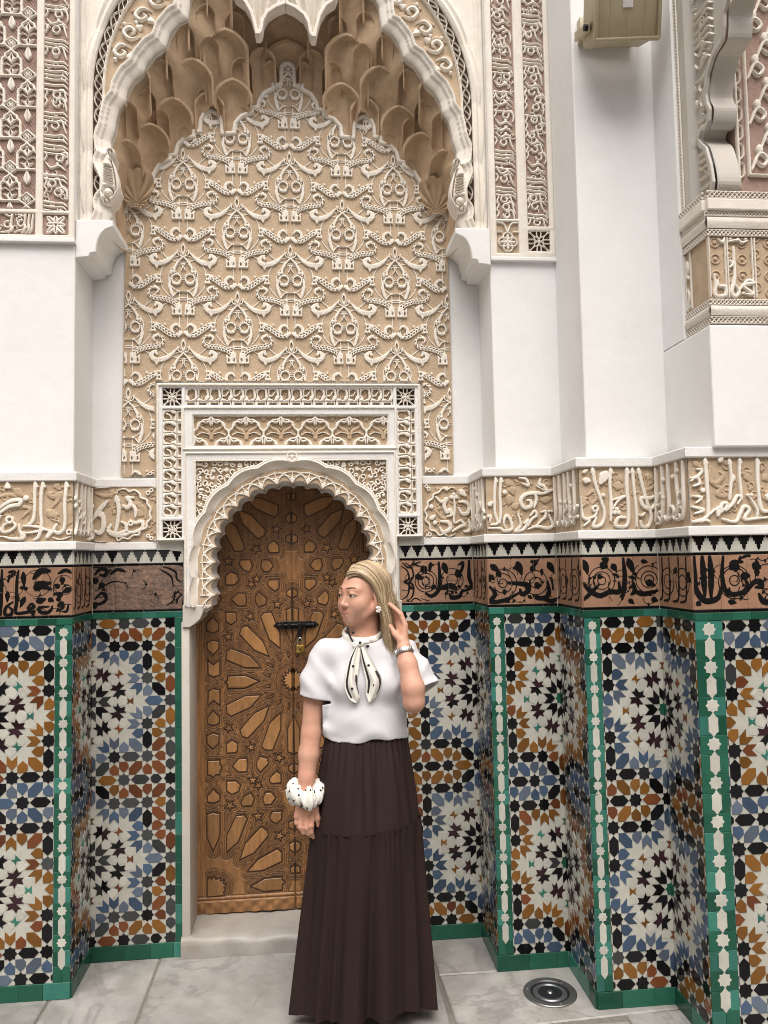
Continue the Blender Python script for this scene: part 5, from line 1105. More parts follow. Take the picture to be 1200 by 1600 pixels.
# pleated pendants at the crown
for sg in (1, -1):
    def fan(X, Z):
        cx, cz = AX + sg * .115, 3.885; a = np.arctan2(X - cx, Z - cz); return .035 + .012 * np.sin(a * 26) + .05 * np.clip((Z - cz) / .3, 0, 1)
    poly_p = [(AX + sg * a, b) for a, b in ((.100, 3.905), (.110, 3.89), (.128, 3.89), (.134, 3.925), (.150, 3.985), (.175, 4.03), (.215, 4.06), (.235, 4.12), (.24, 4.3), (0, 4.3), (0, 4.03), (.04, 4.012), (.075, 3.985), (.093, 3.95))]
    f = Fld(min(AX, AX + sg * .25), max(AX, AX + sg * .25), 3.88, 4.3, .003); f.poly(poly_p); f.F = np.where(f.F > .04, .04, f.psdf(poly_p, f.X, f.Y)); hf = np.where(f.F > -.014, .062, fan(f.X, f.Y) - .01)
    link('pleated_pendant', relief(f, .05, hf=hf), M_CARVE, ARCH, FRONT(0, -.185))
    f.F = np.maximum(f.F, -(f.F + .013)); 

# ------------------------------------------------------------------ muqarnas vault
MUQ = thing('muqarnas_vault', (AX, -.1, 3.2), 'brown honeycomb muqarnas vault under the great lobed arch', 'vault')
FM = FRONT(0, 0)
_q = Fld(0, .02, 0, .02, .01)
def qf(X, Z):
    do = np.maximum(_q.psdf(PANEL, X, Z), 0); di = np.maximum(-_q.psdf(LOB, X, Z), 0); return do / (do + di + 1e-4)
BK_ = heightmesh(AX - .80, AX + .80, 3.02, 4.35, .012, lambda X, Z: .003 + .172 * np.clip(qf(X, Z), 0, 1) ** 1.1 - .012 * (_q.psdf(PANEL, X, Z) < -.02), None); link('vault_backing', BK_, M_MUQ, MUQ, FM)
CELLS = [('A', 0.0, 4.090, 3.905, .100), ('A2', 0.0, 3.985, 3.80, .105), ('b', -.110, 3.946, 3.645, .052), ('c', -.241, 3.784, 3.529, .077), ('d', -.347, 3.735, 3.526, .060), ('e', -.409, 3.835, 3.527, .079), ('f', -.497, 3.669, 3.417, .075), ('g', -.592, 3.547, 3.281, .072), ('h', -.642, 3.760, 3.447, .061), ('i', -.722, 3.611, 3.413, .045),
         ('j', -.569, 3.894, 3.717, .055), ('k', -.476, 4.027, 3.728, .055), ('l', -.266, 3.974, 3.694, .089), ('m', -.387, 4.152, 3.871, .045), ('n', -.297, 4.173, 3.984, .060), ('o', -.165, 4.124, 3.818, .068), ('p', -.685, 3.45, 3.20, .055)]
def cell(cx, za, zb, w):
    zs = za - 1.15 * w; x = AX + cx; zb = max(zb, za - 3.1 * w)
    qa = float(qf(np.array([x]), np.array([za - .01]))[0]); qb = float(qf(np.array([x]), np.array([zb + .02]))[0])
    NF = .034 + .165 * qa; NB = .012 + .165 * qb
    X0, X1_, Z0, Z1 = x - w * 1.16, x + w * 1.16, zb, za + .022
    def rmet(X, Z):
        sx = np.abs(X - x) / w; tz = np.clip((Z - zs) / (za - zs), 0, 3) * 1.414; return np.sqrt((sx + .5) ** 2 + tz ** 2) / 1.5
    def fn(X, Z):
        r = rmet(X, Z); fr = NB + (NF - NB) * np.clip((Z - zb) / (za - zb), 0, 1) ** .7
        dep = .020 + .30 * w; k = np.clip((1 - r) / .667, 0, 1); n = np.where(r < 1, fr - .004 - dep * np.sqrt(np.clip(1 - (1 - k) ** 2.2, 0, 1)), fr)
        for sc in (-.46, .46):
            sx = np.abs((X - x) / w - sc) / .37; zt = zs + .05 * w; tz = np.clip((Z - zt + .55 * w) / (.55 * w), 0, 3); rr_ = np.where(Z < zt - .55 * w, sx, np.sqrt(sx ** 2 + tz ** 2))
            n = np.where(rr_ < 1, n - .009 * np.clip((1 - rr_) * 8, 0, 1), n)
        return np.maximum(n, -.002)
    def mk(X, Z):
        r = rmet(X, Z); return (r < 1.16) & (np.abs(X - x) < 1.16 * w) & (_q.psdf(LOB, X, Z) < .02) & (_q.psdf(PANEL, X, Z) > -.006)
    return heightmesh(X0, X1_, Z0, Z1 + .02, .0040, fn, mk, smooth=False)
CELLS += [('x', -.20, 3.88, 3.72, .042), ('x', -.335, 3.93, 3.79, .040), ('x', -.345, 4.06, 3.92, .038), ('x', -.53, 3.80, 3.66, .040), ('x', -.60, 3.67, 3.53, .038), ('x', -.43, 3.95, 3.83, .036), ('x', -.225, 4.06, 3.93, .040), ('x', -.55, 3.62, 3.50, .034), ('x', -.67, 3.60, 3.47, .036), ('x', -.075, 3.90, 3.80, .034)]
for nm, cx, za, zb, w in CELLS:
    me = cell(cx, za, zb, w); link('muqarnas_cell', me, M_MUQ, MUQ, FM)
    if cx != 0: link('muqarnas_cell', cell(-cx, za, zb, w), M_MUQ, MUQ, FM)
# ribbed shells at both springings
for sg in (1, -1):
    cx, cz = AX + sg * .668, 3.235
    def shell(X, Z):
        a = np.arctan2((X - cx) * sg, Z - cz); r = np.hypot(X - cx, Z - cz); return .03 + .06 * np.clip(r / .13, 0, 1) ** 1.5 + .010 * np.abs(np.sin(a * 7.5)) 
    link('ribbed_shell', heightmesh(cx - .085, cx + .085, cz - .03, cz + .15, .0035, shell, lambda X, Z: (np.hypot((X - cx) * 1.05, Z - cz) < .125 + .010 * np.abs(np.sin(np.arctan2(X - cx, Z - cz) * 7.5))) & (Z > cz - .02) & (np.abs(X - cx) < .03 + .8 * (Z - cz + .02)), False), M_MUQ, MUQ, FM)
    MB().bbox(min(AX + sg * .735, AX + sg * .86), max(AX + sg * .735, AX + sg * .86), -.195, -.005, 3.035, 3.26, .006).obj('springing_block', M_MUQ, MUQ, angle=30)

# ------------------------------------------------------------------ dense carved script strips and the trellis panel
def dense(L, H, seed, st=.0021):
    f = Fld(0, L, 0, H, st); rs = random.Random(seed); x = .0
    while x < L:
        q = rs.random()
        if q < .36:
            n = rs.randint(1, 3)
            for k in range(n): xx = x + k * H * .17; f.curve([(xx + H * .05, H * .97), (xx, H * .6), (xx + rs.uniform(-.03, .03) * H, H * .25), (xx - H * .14, H * .08)], [.010, .009, .009, .006], 4)
            x += n * H * .17 + H * .06
        elif q < .75:
            c = x + H * .2; zc = H * rs.uniform(.3, .7); f.line(arc(c, zc, H * .14, rs.uniform(0, 90), rs.uniform(270, 380), 14), .0085); f.curve([(c + H * .14, zc), (c + H * .2, zc - H * .25), (c - H * .1, zc - H * .35), (c - H * .3, H * .12)], [.009, .009, .006], 4)
            f.curve([(c - H * .1, H * .95), (c + H * .1, H * .86), (c + H * .22, H * .94)], .008, 4); x += H * .36
        else:
            f.curve([(x, H * .15), (x + H * .18, H * .4), (x + H * .08, H * .7), (x + H * .3, H * .9)], [.006, .010, .010, .006], 5); f.disc(x + H * .25, H * .45, .007); x += H * .3
    for i in range(int(L / .021)):
        xx = rs.uniform(0, L); zz = rs.uniform(.05, .95) * H; a = rs.uniform(0, 6.28); r = rs.uniform(.006, .012); f.line(arc(xx, zz, r, math.degrees(a), math.degrees(a) + 240, 9), .0045)
    f.F = np.maximum(f.F + .0006, np.maximum(.003 - f.Y, f.Y - H + .003)); return f
def hatch(L, H):
    f = Fld(0, L, 0, H, .0034); f.F = np.abs(((f.X + .6 * f.Y) / .011) % 1 - .5) * .011 - .0026; return relief(f, .003, .002)
def vstrip(parent, fr, xa, xb, za, zb, seed, plain=False):
    """vertical strip of script, read from below"""
    W = fr @ T(xb, za, 0) @ Matrix.Rotation(R(90), 4, 'Z'); H = xb - xa; L = zb - za
    MB().add([(0, 0, -.004), (L, 0, -.004), (L, H, -.004), (0, H, -.004)], [(0, 1, 2, 3)]).obj('strip_ground', M_PINK, parent, W)
    link('script_strip', relief(dense(L, H, seed), .011, .0022, base=-.004, edge=.7), M_CARVE, parent, W)
def framed(parent, fr, x0, x1, z0, z1, holes, h=.014):
    f = Fld(x0, x1, z0, z1, .0034); f.F = f.F * 0 - .01
    for a, b, c, d in holes: f.poly([(a, c), (b, c), (b, d), (a, d)], True)
    link('strip_frame', relief(f, h, .004, base=-.006, edge=.8), M_CARVE, parent, fr)
# right of the niche: two strips on the narrow pier
F1 = FRONT(0, UY1 - .008)
framed(PIER_1, F1, UX1 + .003, 1.062, 2.935, 4.3, [(.808, .905, 3.105, 4.31), (.808, .905, 2.955, 3.095), (.946, 1.042, 3.075, 4.31), (.946, 1.042, 2.965, 3.055)])
vstrip(PIER_1, F1, .808, .905, 3.105, 4.3, 11); vstrip(PIER_1, F1, .946, 1.042, 3.075, 4.3, 12)
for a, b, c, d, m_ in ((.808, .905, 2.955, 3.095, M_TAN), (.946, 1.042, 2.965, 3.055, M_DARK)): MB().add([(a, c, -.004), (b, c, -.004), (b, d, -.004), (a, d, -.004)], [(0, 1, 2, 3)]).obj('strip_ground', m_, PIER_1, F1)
f = Fld(.808, .905, 2.955, 3.095, .002); mx, mz = .8565, 3.005
for k in range(4): t = R(90 * k); f.line(arc(mx + .020 * math.cos(t), mz + .022 * math.sin(t), .020, 0, 360, 22), .006); f.poly(cat([(mx, mz), (mx + .026 * math.cos(t) + .006 * math.sin(t), mz + .026 * math.sin(t) - .006 * math.cos(t)), (mx + .034 * math.cos(t), mz + .034 * math.sin(t)), (mx + .026 * math.cos(t) - .006 * math.sin(t), mz + .026 * math.sin(t) + .006 * math.cos(t))], 3, True))
f.curve([(.808, 3.092), (.84, 3.085), (mx, 3.05), (.873, 3.085), (.905, 3.092)], .007); f.line([(.808, 3.05), (.83, 3.05)], .006); f.line([(.883, 3.05), (.905, 3.05)], .006)
link('quatrefoil', relief(f, .010, .002, base=-.004, edge=.7), M_CARVE, PIER_1, F1)
f = Fld(.946, 1.042, 2.965, 3.055, .0018); mx, mz, r = .994, 3.010, .046
for k in range(4): t = R(45 + 90 * k); f.line(arc(mx + r * 1.05 * math.cos(t), mz + r * 1.05 * math.sin(t), r * .95, 0, 360, 40), .004); t = R(90 * k); f.line(arc(mx + r * 1.3 * math.cos(t), mz + r * 1.3 * math.sin(t), r * .92, 0, 360, 40), .004)
f.disc(mx, mz, .005); link('star_grille', relief(f, .010, .002, base=-.004, edge=.7), M_CARVE, PIER_1, F1)
MB().bbox(UX1 + .002, 1.075, UY1 - .020, UY1 + .01, 2.920, 2.937, .003).obj('sill_moulding', M_WHITE, PIER_1)
# left pier: trellis panel, script strip, flower square, script foot
F2 = FRONT(0, UYL - .008)
framed(PIER_L, F2, -1.62, UXL - .001, 2.972, 4.3, [(-1.55, -1.098, 3.092, 4.31), (-1.070, -.968, 3.088, 4.31), (-1.070, -.968, 2.987, 3.075), (-1.55, -1.098, 2.987, 3.075)])
vstrip(PIER_L, F2, -1.070, -.968, 3.088, 4.3, 14)
for a, b, c, d in ((-1.070, -.968, 2.987, 3.075), (-1.55, -1.098, 2.987, 3.075), (-1.55, -1.098, 3.092, 4.3)): MB().add([(a, c, -.004), (b, c, -.004), (b, d, -.004), (a, d, -.004)], [(0, 1, 2, 3)]).obj('strip_ground', M_PINK, PIER_L, F2)
link('script_strip', relief(dense(.452, .088, 15), .011, .0022, base=-.004, edge=.7), M_CARVE, PIER_L, F2 @ T(-1.55, 2.987))
f = Fld(-1.070, -.968, 2.987, 3.075, .0018); mx, mz = -1.019, 3.031
for k in range(8):
    t = R(45 * k); r = .050 if k % 2 else .038; c, s = math.cos(t), math.sin(t); f.poly(cat([(mx + .004 * c, mz + .004 * s), (mx + r * .6 * c - .011 * s, mz + r * .6 * s + .011 * c), (mx + r * c, mz + r * s), (mx + r * .6 * c + .011 * s, mz + r * .6 * s - .011 * c)], 4, True)); f.line([(mx + r * .3 * c, mz + r * .3 * s), (mx + r * .8 * c, mz + r * .8 * s)], .003, True)
f.clip([(-1.066, 2.991), (-.972, 2.991), (-.972, 3.071), (-1.066, 3.071)]); link('flower_square', relief(f, .010, .002, base=-.004, edge=.7), M_CARVE, PIER_L, F2)
TW, TH = .131, .262
def trellis_unit():
    f = Fld(-.06, .06, -.14, .13, .0019)
    ar = [(-.038, -.042), (-.038, .018), (-.036, .030), (-.026, .036), (-.023, .050), (-.012, .056), (0, .068), (.012, .056), (.023, .050), (.026, .036), (.036, .030), (.038, .018), (.038, -.042)]
    f.line(ar, .010, closed=True)
    for s in (1, -1): f.poly(cat([(0, .058), (s * .010, .038), (s * .022, .034), (s * .006, .016), (0, .012)], 4, True)); f.poly(cat([(0, -.004), (s * .009, -.018), (s * .026, -.014), (s * .012, -.030), (0, -.040)], 4, True)); f.curve([(s * .034, .002), (s * .02, .010), (0, .0), (-s * .02, .010)], .0035, 4)
    f.poly(cat([(0, .05), (.004, .036), (0, .022), (-.004, .036)], 4, True), True); f.poly(cat([(0, -.008), (.004, -.022), (0, -.034), (-.004, -.022)], 4, True), True)
    f.poly(cat([(0, -.048), (.014, -.082), (0, -.104), (-.014, -.082)], 5, True)); f.line([(0, -.052), (0, -.1)], .002, True)
    f.line([(-.034, .094), (0, .070), (.034, .094), (0, .122)], .008, closed=True); 
    for k in range(4): t = R(90 * k); f.line(arc(.007 * math.cos(t), .096 + .007 * math.sin(t), .007, 0, 360, 14), .004)
    return f
tu = trellis_unit(); tme = relief(tu, .013, .0024, base=-.004, edge=.65)
for k in range(-1, 7):
    for n in range(-1, 6):
        cx = -1.1985 - k * TW / 2; cz = 3.215 + n * TH + (k % 2) * TH / 2 - .045
        if cx - .05 < -1.55 or cz > 4.25: continue
        if cx + .045 > -1.098 or cz - .11 < 3.092:
            g = Fld(tu.x0, tu.x0 + (tu.nx - 1) * tu.st, tu.y0, tu.y0 + (tu.ny - 1) * tu.st, tu.st); g.F = np.maximum(tu.F, np.maximum(g.X + cx + 1.100, 3.095 - g.Y - cz)); m2 = relief(g, .013, .0024, base=-.004, edge=.65)
            if m2: link('trellis_arch', m2, M_CARVE, PIER_L, F2 @ T(cx, cz))
        else: link('trellis_arch', tme, M_CARVE, PIER_L, F2 @ T(cx, cz))
hm = hatch(.452, 1.2); link('hatching', hm, M_PINK, PIER_L, F2 @ T(-1.55, 3.095, -.004), 'stuff')
MB().bbox(-1.62, UXL + .003, UYL - .022, UYL + .01, 2.955, 2.974, .003).obj('sill_moulding', M_WHITE, PIER_L)

# ------------------------------------------------------------------ side wall, bracket and arch at the right edge
solid(PIER_3, UX3, 2.4, -.70, .5, 2.452, TOP, b=.002)
CAP = thing('carved_bracket', (1.6, -.80, 2.45), 'carved stucco bracket with squared script at the right edge', 'bracket')
MB().bbox(1.415, 2.4, -.870, -.60, 2.452, 2.93, .004).obj('core', M_CARVE, CAP)
def lattice(L, H):
    f = Fld(0, L, 0, H, .0022); n = int(L / (H * .62)) + 1
    for i in range(-1, n + 1):
        x = i * H * .62; f.seg((x, 0), (x + H * .9, H), .0016, .0016); f.seg((x + H * .9, 0), (x, H), .0016, .0016)
    f.line([(0, .0015), (L, .0015)], .004); f.line([(0, H - .0015), (L, H - .0015)], .004); f.clip([(0, 0), (L, 0), (L, H), (0, H)]); return relief(f, .006, .002)
def rope(L, H):
    return heightmesh(0, L, 0, H, .004, lambda X, Y: .004 + .006 * np.sin(math.pi * np.clip(Y / H, 0, 1)) * (.6 + .4 * np.sin((X - Y * 1.6) * 420)), smooth=True)
LV = [('lat', 2.905, 2.932, .022), ('plain', 2.862, 2.903, .014), ('lat', 2.842, 2.862, .006), ('rope', 2.800, 2.840, .002), ('lat', 2.772, 2.796, .0), ('lat', 2.522, 2.545, .0), ('rope', 2.485, 2.520, .001), ('lat', 2.456, 2.482, .002)]
for kind, za, zb, off in LV:
    for W, L in ((FRONT(1.405, -.876 - off * .4), .7), (LEFTF(1.409 - off * .4, -.70), .176)):
        if kind == 'lat':
            MB().add([(0, za, 0), (L, za, 0), (L, zb, 0), (0, zb, 0)], [(0, 1, 2, 3)]).obj('lattice_ground', M_PINK, CAP, W); link('lattice_band', lattice(L, zb - za), M_CARVE, CAP, W @ T(0, za, .0005), 'stuff')
        elif kind == 'rope': link('rope_band', rope(L, zb - za), M_CARVE, CAP, W @ T(0, za, 0))
        else: MB().bbox(0, L, za, zb, -.01, .012, .004).obj('plain_moulding', M_CARVE, CAP, W)
mp = ((.000726, -272 * .000726), (-.225 / 300, 2.772 + 1105 * .225 / 300))
f = Fld(.004, .25, 2.547, 2.770, .0018)
draw(f, [('s', 12, [(280, 1112), (280, 1396)]), ('s', 9, [(362, 1112), (362, 1398)]), ('s', 9, [(374, 1112), (374, 1398)]), ('s', 16, [(300, 1290), (306, 1340), (304, 1392), (352, 1390), (354, 1350), (322, 1346), (318, 1320)]), ('s', 16, [(405, 1158), (405, 1300), (386, 1370), (404, 1396), (424, 1370), (398, 1330)]), ('s', 14, [(384, 1222), (396, 1240), (384, 1256)]),
  ('s', 15, [(424, 1366), (470, 1318), (500, 1330), (446, 1342), (494, 1384), (440, 1380)]), ('s', 10, [(500, 1112), (500, 1398)]), ('s', 10, [(514, 1112), (514, 1398)]), ('s', 12, [(330, 1120), (350, 1136), (362, 1112)]), ('s', 12, [(382, 1130), (430, 1124), (450, 1136), (480, 1124)])], mp, 1.1)
for x in (392, 430, 470): f.disc(.000726 * (x - 272), 2.762, .005)
link('squared_script', relief(f, .012, .003, edge=.7), M_CARVE, CAP, FRONT(1.405, -.870))
MB().add([(0, 2.545, 0), (.7, 2.545, 0), (.7, 2.772, 0), (0, 2.772, 0)], [(0, 1, 2, 3)]).obj('script_ground', M_TAN, CAP, FRONT(1.405, -.8705)); MB().add([(0, 2.545, 0), (.17, 2.545, 0), (.17, 2.772, 0), (0, 2.772, 0)], [(0, 1, 2, 3)]).obj('script_ground', M_TAN, CAP, LEFTF(1.4145, -.70))
f = Fld(.01, .54, 2.55, 2.768, .0028)
for i in range(11):
    for j in range(4): f.line(arc(.03 + i * .05, 2.57 + j * .06 + (i % 2) * .02, .017, 0, 360, 18), .005); f.disc(.03 + i * .05, 2.57 + j * .06 + (i % 2) * .02, .007)
link('scale_carving', relief(f, .006, .003), M_TAN, CAP, FRONT(1.405, -.870), 'stuff')
f = Fld(.004, .165, 2.55, 2.768, .0024); draw(f, [('s', 12, [(276, 1112), (276, 1396)]), ('s', 10, [(330, 1112), (330, 1396)]), ('s', 15, [(300, 1150), (310, 1190), (296, 1220), (316, 1240)]), ('s', 15, [(300, 1290), (314, 1330), (290, 1390), (316, 1380)]), ('s', 10, [(290, 1300), (330, 1280)])], mp, 1.1); link('squared_script', relief(f, .010, .003), M_CARVE, CAP, LEFTF(1.4145, -.70))
# arch above the bracket: its face looks left, its lobed soffit looks at the viewer
ED = [(-.870, 2.935), (-.885, 2.967), (-.872, 3.039), (-.845, 3.115), (-.812, 3.15), (-.800, 3.172), (-.820, 3.190), (-.848, 3.178), (-.874, 3.196), (-.883, 3.238), (-.866, 3.272), (-.862, 3.302), (-.880, 3.362), (-.923, 3.404), (-.985, 3.417), (-1.000, 3.459), (-1.005, 3.503), (-1.039, 3.54), (-1.09, 3.56), (-1.13, 3.59), (-1.15, 3.65), (-1.24, 3.72), (-1.30, 3.80), (-1.45, 3.9), (-1.6, 3.95)]
SA = thing('side_arch', (1.5, -.87, 2.93), 'pale lobed side arch rising from the carved bracket at top right', 'arch')
EDs = cat(ED, 4); v = []
for y, z in EDs: v += [(1.450, y, z), (1.455, y - .004, z), (1.535, y - .004, z), (1.540, y + .05, z + .02)]
MB().add(v, [(4 * i + k, 4 * i + 4 + k, 4 * i + 5 + k, 4 * i + 1 + k) for i in range(len(EDs) - 1) for k in range(3)]).obj('lobed_soffit', M_JAMB, SA, smooth=False)
fp = [(-y, z) for y, z in ED] + [(1.6, 4.3), (.70, 4.3), (.70, 2.935)]
f = Fld(.70, 1.6, 2.935, 4.3, .0045); d = f.psdf(fp, f.X, f.Y); f.F = d
dE = np.full(f.X.shape, 1.0)
for i in range(len(EDs) - 1):
    a, b = (-EDs[i][0], EDs[i][1]), (-EDs[i + 1][0], EDs[i + 1][1]); ex, ey = b[0] - a[0], b[1] - a[1]; t = np.clip(((f.X - a[0]) * ex + (f.Y - a[1]) * ey) / (ex * ex + ey * ey + 1e-9), 0, 1); dE = np.minimum(dE, np.hypot(f.X - a[0] - t * ex, f.Y - a[1] - t * ey))
hf = np.where(dE < .030, .0 + .010 * (dE < .02), np.where(f.X < .768, .030, -.004))
link('arch_face', relief(f, .03, hf=hf), M_JAMB, SA, LEFTF(1.442, 0))
MB().add([(.70, 2.935, .031), (.722, 2.935, .031), (.722, 4.3, .031), (.70, 4.3, .031)], [(0, 1, 2, 3)]).obj('lattice_ground', M_PINK, SA, LEFTF(1.442, 0)); link('lattice_band', lattice(1.36, .022), M_CARVE, SA, LEFTF(1.442, 0) @ T(.722, 2.935, .0315) @ Matrix.Rotation(R(90), 4, 'Z'), 'stuff')
fs = dense(1.35, .16, 31); W = LEFTF(1.442, 0) @ T(.93, 2.94, -.003) @ Matrix.Rotation(R(90), 4, 'Z'); fs.F = np.maximum(fs.F, fs.psdf([(z - 2.94, .93 + y) for y, z in ED] + [(1.4, -.3), (1.4, .158), (0, .158)], fs.X, fs.Y) + .016); mm = relief(fs, .014, .003)
if mm: link('arabesque', mm, M_CARVE, SA, W, 'stuff')
MB().box(1.545, 2.3, -.849, -.3, 2.931, 4.4).obj('core', M_PINK, SA)
f = Fld(0, .45, 0, 1.3, .003); rs = random.Random(8)
f.line([(.004, 0), (.004, 1.3)], .012); f.line([(.045, .05), (.045, 1.3)], .010); f.line([(.045, .05), (.45, .05)], .010)
for k in range(18): f.line([(.004, .03 + k * .07), (.024, .05 + k * .07), (.024, .085 + k * .07), (.004, .10 + k * .07)], .006)
for i in range(5):
    for j in range(14):
        cx, cz = .085 + i * .08 + (j % 2) * .04, .10 + j * .085; f.curve([(cx - .03, cz - .03), (cx, cz + .03), (cx + .03, cz + .01), (cx + .012, cz - .015), (cx - .01, cz)], [.008, .014, .014, .008], 5); f.poly(cat([(cx, cz + .02), (cx + .015, cz + .045), (cx, cz + .065), (cx - .012, cz + .045)], 4, True))
link('soffit_arabesque', relief(f, .014, .003), M_CARVE, SA, FRONT(1.545, -.8495, 2.96))

# ------------------------------------------------------------------ floodlight and floor light
M_BEIGE = mat('beige_enamel', (.42, .36, .24), .45, .06, 20, .1, 60, stain=(.3, .24, .15), stain_scale=7, stain_amt=.35)
M_LENS = mat('dark_glass', (.012, .014, .016), .3, .05, 20, .02, 60, spec=.15)
LF = thing('floodlight', (1.18, -.66, 3.62), 'beige box floodlight on the white pier at top right', 'floodlight')
WL = T(1.208, -.690, 3.728) @ Matrix.Rotation(R(-5), 4, 'Y') @ Matrix.Rotation(R(22), 4, 'X') @ Matrix.Scale(.90, 4)
MB().bbox(-.135, .135, -.060, .10, -.115, .125, .012).obj('housing', M_BEIGE, LF, WL, angle=30)
MB().bbox(-.142, .142, -.078, -.052, -.125, -.110, .004).obj('rim', M_BEIGE, LF, WL, angle=30); MB().bbox(-.142, .142, -.078, -.052, .120, .135, .004).obj('rim', M_BEIGE, LF, WL, angle=30)
for x in (-.138, .138): MB().bbox(x - .007, x + .007, -.076, -.052, -.12, .12, .003).obj('rim', M_BEIGE, LF, WL, angle=30)
for x in (-.075, .0, .075): MB().bbox(x - .0015, x + .0015, -.0632, -.058, -.115, .115, .0006).obj('seam', M_BEIGE, LF, WL)
MB().bbox(-.022, .022, -.0645, -.059, .0, .052, .001).obj('label_plate', M_LEDGE, LF, WL)
for s in (-1, 1):
    MB().bbox(s * .148 - .004, s * .148 + .004, -.02, .15, -.075, -.035, .002).obj('bracket_arm', M_BEIGE, LF, WL, angle=30); mb = MB(); mb.tube([(s * .14, -.005, -.055), (s * .168, -.005, -.055)], .013, 12); mb.obj('knob', M_IRON, LF, WL, angle=40)
MB().bbox(1.09, 1.31, -.56, -.525, 3.70, 3.80, .004).obj('wall_bracket', M_BEIGE, LF, angle=30)
M_RING = mat('dull_steel', (.20, .20, .195), .42, .12, 30, .1, 60, metal=.85)
DR = thing('floor_light', (.875, -.462, 0), 'round steel floor light set in the marble slab at lower right', 'floor light')
W = T(.875, -.462, 0)
MB().lathe([(.100, -.01), (.100, .004), (.097, .0065), (.076, .0065), (.073, .002), (.072, -.012)], 48).obj('steel_ring', M_RING, DR, W, angle=30)
MB().lathe([(.073, .0016), (.060, .0016), (.057, .005), (.050, .006), (.046, .0028)], 48).obj('inner_ring', mat('dull_ring', (.16, .165, .175), .35, .1, 30, .05, 60, metal=.7), DR, W, angle=30)
MB().lathe([(.0745, .0022), (.060, .0014), (.047, .0024), (.03, .0030), (.0001, .0034)], 40).obj('lens', M_LENS, DR, W, smooth=True)
mb = MB(); mb.lathe([(.012, .003), (.012, .005), (.008, .007), (.0001, .0072)], 20); mb.obj('lamp', M_STEEL, DR, W, smooth=True)
for k in range(3): a = R(40 + 120 * k); MB().lathe([(.006, .006), (.006, .0085), (.003, .0095), (0, .0095)], 12, (.084 * math.cos(a), .084 * math.sin(a), 0)).obj('screw', M_STEEL, DR, W, angle=40)

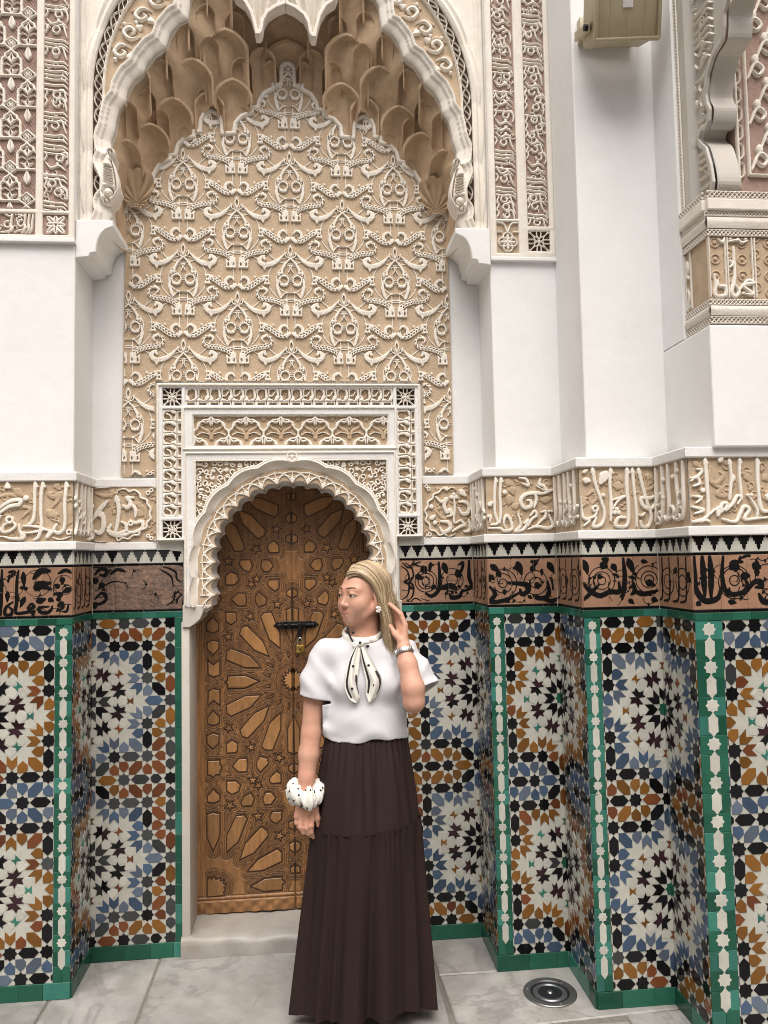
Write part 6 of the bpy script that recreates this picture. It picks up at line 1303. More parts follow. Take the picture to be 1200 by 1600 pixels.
# ------------------------------------------------------------------ the woman
class Vol:
    """signed distance volume, meshed with surface nets"""
    def __init__(s, lo, hi, st):
        s.lo = np.array(lo, float); s.st = st; s.n = [int((b - a) / st) + 2 for a, b in zip(lo, hi)]
        s.F = np.full(s.n, .08, np.float32); s.ax = [s.lo[k] + np.arange(s.n[k]) * st for k in range(3)]
    def win(s, lo, hi):
        sl = []
        for k in range(3):
            a = max(0, int((lo[k] - s.lo[k]) / s.st)); b = min(s.n[k], int((hi[k] - s.lo[k]) / s.st) + 2)
            if b <= a: return None
            sl.append(slice(a, b))
        return tuple(sl)
    def grid(s, w): return np.meshgrid(s.ax[0][w[0]], s.ax[1][w[1]], s.ax[2][w[2]], indexing='ij')
    def comb(s, w, d, k, sub=False):
        F = s.F[w]
        if sub: F = -F
        if k > 0: h = np.clip(.5 + .5 * (d - F) / k, 0, 1); r = d * (1 - h) + F * h - k * h * (1 - h)
        else: r = np.minimum(F, d)
        s.F[w] = -r if sub else r
    def cap(s, p, q, r0, r1, k=.012, sub=False):
        p, q = np.array(p, float), np.array(q, float); m = max(r0, r1) + .05; w = s.win(np.minimum(p, q) - m, np.maximum(p, q) + m)
        if w is None: return s
        X, Y, Z = s.grid(w); d = q - p; L = d.dot(d) + 1e-12; t = np.clip(((X - p[0]) * d[0] + (Y - p[1]) * d[1] + (Z - p[2]) * d[2]) / L, 0, 1)
        s.comb(w, np.sqrt((X - p[0] - t * d[0]) ** 2 + (Y - p[1] - t * d[1]) ** 2 + (Z - p[2] - t * d[2]) ** 2) - (r0 + (r1 - r0) * t), k, sub); return s
    def chain(s, pts, rs, k=.012):
        for i in range(len(pts) - 1): s.cap(pts[i], pts[i + 1], rs[i], rs[i + 1], k)
        return s
    def ell(s, c, r, k=.02, M=None, sub=False):
        c = np.array(c, float); r = np.array(r, float); m = r.max() + .05; w = s.win(c - m, c + m)
        if w is None: return s
        X, Y, Z = s.grid(w); P = np.stack([X - c[0], Y - c[1], Z - c[2]], -1)
        if M is not None: P = P @ np.array(M)
        q = P / r; k0 = np.sqrt((q ** 2).sum(-1)) + 1e-9; k1 = np.sqrt((q / r * 1.0) ** 2 @ np.ones(3)) + 1e-9
        s.comb(w, k0 * (k0 - 1) / k1, k, sub); return s
    def mesh(s, smooth=True, relax=1):
        F = s.F; S = F < 0; n = F.shape
        c = np.zeros(tuple(k - 1 for k in n), np.int8)
        for a in (0, 1):
            for b in (0, 1):
                for d in (0, 1): c += S[a:n[0] - 1 + a, b:n[1] - 1 + b, d:n[2] - 1 + d]
        act = (c > 0) & (c < 8); I = np.stack(np.nonzero(act), 1); idx = np.full(act.shape, -1, np.int64); idx[act] = np.arange(len(I))
        acc = np.zeros((len(I), 3)); cnt = np.zeros(len(I))
        E = []
        for a in (0, 1):
            for b in (0, 1): E += [((0, a, b), (1, a, b)), ((a, 0, b), (a, 1, b)), ((a, b, 0), (a, b, 1))]
        for p, q in E:
            f0 = F[I[:, 0] + p[0], I[:, 1] + p[1], I[:, 2] + p[2]].astype(float); f1 = F[I[:, 0] + q[0], I[:, 1] + q[1], I[:, 2] + q[2]].astype(float)
            m = (f0 < 0) != (f1 < 0); t = np.where(m, f0 / np.where(np.abs(f0 - f1) < 1e-9, 1e-9, f0 - f1), 0)[:, None]
            acc += np.where(m[:, None], np.array(p) * (1 - t) + np.array(q) * t, 0); cnt += m
        V = s.lo + (I + acc / cnt[:, None]) * s.st
        Q = []
        for ax in range(3):
            o = [x for x in range(3) if x != ax]; sl0 = [slice(None)] * 3; sl1 = [slice(None)] * 3; sl0[ax] = slice(0, -1); sl1[ax] = slice(1, None)
            ch = S[tuple(sl0)] != S[tuple(sl1)]; J = np.stack(np.nonzero(ch), 1); ok = (J[:, o[0]] > 0) & (J[:, o[1]] > 0) & (J[:, o[0]] < n[o[0]] - 1) & (J[:, o[1]] < n[o[1]] - 1); J = J[ok]
            def g(da, db): K = J.copy(); K[:, o[0]] -= da; K[:, o[1]] -= db; return idx[K[:, 0], K[:, 1], K[:, 2]]
            q = np.stack([g(1, 1), g(0, 1), g(0, 0), g(1, 0)], 1); ins = S[J[:, 0], J[:, 1], J[:, 2]]
            fl = ins if ax != 1 else ~ins; q[~fl] = q[~fl][:, ::-1]; Q.append(q)
        Q = np.concatenate(Q); Q = Q[(Q >= 0).all(1)]
        for _ in range(relax):
            A = np.zeros_like(V); C = np.zeros(len(V))
            for k in range(4): np.add.at(A, Q[:, k], V[Q[:, (k + 1) % 4]]); np.add.at(C, Q[:, k], 1); np.add.at(A, Q[:, (k + 1) % 4], V[Q[:, k]]); np.add.at(C, Q[:, (k + 1) % 4], 1)
            V = V * .5 + .5 * A / np.maximum(C, 1)[:, None]
        return npmesh(V, Q.ravel(), np.arange(len(Q)) * 4, np.full(len(Q), 4), smooth)

M_SKIN = mat('skin', (.55, .31, .22), .5, .08, 45, .10, 260, sss=.12, spec=.35, stain=(.56, .23, .155), stain_scale=11, stain_amt=.55, bdist=.001)
M_LIP = mat('lips', (.48, .215, .175), .4, .05, 80, .05, 200)
M_EYEW = mat('eye_white', (.52, .49, .46), .25, .02, 50, 0, 10)
M_IRIS = mat('iris', (.045, .035, .025), .15, .1, 100, 0, 10)
M_BROW = mat('eyebrow', (.12, .07, .042), .7, .2, 200, .2, 300)
M_SHIRT = mat('white_cotton', (.57, .57, .59), .85, .02, 30, .18, 260, sheen=.2, bdist=.0015)
M_SKIRT = mat('dark_brown_crepe', (.023, .0125, .011), .8, .08, 30, .25, 500, spec=.2, bdist=.001)
M_SILK = mat('ivory_satin', (.74, .72, .66), .38, .03, 20, .1, 90)
M_DOTK = mat('black_print', (.012, .012, .014), .5, .1, 40, 0, 10)
M_PEARL = mat('pearl', (.76, .73, .68), .22, .03, 60, 0, 10, coat=.5)
HAIRC = [mat('hair_pale', (.58, .455, .29), .38, .12, 60, 0, 10), mat('hair_blond', (.42, .31, .185), .38, .12, 60, 0, 10), mat('hair_honey', (.27, .185, .105), .42, .12, 60, 0, 10), mat('hair_dark', (.16, .10, .05), .45, .12, 60, 0, 10)]  # strand tones from pale to dark, mixed in streaks
WO = thing('person', (.19, -.52, 0), 'woman in white t-shirt and long dark brown skirt, looking left, hand in her blond hair', 'person')
HC = np.array((.186, -.500, 1.520)); PSI = R(50)
HF = np.array((-math.sin(PSI), -math.cos(PSI), 0)); HR = np.array((math.cos(PSI), -math.sin(PSI), 0)); HU = np.array((0, 0, 1.0))
_tl = R(-1.5); HF, HU = HF * math.cos(_tl) + HU * math.sin(_tl) * 1, HU * math.cos(_tl) - HF * math.sin(_tl)
HM = np.stack([HF, HR, HU], 1)
def H(a, b, c): return HC + HF * a + HR * b + HU * c
bd = Vol((-.13, -.76, -.004), (.49, -.36, 1.655), .0036)
# trunk, pelvis, legs (under the clothes)
bd.ell((.195, -.500, 1.22), (.135, .085, .15), .03).ell((.190, -.500, 1.04), (.115, .08, .13), .04).ell((.19, -.505, .90), (.145, .10, .12), .04)
bd.cap((.085, -.497, 1.292), (.305, -.495, 1.290), .040, .040, .025).cap((.19, -.49, 1.30), (.187, -.487, 1.42), .056, .050, .03)
for s_ in (-1, 1): bd.chain([(.19 + s_ * .075, -.505, .86), (.185 + s_ * .08, -.515, .48), (.18 + s_ * .08, -.50, .09)], [.085, .058, .038], .02).cap((.18 + s_ * .08, -.495, .035), (.175 + s_ * .09, -.535, .032), .034, .030, .02)
# head
def hell(c, r, k, sub=False): bd.ell(H(*c), r, k, HM, sub)
def hcap(p, q, r0, r1, k, sub=False): bd.cap(H(*p), H(*q), r0, r1, k, sub)
hell((-.014, 0, .028), (.092, .072, .076), .01); hell((.030, 0, -.026), (.058, .060, .083), .025); hell((.046, 0, -.072), (.040, .041, .030), .02); hcap((.070, -.009, -.093), (.070, .009, -.093), .0140, .0140, .018)
for s_ in (-1, 1):
    hell((.053, s_ * .036, -.034), (.027, .025, .028), .032); hcap((.080, s_ * .014, .024), (.066, s_ * .042, .022), .008, .009, .018); hell((.0905, s_ * .031, .002), (.010, .015, .0095), .008, True)
    hcap((.080, s_ * .018, .0065), (.0850, s_ * .031, .0105), .0040, .0048, .004); hcap((.0850, s_ * .031, .0105), (.071, s_ * .047, .005), .0048, .004, .004); hcap((.079, s_ * .019, -.003), (.0820, s_ * .031, -.0066), .0036, .0038, .004); hcap((.0820, s_ * .031, -.0066), (.071, s_ * .046, -.002), .0038, .0034, .004)
    hell((-.004, s_ * .074, -.012), (.016, .007, .029), .006); hcap((.040, s_ * .046, -.074), (-.005, s_ * .060, -.045), .013, .015, .02)
hcap((.083, 0, .010), (.0995, 0, -.025), .0055, .0075, .013); hell((.1020, 0, -.0300), (.0088, .0088, .0080), .008)
for s_ in (-1, 1): hell((.0930, s_ * .0098, -.0345), (.0090, .0066, .0068), .006)
hell((.064, 0, -.063), (.024, .027, .019), .018); hcap((.088, -.014, -.0625), (.088, .014, -.0625), .0020, .0020, .004, True)
bd.cap(H(-.018, 0, -.05), (.188, -.485, 1.36), .050, .052, .02)
# her right arm (at the viewer's left), hanging
SR, ER, WR = (.045, -.500, 1.300), (-.012, -.525, 1.020), (-.034, -.560, .800)
bd.chain([SR, (.005, -.508, 1.17), ER], [.042, .041, .036], .02).chain([ER, (-.022, -.538, .945), (-.03, -.552, .87), WR], [.037, .037, .030, .0255], .012)
hu = .00021
def HL(x, y, dep=0): return (WR[0] + (x - 550) * hu, WR[1] + dep, WR[2] - (y - 690) * hu + .004)
for (mx_, my_) in ((640, 1000), (560, 1035), (465, 1045), (385, 1020)): bd.cap(HL(540 + (mx_ - 540) * .35, 720), HL(mx_, my_, -.006), .0155, .0110, .012)
bd.chain([HL(642, 1000, -.006), HL(640, 1170, -.018), HL(640, 1290, -.012), HL(672, 1405, 0)], [.0105, .0092, .0082, .0066], .004)
bd.chain([HL(562, 1035, -.008), HL(548, 1200, -.022), HL(580, 1310, -.014), HL(622, 1370, .0)], [.0108, .0094, .0084, .0068], .003)
bd.chain([HL(468, 1045, -.006), HL(450, 1190, -.018), HL(500, 1290, -.012), HL(560, 1330, .004)], [.0100, .0088, .0080, .0066], .003)
bd.chain([HL(388, 1020, .0), HL(382, 1130, -.008), HL(430, 1215, -.002), HL(500, 1250, .012)], [.0090, .0078, .0070, .0060], .003)
bd.chain([HL(640, 780, -.004), HL(715, 900, -.010), HL(748, 1060, -.014), HL(752, 1190, -.010)], [.0140, .0108, .0090, .0072], .008)
# her left arm, raised to the hair
SL, EL, WL_ = (.350, -.495, 1.290), (.354, -.655, 1.142), (.328, -.600, 1.325)
bd.chain([SL, (.362, -.57, 1.215), EL], [.042, .042, .037], .02).chain([EL, (.352, -.655, 1.19), (.338, -.625, 1.27), WL_], [.037, .040, .034, .0262], .015)
KN = [(.337, -.585, 1.408), (.329, -.566, 1.417), (.321, -.548, 1.421), (.314, -.532, 1.415)]
for k_ in KN: bd.cap((WL_[0], WL_[1] + .006, WL_[2] + .01), k_, .0165, .0105, .012)
for (k_, d1, d2, d3) in ((KN[0], (-.014, .010, .040), (-.034, .024, .060), (-.050, .034, .072)), (KN[1], (-.016, .010, .040), (-.038, .022, .062), (-.056, .032, .074)), (KN[2], (-.018, .008, .036), (-.038, .018, .054), (-.054, .024, .062)), (KN[3], (-.018, .006, .028), (-.034, .012, .040), (-.046, .018, .044))):
    bd.chain([k_] + [tuple(np.array(k_) + np.array(d)) for d in (d1, d2, d3)], [.0104, .0092, .0082, .0066], .003)
bd.chain([(WL_[0] - .008, WL_[1] + .004, WL_[2] + .03), (.300, -.575, 1.375), (.284, -.560, 1.405)], [.0135, .0108, .0080], .008)
body = link('body', bd.mesh(True, 1), M_SKIN, WO)
def small(name, m, fn, st=.0016, lo=(-.02,) * 3, hi=(.02,) * 3, c=None, relax=1):
    v = Vol(np.array(c) + np.array(lo), np.array(c) + np.array(hi), st); fn(v); return link(name, v.mesh(True, relax), m, WO)
def surf(b, c):
    for a in np.arange(.125, .02, -.0006):
        p = (H(a, b, c) - bd.lo) / bd.st; i = p.astype(int); t = p - i; f = 0
        for dx in (0, 1):
            for dy in (0, 1):
                for dz in (0, 1): f += bd.F[i[0] + dx, i[1] + dy, i[2] + dz] * (t[0] if dx else 1 - t[0]) * (t[1] if dy else 1 - t[1]) * (t[2] if dz else 1 - t[2])
        if f < 0: return a
    return .05
def HS(b, c, o=0): return H(surf(b, c) + o, b, c)
small('lips', M_LIP, lambda v: (v.chain([HS(b, c, -.0008) for b, c in ((-.025, -.0605), (-.016, -.0612), (-.006, -.0598), (0, -.0606), (.006, -.0598), (.016, -.0612), (.026, -.0595))], [.0008, .0017, .0024, .0021, .0024, .0017, .0008], .0012), v.chain([HS(b, c, -.0008) for b, c in ((-.024, -.0618), (-.014, -.0650), (0, -.0662), (.014, -.0650), (.026, -.0604))], [.0008, .0022, .0028, .0022, .0008], .0012)), .0012, (-.04,) * 3, (.04,) * 3, H(.09, 0, -.06))
small('mouth_line', M_BROW, lambda v: v.chain([HS(b, c, .0002) for b, c in ((-.024, -.0612), (-.012, -.0628), (0, -.0632), (.012, -.0626), (.030, -.0580))], [.0006, .0008, .0008, .0008, .0006], .0005), .0008, (-.04,) * 3, (.04,) * 3, H(.09, 0, -.06), 0)
for s_ in (-1, 1):
    ec = H(.0745, s_ * .031, .0025)
    mb = MB(); mb.lathe([(max(1e-4, .0125 * math.sin(a)), .0125 * math.cos(a)) for a in np.linspace(.001, math.pi - .001, 14)], 20)
    gz = (Vector(HF) * 1.0 + Vector(HR) * -.30).normalized(); Wq = Matrix.Translation(Vector(ec)) @ gz.to_track_quat('Z', 'Y').to_matrix().to_4x4()
    ey = mb.obj('eye', M_EYEW, body, Wq, smooth=True)
    MB().lathe([(.0001, .0130), (.003, .0128), (.0062, .0115), (.0072, .0106)], 18).obj('iris', M_IRIS, body, Wq, smooth=True)
    small('eyebrow', M_BROW, lambda v: v.chain([HS(s_ * bb, cc, .0) for bb, cc in ((.013, .0282), (.020, .0300), (.030, .0312), (.040, .0300), (.049, .0262))], [.0026, .0028, .0025, .0020, .0010], .002), .0013, (-.05,) * 3, (.05,) * 3, H(.085, s_ * .03, .027))
    small('eyelash', M_BROW, lambda v: v.chain([H(.0840, s_ * .018, .0040), H(.0895, s_ * .031, .0070), H(.0755, s_ * .049, .0025)], [.0009, .0016, .0013], .001), .0011, (-.03,) * 3, (.03,) * 3, H(.082, s_ * .032, .008))

# t-shirt: thin shell round trunk and sleeves
sh = Vol((-.13, -.72, .975), (.49, -.36, 1.40), .0032)
sh.ell((.193, -.500, 1.225), (.143, .098, .150), .02).ell((.190, -.502, 1.03), (.158, .120, .20), .05).cap((.052, -.497, 1.300), (.330, -.495, 1.298), .052, .052, .04)
for s_, xx in ((-1, .128), (1, .258)): sh.ell((xx, -.560, 1.195), (.062, .058, .060), .04)
sh.cap((.19, -.49, 1.31), (.187, -.487, 1.375), .070, .064, .03)
sh.chain([(.045, -.500, 1.298), (.012, -.510, 1.215), (-.010, -.528, 1.10)], [.051, .053, .060], .03)
sh.chain([(.345, -.495, 1.285), (.374, -.545, 1.225), (.402, -.575, 1.14)], [.055, .062, .076], .022)
X, Y, Z = np.meshgrid(*sh.ax, indexing='ij')
rdg = lambda q: (.5 + .5 * np.sin(2 * q)) ** 1.6
fold = .0050 * (rdg(11 * X + 16 * (Z - 1.2) + 1.2 * np.sin(7 * Z)) - .4) * np.clip((1.26 - Z) * 5, 0, 1) + .0045 * (rdg(19 * (X - .55 * Z) + 1.5 * np.sin(11 * Z)) - .4) * np.clip((Z - 1.05) * 6, 0, 1)
fold += .010 * np.exp(-((Z - 1.035) / .026) ** 2) * (.5 + .5 * np.sin(21 * X + 2 * np.sin(13 * X))) + .004 * (rdg(33 * Z + 14 * X + 2 * np.sin(20 * X)) - .4) * np.clip((1.12 - Z) * 9, 0, 1)
fold += .006 * (rdg(30 * (Z + .9 * X)) - .4) * np.clip((.075 - X) * 16, 0, 1) + .006 * (rdg(28 * (Z - 1.1 * X)) - .4) * np.clip((X - .33) * 16, 0, 1)
fold += .009 * (rdg(24 * (Z + 1.2 * (X - .05))) - .4) * np.exp(-(((X - .06) / .04) ** 2 + ((Z - 1.22) / .05) ** 2)) + .009 * (rdg(24 * (Z - 1.2 * (X - .32))) - .4) * np.exp(-(((X - .32) / .04) ** 2 + ((Z - 1.22) / .05) ** 2))
F = sh.F - fold; F = np.maximum(F, -(F + .0062))
def plane(p, nrm): p = np.array(p); nrm = np.array(nrm) / np.linalg.norm(nrm); return (X - p[0]) * nrm[0] + (Y - p[1]) * nrm[1] + (Z - p[2]) * nrm[2]
arm_r = plane((-.012, -.53, 1.150), (-.22, -.05, -1)); F = np.where(X < np.where(Z < 1.128, .028, .062), np.maximum(F, arm_r), F)
arm_l = plane((.41, -.60, 1.185), (.42, -.38, -.85)); F = np.where((X > .356), np.maximum(F, arm_l), F)
F = np.maximum(F, .998 + .006 * np.sin(30 * X + 1) + .003 * np.sin(67 * X) - Z)
neck = np.sqrt(((X - .187) / .078) ** 2 + ((Y + .515) / .085) ** 2 + ((Z - 1.385) / .055) ** 2) - 1; F = np.maximum(F, -neck * .06)
sh.F = F.astype(np.float32); link('t_shirt', sh.mesh(True, 2), M_SHIRT, WO)

# tiered skirt
def skirt(z0, z1, fr, nth=420, nz=60):
    V = []; rs = np.random.RandomState(3); ph = rs.uniform(0, 6.28, 8)
    for i in range(nz + 1):
        t = i / nz; z = z0 + (z1 - z0) * t
        for j in range(nth):
            a = 2 * math.pi * j / nth; V.append(fr(a, t, z, ph))
    V = np.array(V); i, j = np.meshgrid(np.arange(nz), np.arange(nth), indexing='ij'); j2 = (j + 1) % nth
    q = np.stack([i * nth + j, (i + 1) * nth + j, (i + 1) * nth + j2, i * nth + j2], -1).reshape(-1, 4)[:, ::-1]; return npmesh(V, q.ravel(), np.arange(len(q)) * 4, np.full(len(q), 4), True)
def pleat(a, ph, n): 
    s = math.sin(n * a + ph[0] + 1.1 * math.sin(3 * a + ph[1]) + .8 * math.sin(5 * a + ph[2])); return (abs(s) ** .7) * (1 if s > 0 else -1)
def up_fr(a, t, z, ph):
    rx = .146 + .048 * t ** .7; ry = .100 + .064 * t ** .7; k = .003 + .009 * math.sin(math.pi * t) * t; g = k * (.7 * pleat(a, ph, 9) + .4 * pleat(a + .7, ph[::-1], 14)) + .0035 * math.sin(44 * a + 3 * math.sin(4 * a)) * (1 - t) ** 3
    return (.190 - .004 * t + (rx + g) * math.cos(a), -.510 - .01 * t + (ry + g) * math.sin(a), z + .012 * math.cos(a + .6) * t)
def lo_fr(a, t, z, ph):
    e = t ** .9; rx = .1955 + .050 * e; ry = .1655 - .006 * e; w_ = .5 + .5 * math.sin(2 * a + 1.1) ; k = .003 + .032 * t ** .8
    g = k * (.62 * pleat(a, ph, 7) * (.6 + .6 * w_) + .34 * pleat(a + .3 + .06 * t, ph[::-1], 13) + .22 * math.sin(23 * a + 2 * math.sin(3 * a) + .7 * t)) + .0045 * math.sin(40 * a + 5 * math.sin(5 * a)) * math.exp(-t * 9) 
    return (.187 - .019 * t + (rx + g) * math.cos(a), -.520 - .020 * t + (ry + g) * math.sin(a), z + .012 * math.cos(a + .6) * (1 - t) + (.006 * math.sin(3 * a + ph[1]) + .045 * max(0, -math.sin(a))) * t ** 2)
SK = link('skirt', skirt(1.000, .688, up_fr, 420, 40), M_SKIRT, WO)
link('gathered_tier', skirt(.696, .036, lo_fr, 420, 90), M_SKIRT, SK)
def wb(a, t, z, ph): g = .006 * math.sin(math.pi * t) + .0022 * math.sin(58 * a); return (.190 + (.143 + g) * math.cos(a), -.507 + (.098 + g) * math.sin(a), z)
link('waistband', skirt(1.016, .985, wb, 360, 6), M_SKIRT, SK)

# satin scarf tied at the neck
SCF = None
def ribbon(name, mid, wid, nrm, fold, m, parent, lift=0, u0=-1, u1=1, nu=12, n=5):
    C_ = cat([tuple(p) + (w,) for p, w in zip(mid, wid)], n); P = C_[:, :3]; Wd = C_[:, 3]; V = []; nv = len(P); nr = np.array(nrm, float); nr /= np.linalg.norm(nr)
    for i in range(nv):
        tg = P[min(i + 1, nv - 1)] - P[max(i - 1, 0)]; tg = tg / (np.linalg.norm(tg) + 1e-9); sd_ = np.cross(tg, nr); sd_ /= np.linalg.norm(sd_) + 1e-9; n2 = np.cross(sd_, tg)
        for j in range(nu + 1):
            u_ = u0 + (u1 - u0) * j / nu; V.append(P[i] + sd_ * u_ * Wd[i] + n2 * (fold * Wd[i] * math.sin(u_ * 4.2 + i * .12) + lift))
    q = [(i * (nu + 1) + j, i * (nu + 1) + j + 1, (i + 1) * (nu + 1) + j + 1, (i + 1) * (nu + 1) + j) for i in range(nv - 1) for j in range(nu)]
    return link(name, mesh(V, q, True), m, parent)
NB_ = (0, -1, .12); cy_ = lambda a, r, z: (.184 + r * math.sin(a), -.492 - r * .95 * math.cos(a), z)
coll = [cy_(a, .064 + .006 * abs(math.sin(a / 2)), 1.350 + .040 * (1 - math.cos(a)) / 2) for a in np.linspace(-2.9, 2.9, 15)]
mb = MB(); Pc = cat(coll, 4)
for i in range(len(Pc)): pass
CV = []; nk = 10
for i, p in enumerate(Pc):
    d = np.array([p[0] - .184, p[1] + .492, 0]); d /= np.linalg.norm(d)
    for k in range(nk): a = 2 * math.pi * k / nk; CV.append(tuple(p + d * .008 * math.cos(a) + np.array([0, 0, 1]) * (.015 * math.sin(a)) + d * .003 * math.sin(i * .8 + 2 * a)))
mb.add(CV, [(i * nk + k, i * nk + (k + 1) % nk, (i + 1) * nk + (k + 1) % nk, (i + 1) * nk + k) for i in range(len(Pc) - 1) for k in range(nk)])
SCF = mb.obj('scarf', M_SILK, WO, smooth=True)
KNOT = (.168, -.592, 1.345)
small('knot', M_SILK, lambda v: (v.ell(np.array(KNOT), (.014, .013, .014), .006), v.ell(np.array(KNOT) + (.022, .004, .006), (.016, .010, .009), .006), v.ell(np.array(KNOT) + (-.017, .0, -.004), (.013, .011, .016), .005)), .0022, (-.06,) * 3, (.06,) * 3, KNOT)
T1 = [(.160, -.604, 1.335), (.146, -.612, 1.290), (.136, -.620, 1.240), (.134, -.624, 1.200), (.146, -.622, 1.160), (.152, -.620, 1.140)]; W1 = [.009, .019, .022, .025, .020, .003]
T2 = [(.176, -.604, 1.335), (.190, -.613, 1.290), (.206, -.622, 1.245), (.216, -.626, 1.210), (.206, -.624, 1.168), (.198, -.621, 1.140)]; W2 = [.009, .018, .024, .029, .021, .003]
for TT, WW, sg in ((T1, W1, 1), (T2, W2, -1)):
    tl = ribbon('scarf_tail', TT, WW, NB_, .34, M_SILK, SCF)
    ribbon('black_stripe', TT[:-1], [w for w in WW[:-1]], NB_, .34, M_DOTK, SCF, .0014, .50, .78, 4); ribbon('black_stripe', TT[2:-1], [w for w in WW[2:-1]], NB_, .34, M_DOTK, SCF, .0014, -.86, -.58, 4)
    for q_ in (.3, .62):
        c_ = cat([tuple(p) for p in TT], 5); p = c_[int(len(c_) * q_)]; mb = MB(); mb.lathe([(.0001, .0012), (.004, .001), (.005, 0)], 14); mb.obj('polka_dot', M_DOTK, SCF, Matrix.Translation(Vector(p) + Vector((0, -.0075, 0))) @ Matrix.Rotation(R(90), 4, 'X'), smooth=True)
for (x, z, y) in ((.168, 1.352, -.612), (.146, 1.385, -.566), (.196, 1.338, -.606)): MB().lathe([(.0001, .0012), (.0045, .001), (.0055, 0)], 14).obj('polka_dot', M_DOTK, SCF, Matrix.Translation((x, y, z)) @ Matrix.Rotation(R(90), 4, 'X'), smooth=True)
ribbon('black_stripe', [(.128, -.548, 1.405), (.136, -.568, 1.372), (.150, -.600, 1.345)], [.004, .004, .003], (-.5, -1, 0), 0, M_DOTK, SCF, .004, -1, 1, 2)

# hair: dense cap and lock volume, then strands over it
hv = Vol((.05, -.66, 1.24), (.36, -.36, 1.66), .0042)
hv.ell(H(-.018, 0, .030), (.099, .080, .084), .01, HM)
Xh, Yh, Zh = np.meshgrid(*hv.ax, indexing='ij'); Pl = np.stack([Xh - HC[0], Yh - HC[1], Zh - HC[2]], -1) @ HM
hv.F = np.maximum(hv.F, ((.80 * Pl[..., 0] - Pl[..., 2]) + .032).astype(np.float32) * .75)
def lock(pts, rs, k=.012): hv.chain([H(*p) for p in pts], rs, k)
lock([(-.06, .055, .02), (-.055, .066, -.06), (-.05, .074, -.13), (-.055, .085, -.20)], [.024, .024, .020, .010]); lock([(-.070, .0, .02), (-.072, .01, -.08), (-.070, .03, -.14), (-.066, .05, -.19)], [.036, .032, .026, .014]); lock([(-.06, -.045, .02), (-.058, -.05, -.07), (-.045, -.055, -.12)], [.028, .024, .012])
lock([(-.025, .074, .01), (-.022, .079, -.05), (-.028, .082, -.13), (-.04, .088, -.19)], [.016, .013, .011, .007])
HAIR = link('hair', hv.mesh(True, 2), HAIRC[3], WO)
EC, ER_ = np.array((-.018, 0, .030)), np.array((.101, .082, .086))
def onskull(a, phi, side, inf):
    w = math.sqrt(max(.02, 1 - ((a - EC[0]) / (ER_[0] + inf)) ** 2)); return np.array([a, side * (ER_[1] + inf) * math.sin(phi) * w, EC[2] + (ER_[2] + inf) * math.cos(phi) * w])
def strands(n, seed):
    rs = np.random.RandomState(seed); V = []; Fc = []; MI = []
    for i in range(n):
        u_ = rs.rand(); j = rs.normal(0, 1, 8); inf = rs.uniform(-.001, .009); kind = rs.rand()
        ln = -.150 - .085 * rs.rand() ** .6
        if kind < .56:                                      # near side, swept back from the parting
            a0 = .074 - .146 * u_; sw = .042 * (1 - u_) + .020; ff = lambda t: a0 - sw * t ** 1.3
            pts = [onskull(ff(t), R(2 + 94 * t), 1, inf) for t in (0, .18, .38, .58, .78, 1)]; ae = ff(1)
            kf = max(0, ae + .02); pts += [np.array([ae - .55 * kf - .004, .081 + inf, -.038]), np.array([ae - .85 * kf - .012, .085 + inf, -.090]), np.array([(ae - .9 * kf) * .85 - .022, .090, ln])]
        elif kind < .86:                                    # back of the head
            th = R(100 + 82 * u_); pts = [EC + (ER_ + inf) * np.array([math.sin(p) * math.cos(th), math.sin(p) * math.sin(th), math.cos(p)]) + np.array([-.0, 0, 0]) for p in (R(8), R(30), R(52), R(74), R(94))]
            q = pts[-1]; pts += [np.array([q[0] + .004, q[1] + .006, -.055]), np.array([q[0] * .9 + .006, q[1] + .014, -.115]), np.array([q[0] * .8, q[1] + .026, ln])]
        else:                                               # far side
            a0 = .070 - .140 * u_; sw = .140 * (1 - u_) + .02; ff = lambda t: a0 - sw * t ** .75
            pts = [onskull(ff(t), R(2 + 94 * t), -1, inf * .6) for t in (0, .2, .4, .6, .8, 1)]; ae = ff(1); pts += [np.array([ae, -.080, -.05]), np.array([ae + .01, -.080, -.10]), np.array([ae + .03, -.088, -.145 - .03 * rs.rand()])]
        pts = [p + np.array([j[1], j[2], j[3]]) * .0018 + np.array([j[4], j[5], 0]) * .0026 * max(0, k - len(pts) + 4) for k, p in enumerate(pts)]
        C_ = cat(pts, 2); P = [H(*c) for c in C_]; r0 = .0006 + .0010 * rs.rand(); base = len(V); m_ = len(P)
        for k, p in enumerate(P):
            t = k / (m_ - 1); rr = r0 * (1 - .75 * t ** 3); tg = P[min(k + 1, m_ - 1)] - P[max(k - 1, 0)]; tg = tg / (np.linalg.norm(tg) + 1e-9); ref = p - H(-.018, 0, .0); s1 = np.cross(tg, ref); s1 /= np.linalg.norm(s1) + 1e-9; s2 = np.cross(s1, tg)
            V += [tuple(p - s1 * rr), tuple(p + s2 * rr * .8), tuple(p + s1 * rr)]
        c_ = int(np.clip(1.25 + 1.1 * math.sin(u_ * 47 + 3 * kind) + .75 * j[6], 0, 3))
        for k in range(m_ - 1):
            a = base + 3 * k; Fc += [(a, a + 3, a + 4, a + 1), (a + 1, a + 4, a + 5, a + 2)]; MI += [c_, c_]
    me = mesh(V, Fc, True)
    for m_ in HAIRC: me.materials.append(m_)
    me.polygons.foreach_set('material_index', MI); o = bpy.data.objects.new('hair_strands', me); COL.objects.link(o); attach(o, HAIR, Matrix.Identity(4)); return o
strands(5200, 4)

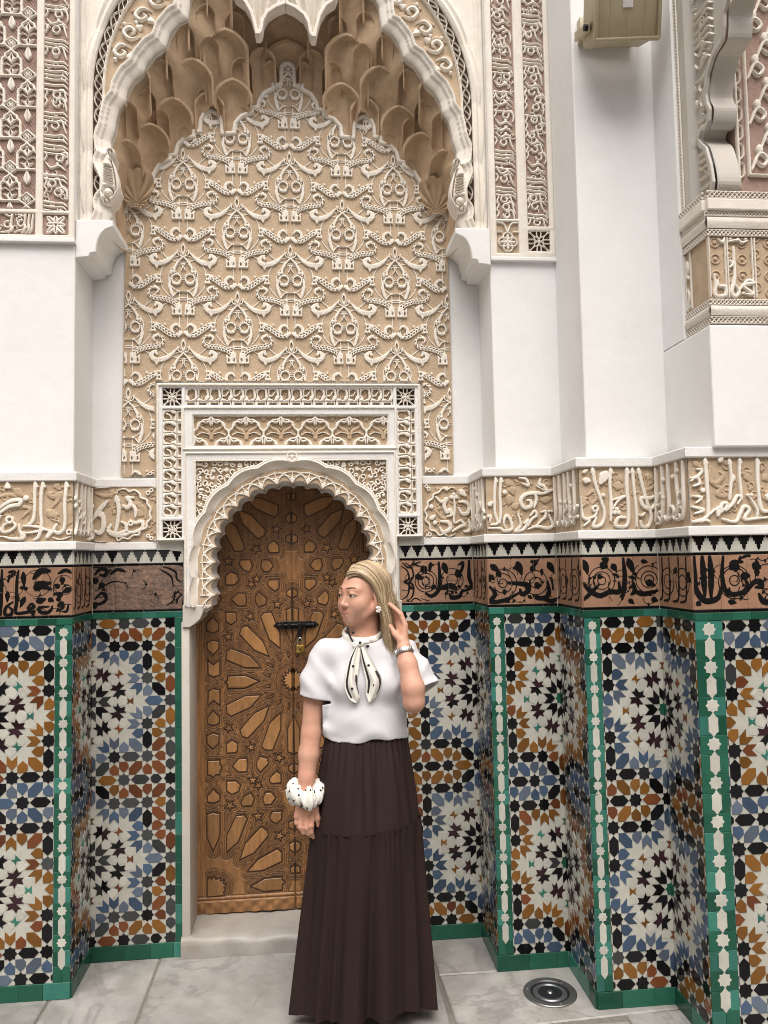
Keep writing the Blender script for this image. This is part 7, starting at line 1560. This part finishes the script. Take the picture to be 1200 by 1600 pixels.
# earring, watch, scrunchie, bracelet, ring
EAR = H(.012, .091, -.052)
ear = MB()
for k in range(7):
    a = k * .9; c = np.array(EAR) + HR * .004 + HF * (.009 * math.cos(a) * (k > 0)) + HU * (.008 * math.sin(a) * (k > 0)); ear.lathe([(max(1e-4, .005 * math.sin(t)), .005 * math.cos(t)) for t in np.linspace(.01, math.pi - .01, 8)], 10, tuple(c))
ear.obj('earring', M_PEARL, WO, smooth=True)['kind'] = 'stuff'
wx = (Vector(WL_) - Vector((.338, -.625, 1.27))).normalized(); WWa = Matrix.Translation(Vector(WL_) - wx * .012) @ wx.to_track_quat('Z', 'Y').to_matrix().to_4x4()
wt = MB().lathe([(.0300, -.0085), (.0325, -.0085), (.0335, -.004), (.0335, .004), (.0325, .0085), (.0300, .0085)], 40).obj('wristwatch', M_STEEL, WO, WWa, angle=30)
lk = MB().bbox(-.0032, .0032, -.0085, .0085, -.0012, .0016, .0008).me(angle=30)
for k in range(22): a = 2 * math.pi * k / 22; link('link', lk, M_STEEL, wt, WWa @ Matrix.Rotation(a, 4, 'Z') @ T(.0335, 0, 0) @ Matrix.Rotation(R(90), 4, 'Y') @ Matrix.Rotation(R(90), 4, 'Z'))
MB().lathe([(.0001, .004), (.012, .004), (.0135, .002), (.0135, -.002)], 28).obj('watch_case', M_STEEL, wt, WWa @ Matrix.Rotation(R(-60), 4, 'Z') @ T(.034, 0, 0) @ Matrix.Rotation(R(90), 4, 'Y'), angle=30)
sx = (Vector(WR) - Vector((-.03, -.552, .87))).normalized(); WS = Matrix.Translation(Vector(WR) - sx * .012) @ (-sx).to_track_quat('Z', 'Y').to_matrix().to_4x4()
def scr(a, b):
    cr = lambda q: 1 - abs(math.sin(q)) ** .55
    f1 = .80 + .42 * cr(4.5 * a + 1.0 * math.sin(2 * a) + .25 * math.sin(b)) + .22 * cr(8.5 * a + .8 + .4 * b); tr = .0205 * f1; r = .043 + tr * math.cos(b)
    return (r * math.cos(a) * 1.14, r * math.sin(a), tr * (1.55 + .35 * math.sin(3 * a + 1)) * math.sin(b) + .012 * math.sin(2 * a + .4) + .005 * math.sin(9 * a + b))
na, nb = 260, 34; V = [scr(2 * math.pi * i / na, 2 * math.pi * k / nb) for i in range(na) for k in range(nb)]
SCR = link('scrunchie', mesh(V, [(i * nb + k, ((i + 1) % na) * nb + k, ((i + 1) % na) * nb + (k + 1) % nb, i * nb + (k + 1) % nb) for i in range(na) for k in range(nb)], True), M_SILK, WO, WS)
dm = MB().lathe([(.0001, .0012), (.0030, .0010), (.0040, 0)], 10).me(smooth=True); rs = random.Random(2)
for i in range(52):
    a = 2 * math.pi * (i + .4 * rs.random()) / 52; b = rs.uniform(-1.3, 1.3); e = 1e-3; p = Vector(scr(a, b)); nrm = (Vector(scr(a + e, b)) - p).cross(Vector(scr(a, b + e)) - p).normalized()
    link('polka_dot', dm, M_DOTK, SCR, WS @ Matrix.Translation(p + nrm * .0004) @ nrm.to_track_quat('Z', 'Y').to_matrix().to_4x4())
WB2 = Matrix.Translation(Vector(WR) + sx * .030) @ sx.to_track_quat('Z', 'Y').to_matrix().to_4x4(); bdm = MB().lathe([(max(1e-4, .0034 * math.sin(t)), .0034 * math.cos(t)) for t in np.linspace(.01, math.pi - .01, 7)], 10).me(smooth=True)
BR = MB().lathe([(.0285, -.001), (.0300, 0), (.0285, .001), (.0275, 0), (.0285, -.001)], 30).obj('bracelet', M_STEEL, WO, WB2, smooth=True)
for k in range(30): a = 2 * math.pi * k / 30; link('bead', bdm, M_STEEL if k % 4 else M_DOTK, BR, WB2 @ T(.0295 * math.cos(a), .0295 * math.sin(a), 0))
MB().lathe([(.0001, .0012), (.0045, .0012), (.0045, -.0012), (.0001, -.0012)], 16).obj('charm', M_BRASS, BR, Matrix.Translation((WR[0] + .002, WR[1] - .033, WR[2] - .048)) @ Matrix.Rotation(R(90), 4, 'X'), angle=40)
MB().lathe([(.0092, -.0012), (.0104, -.0008), (.0104, .0008), (.0092, .0012)], 20).obj('ring', M_BRASS, WO, Matrix.Translation(Vector(HL(456, 1130, -.012))), angle=40)
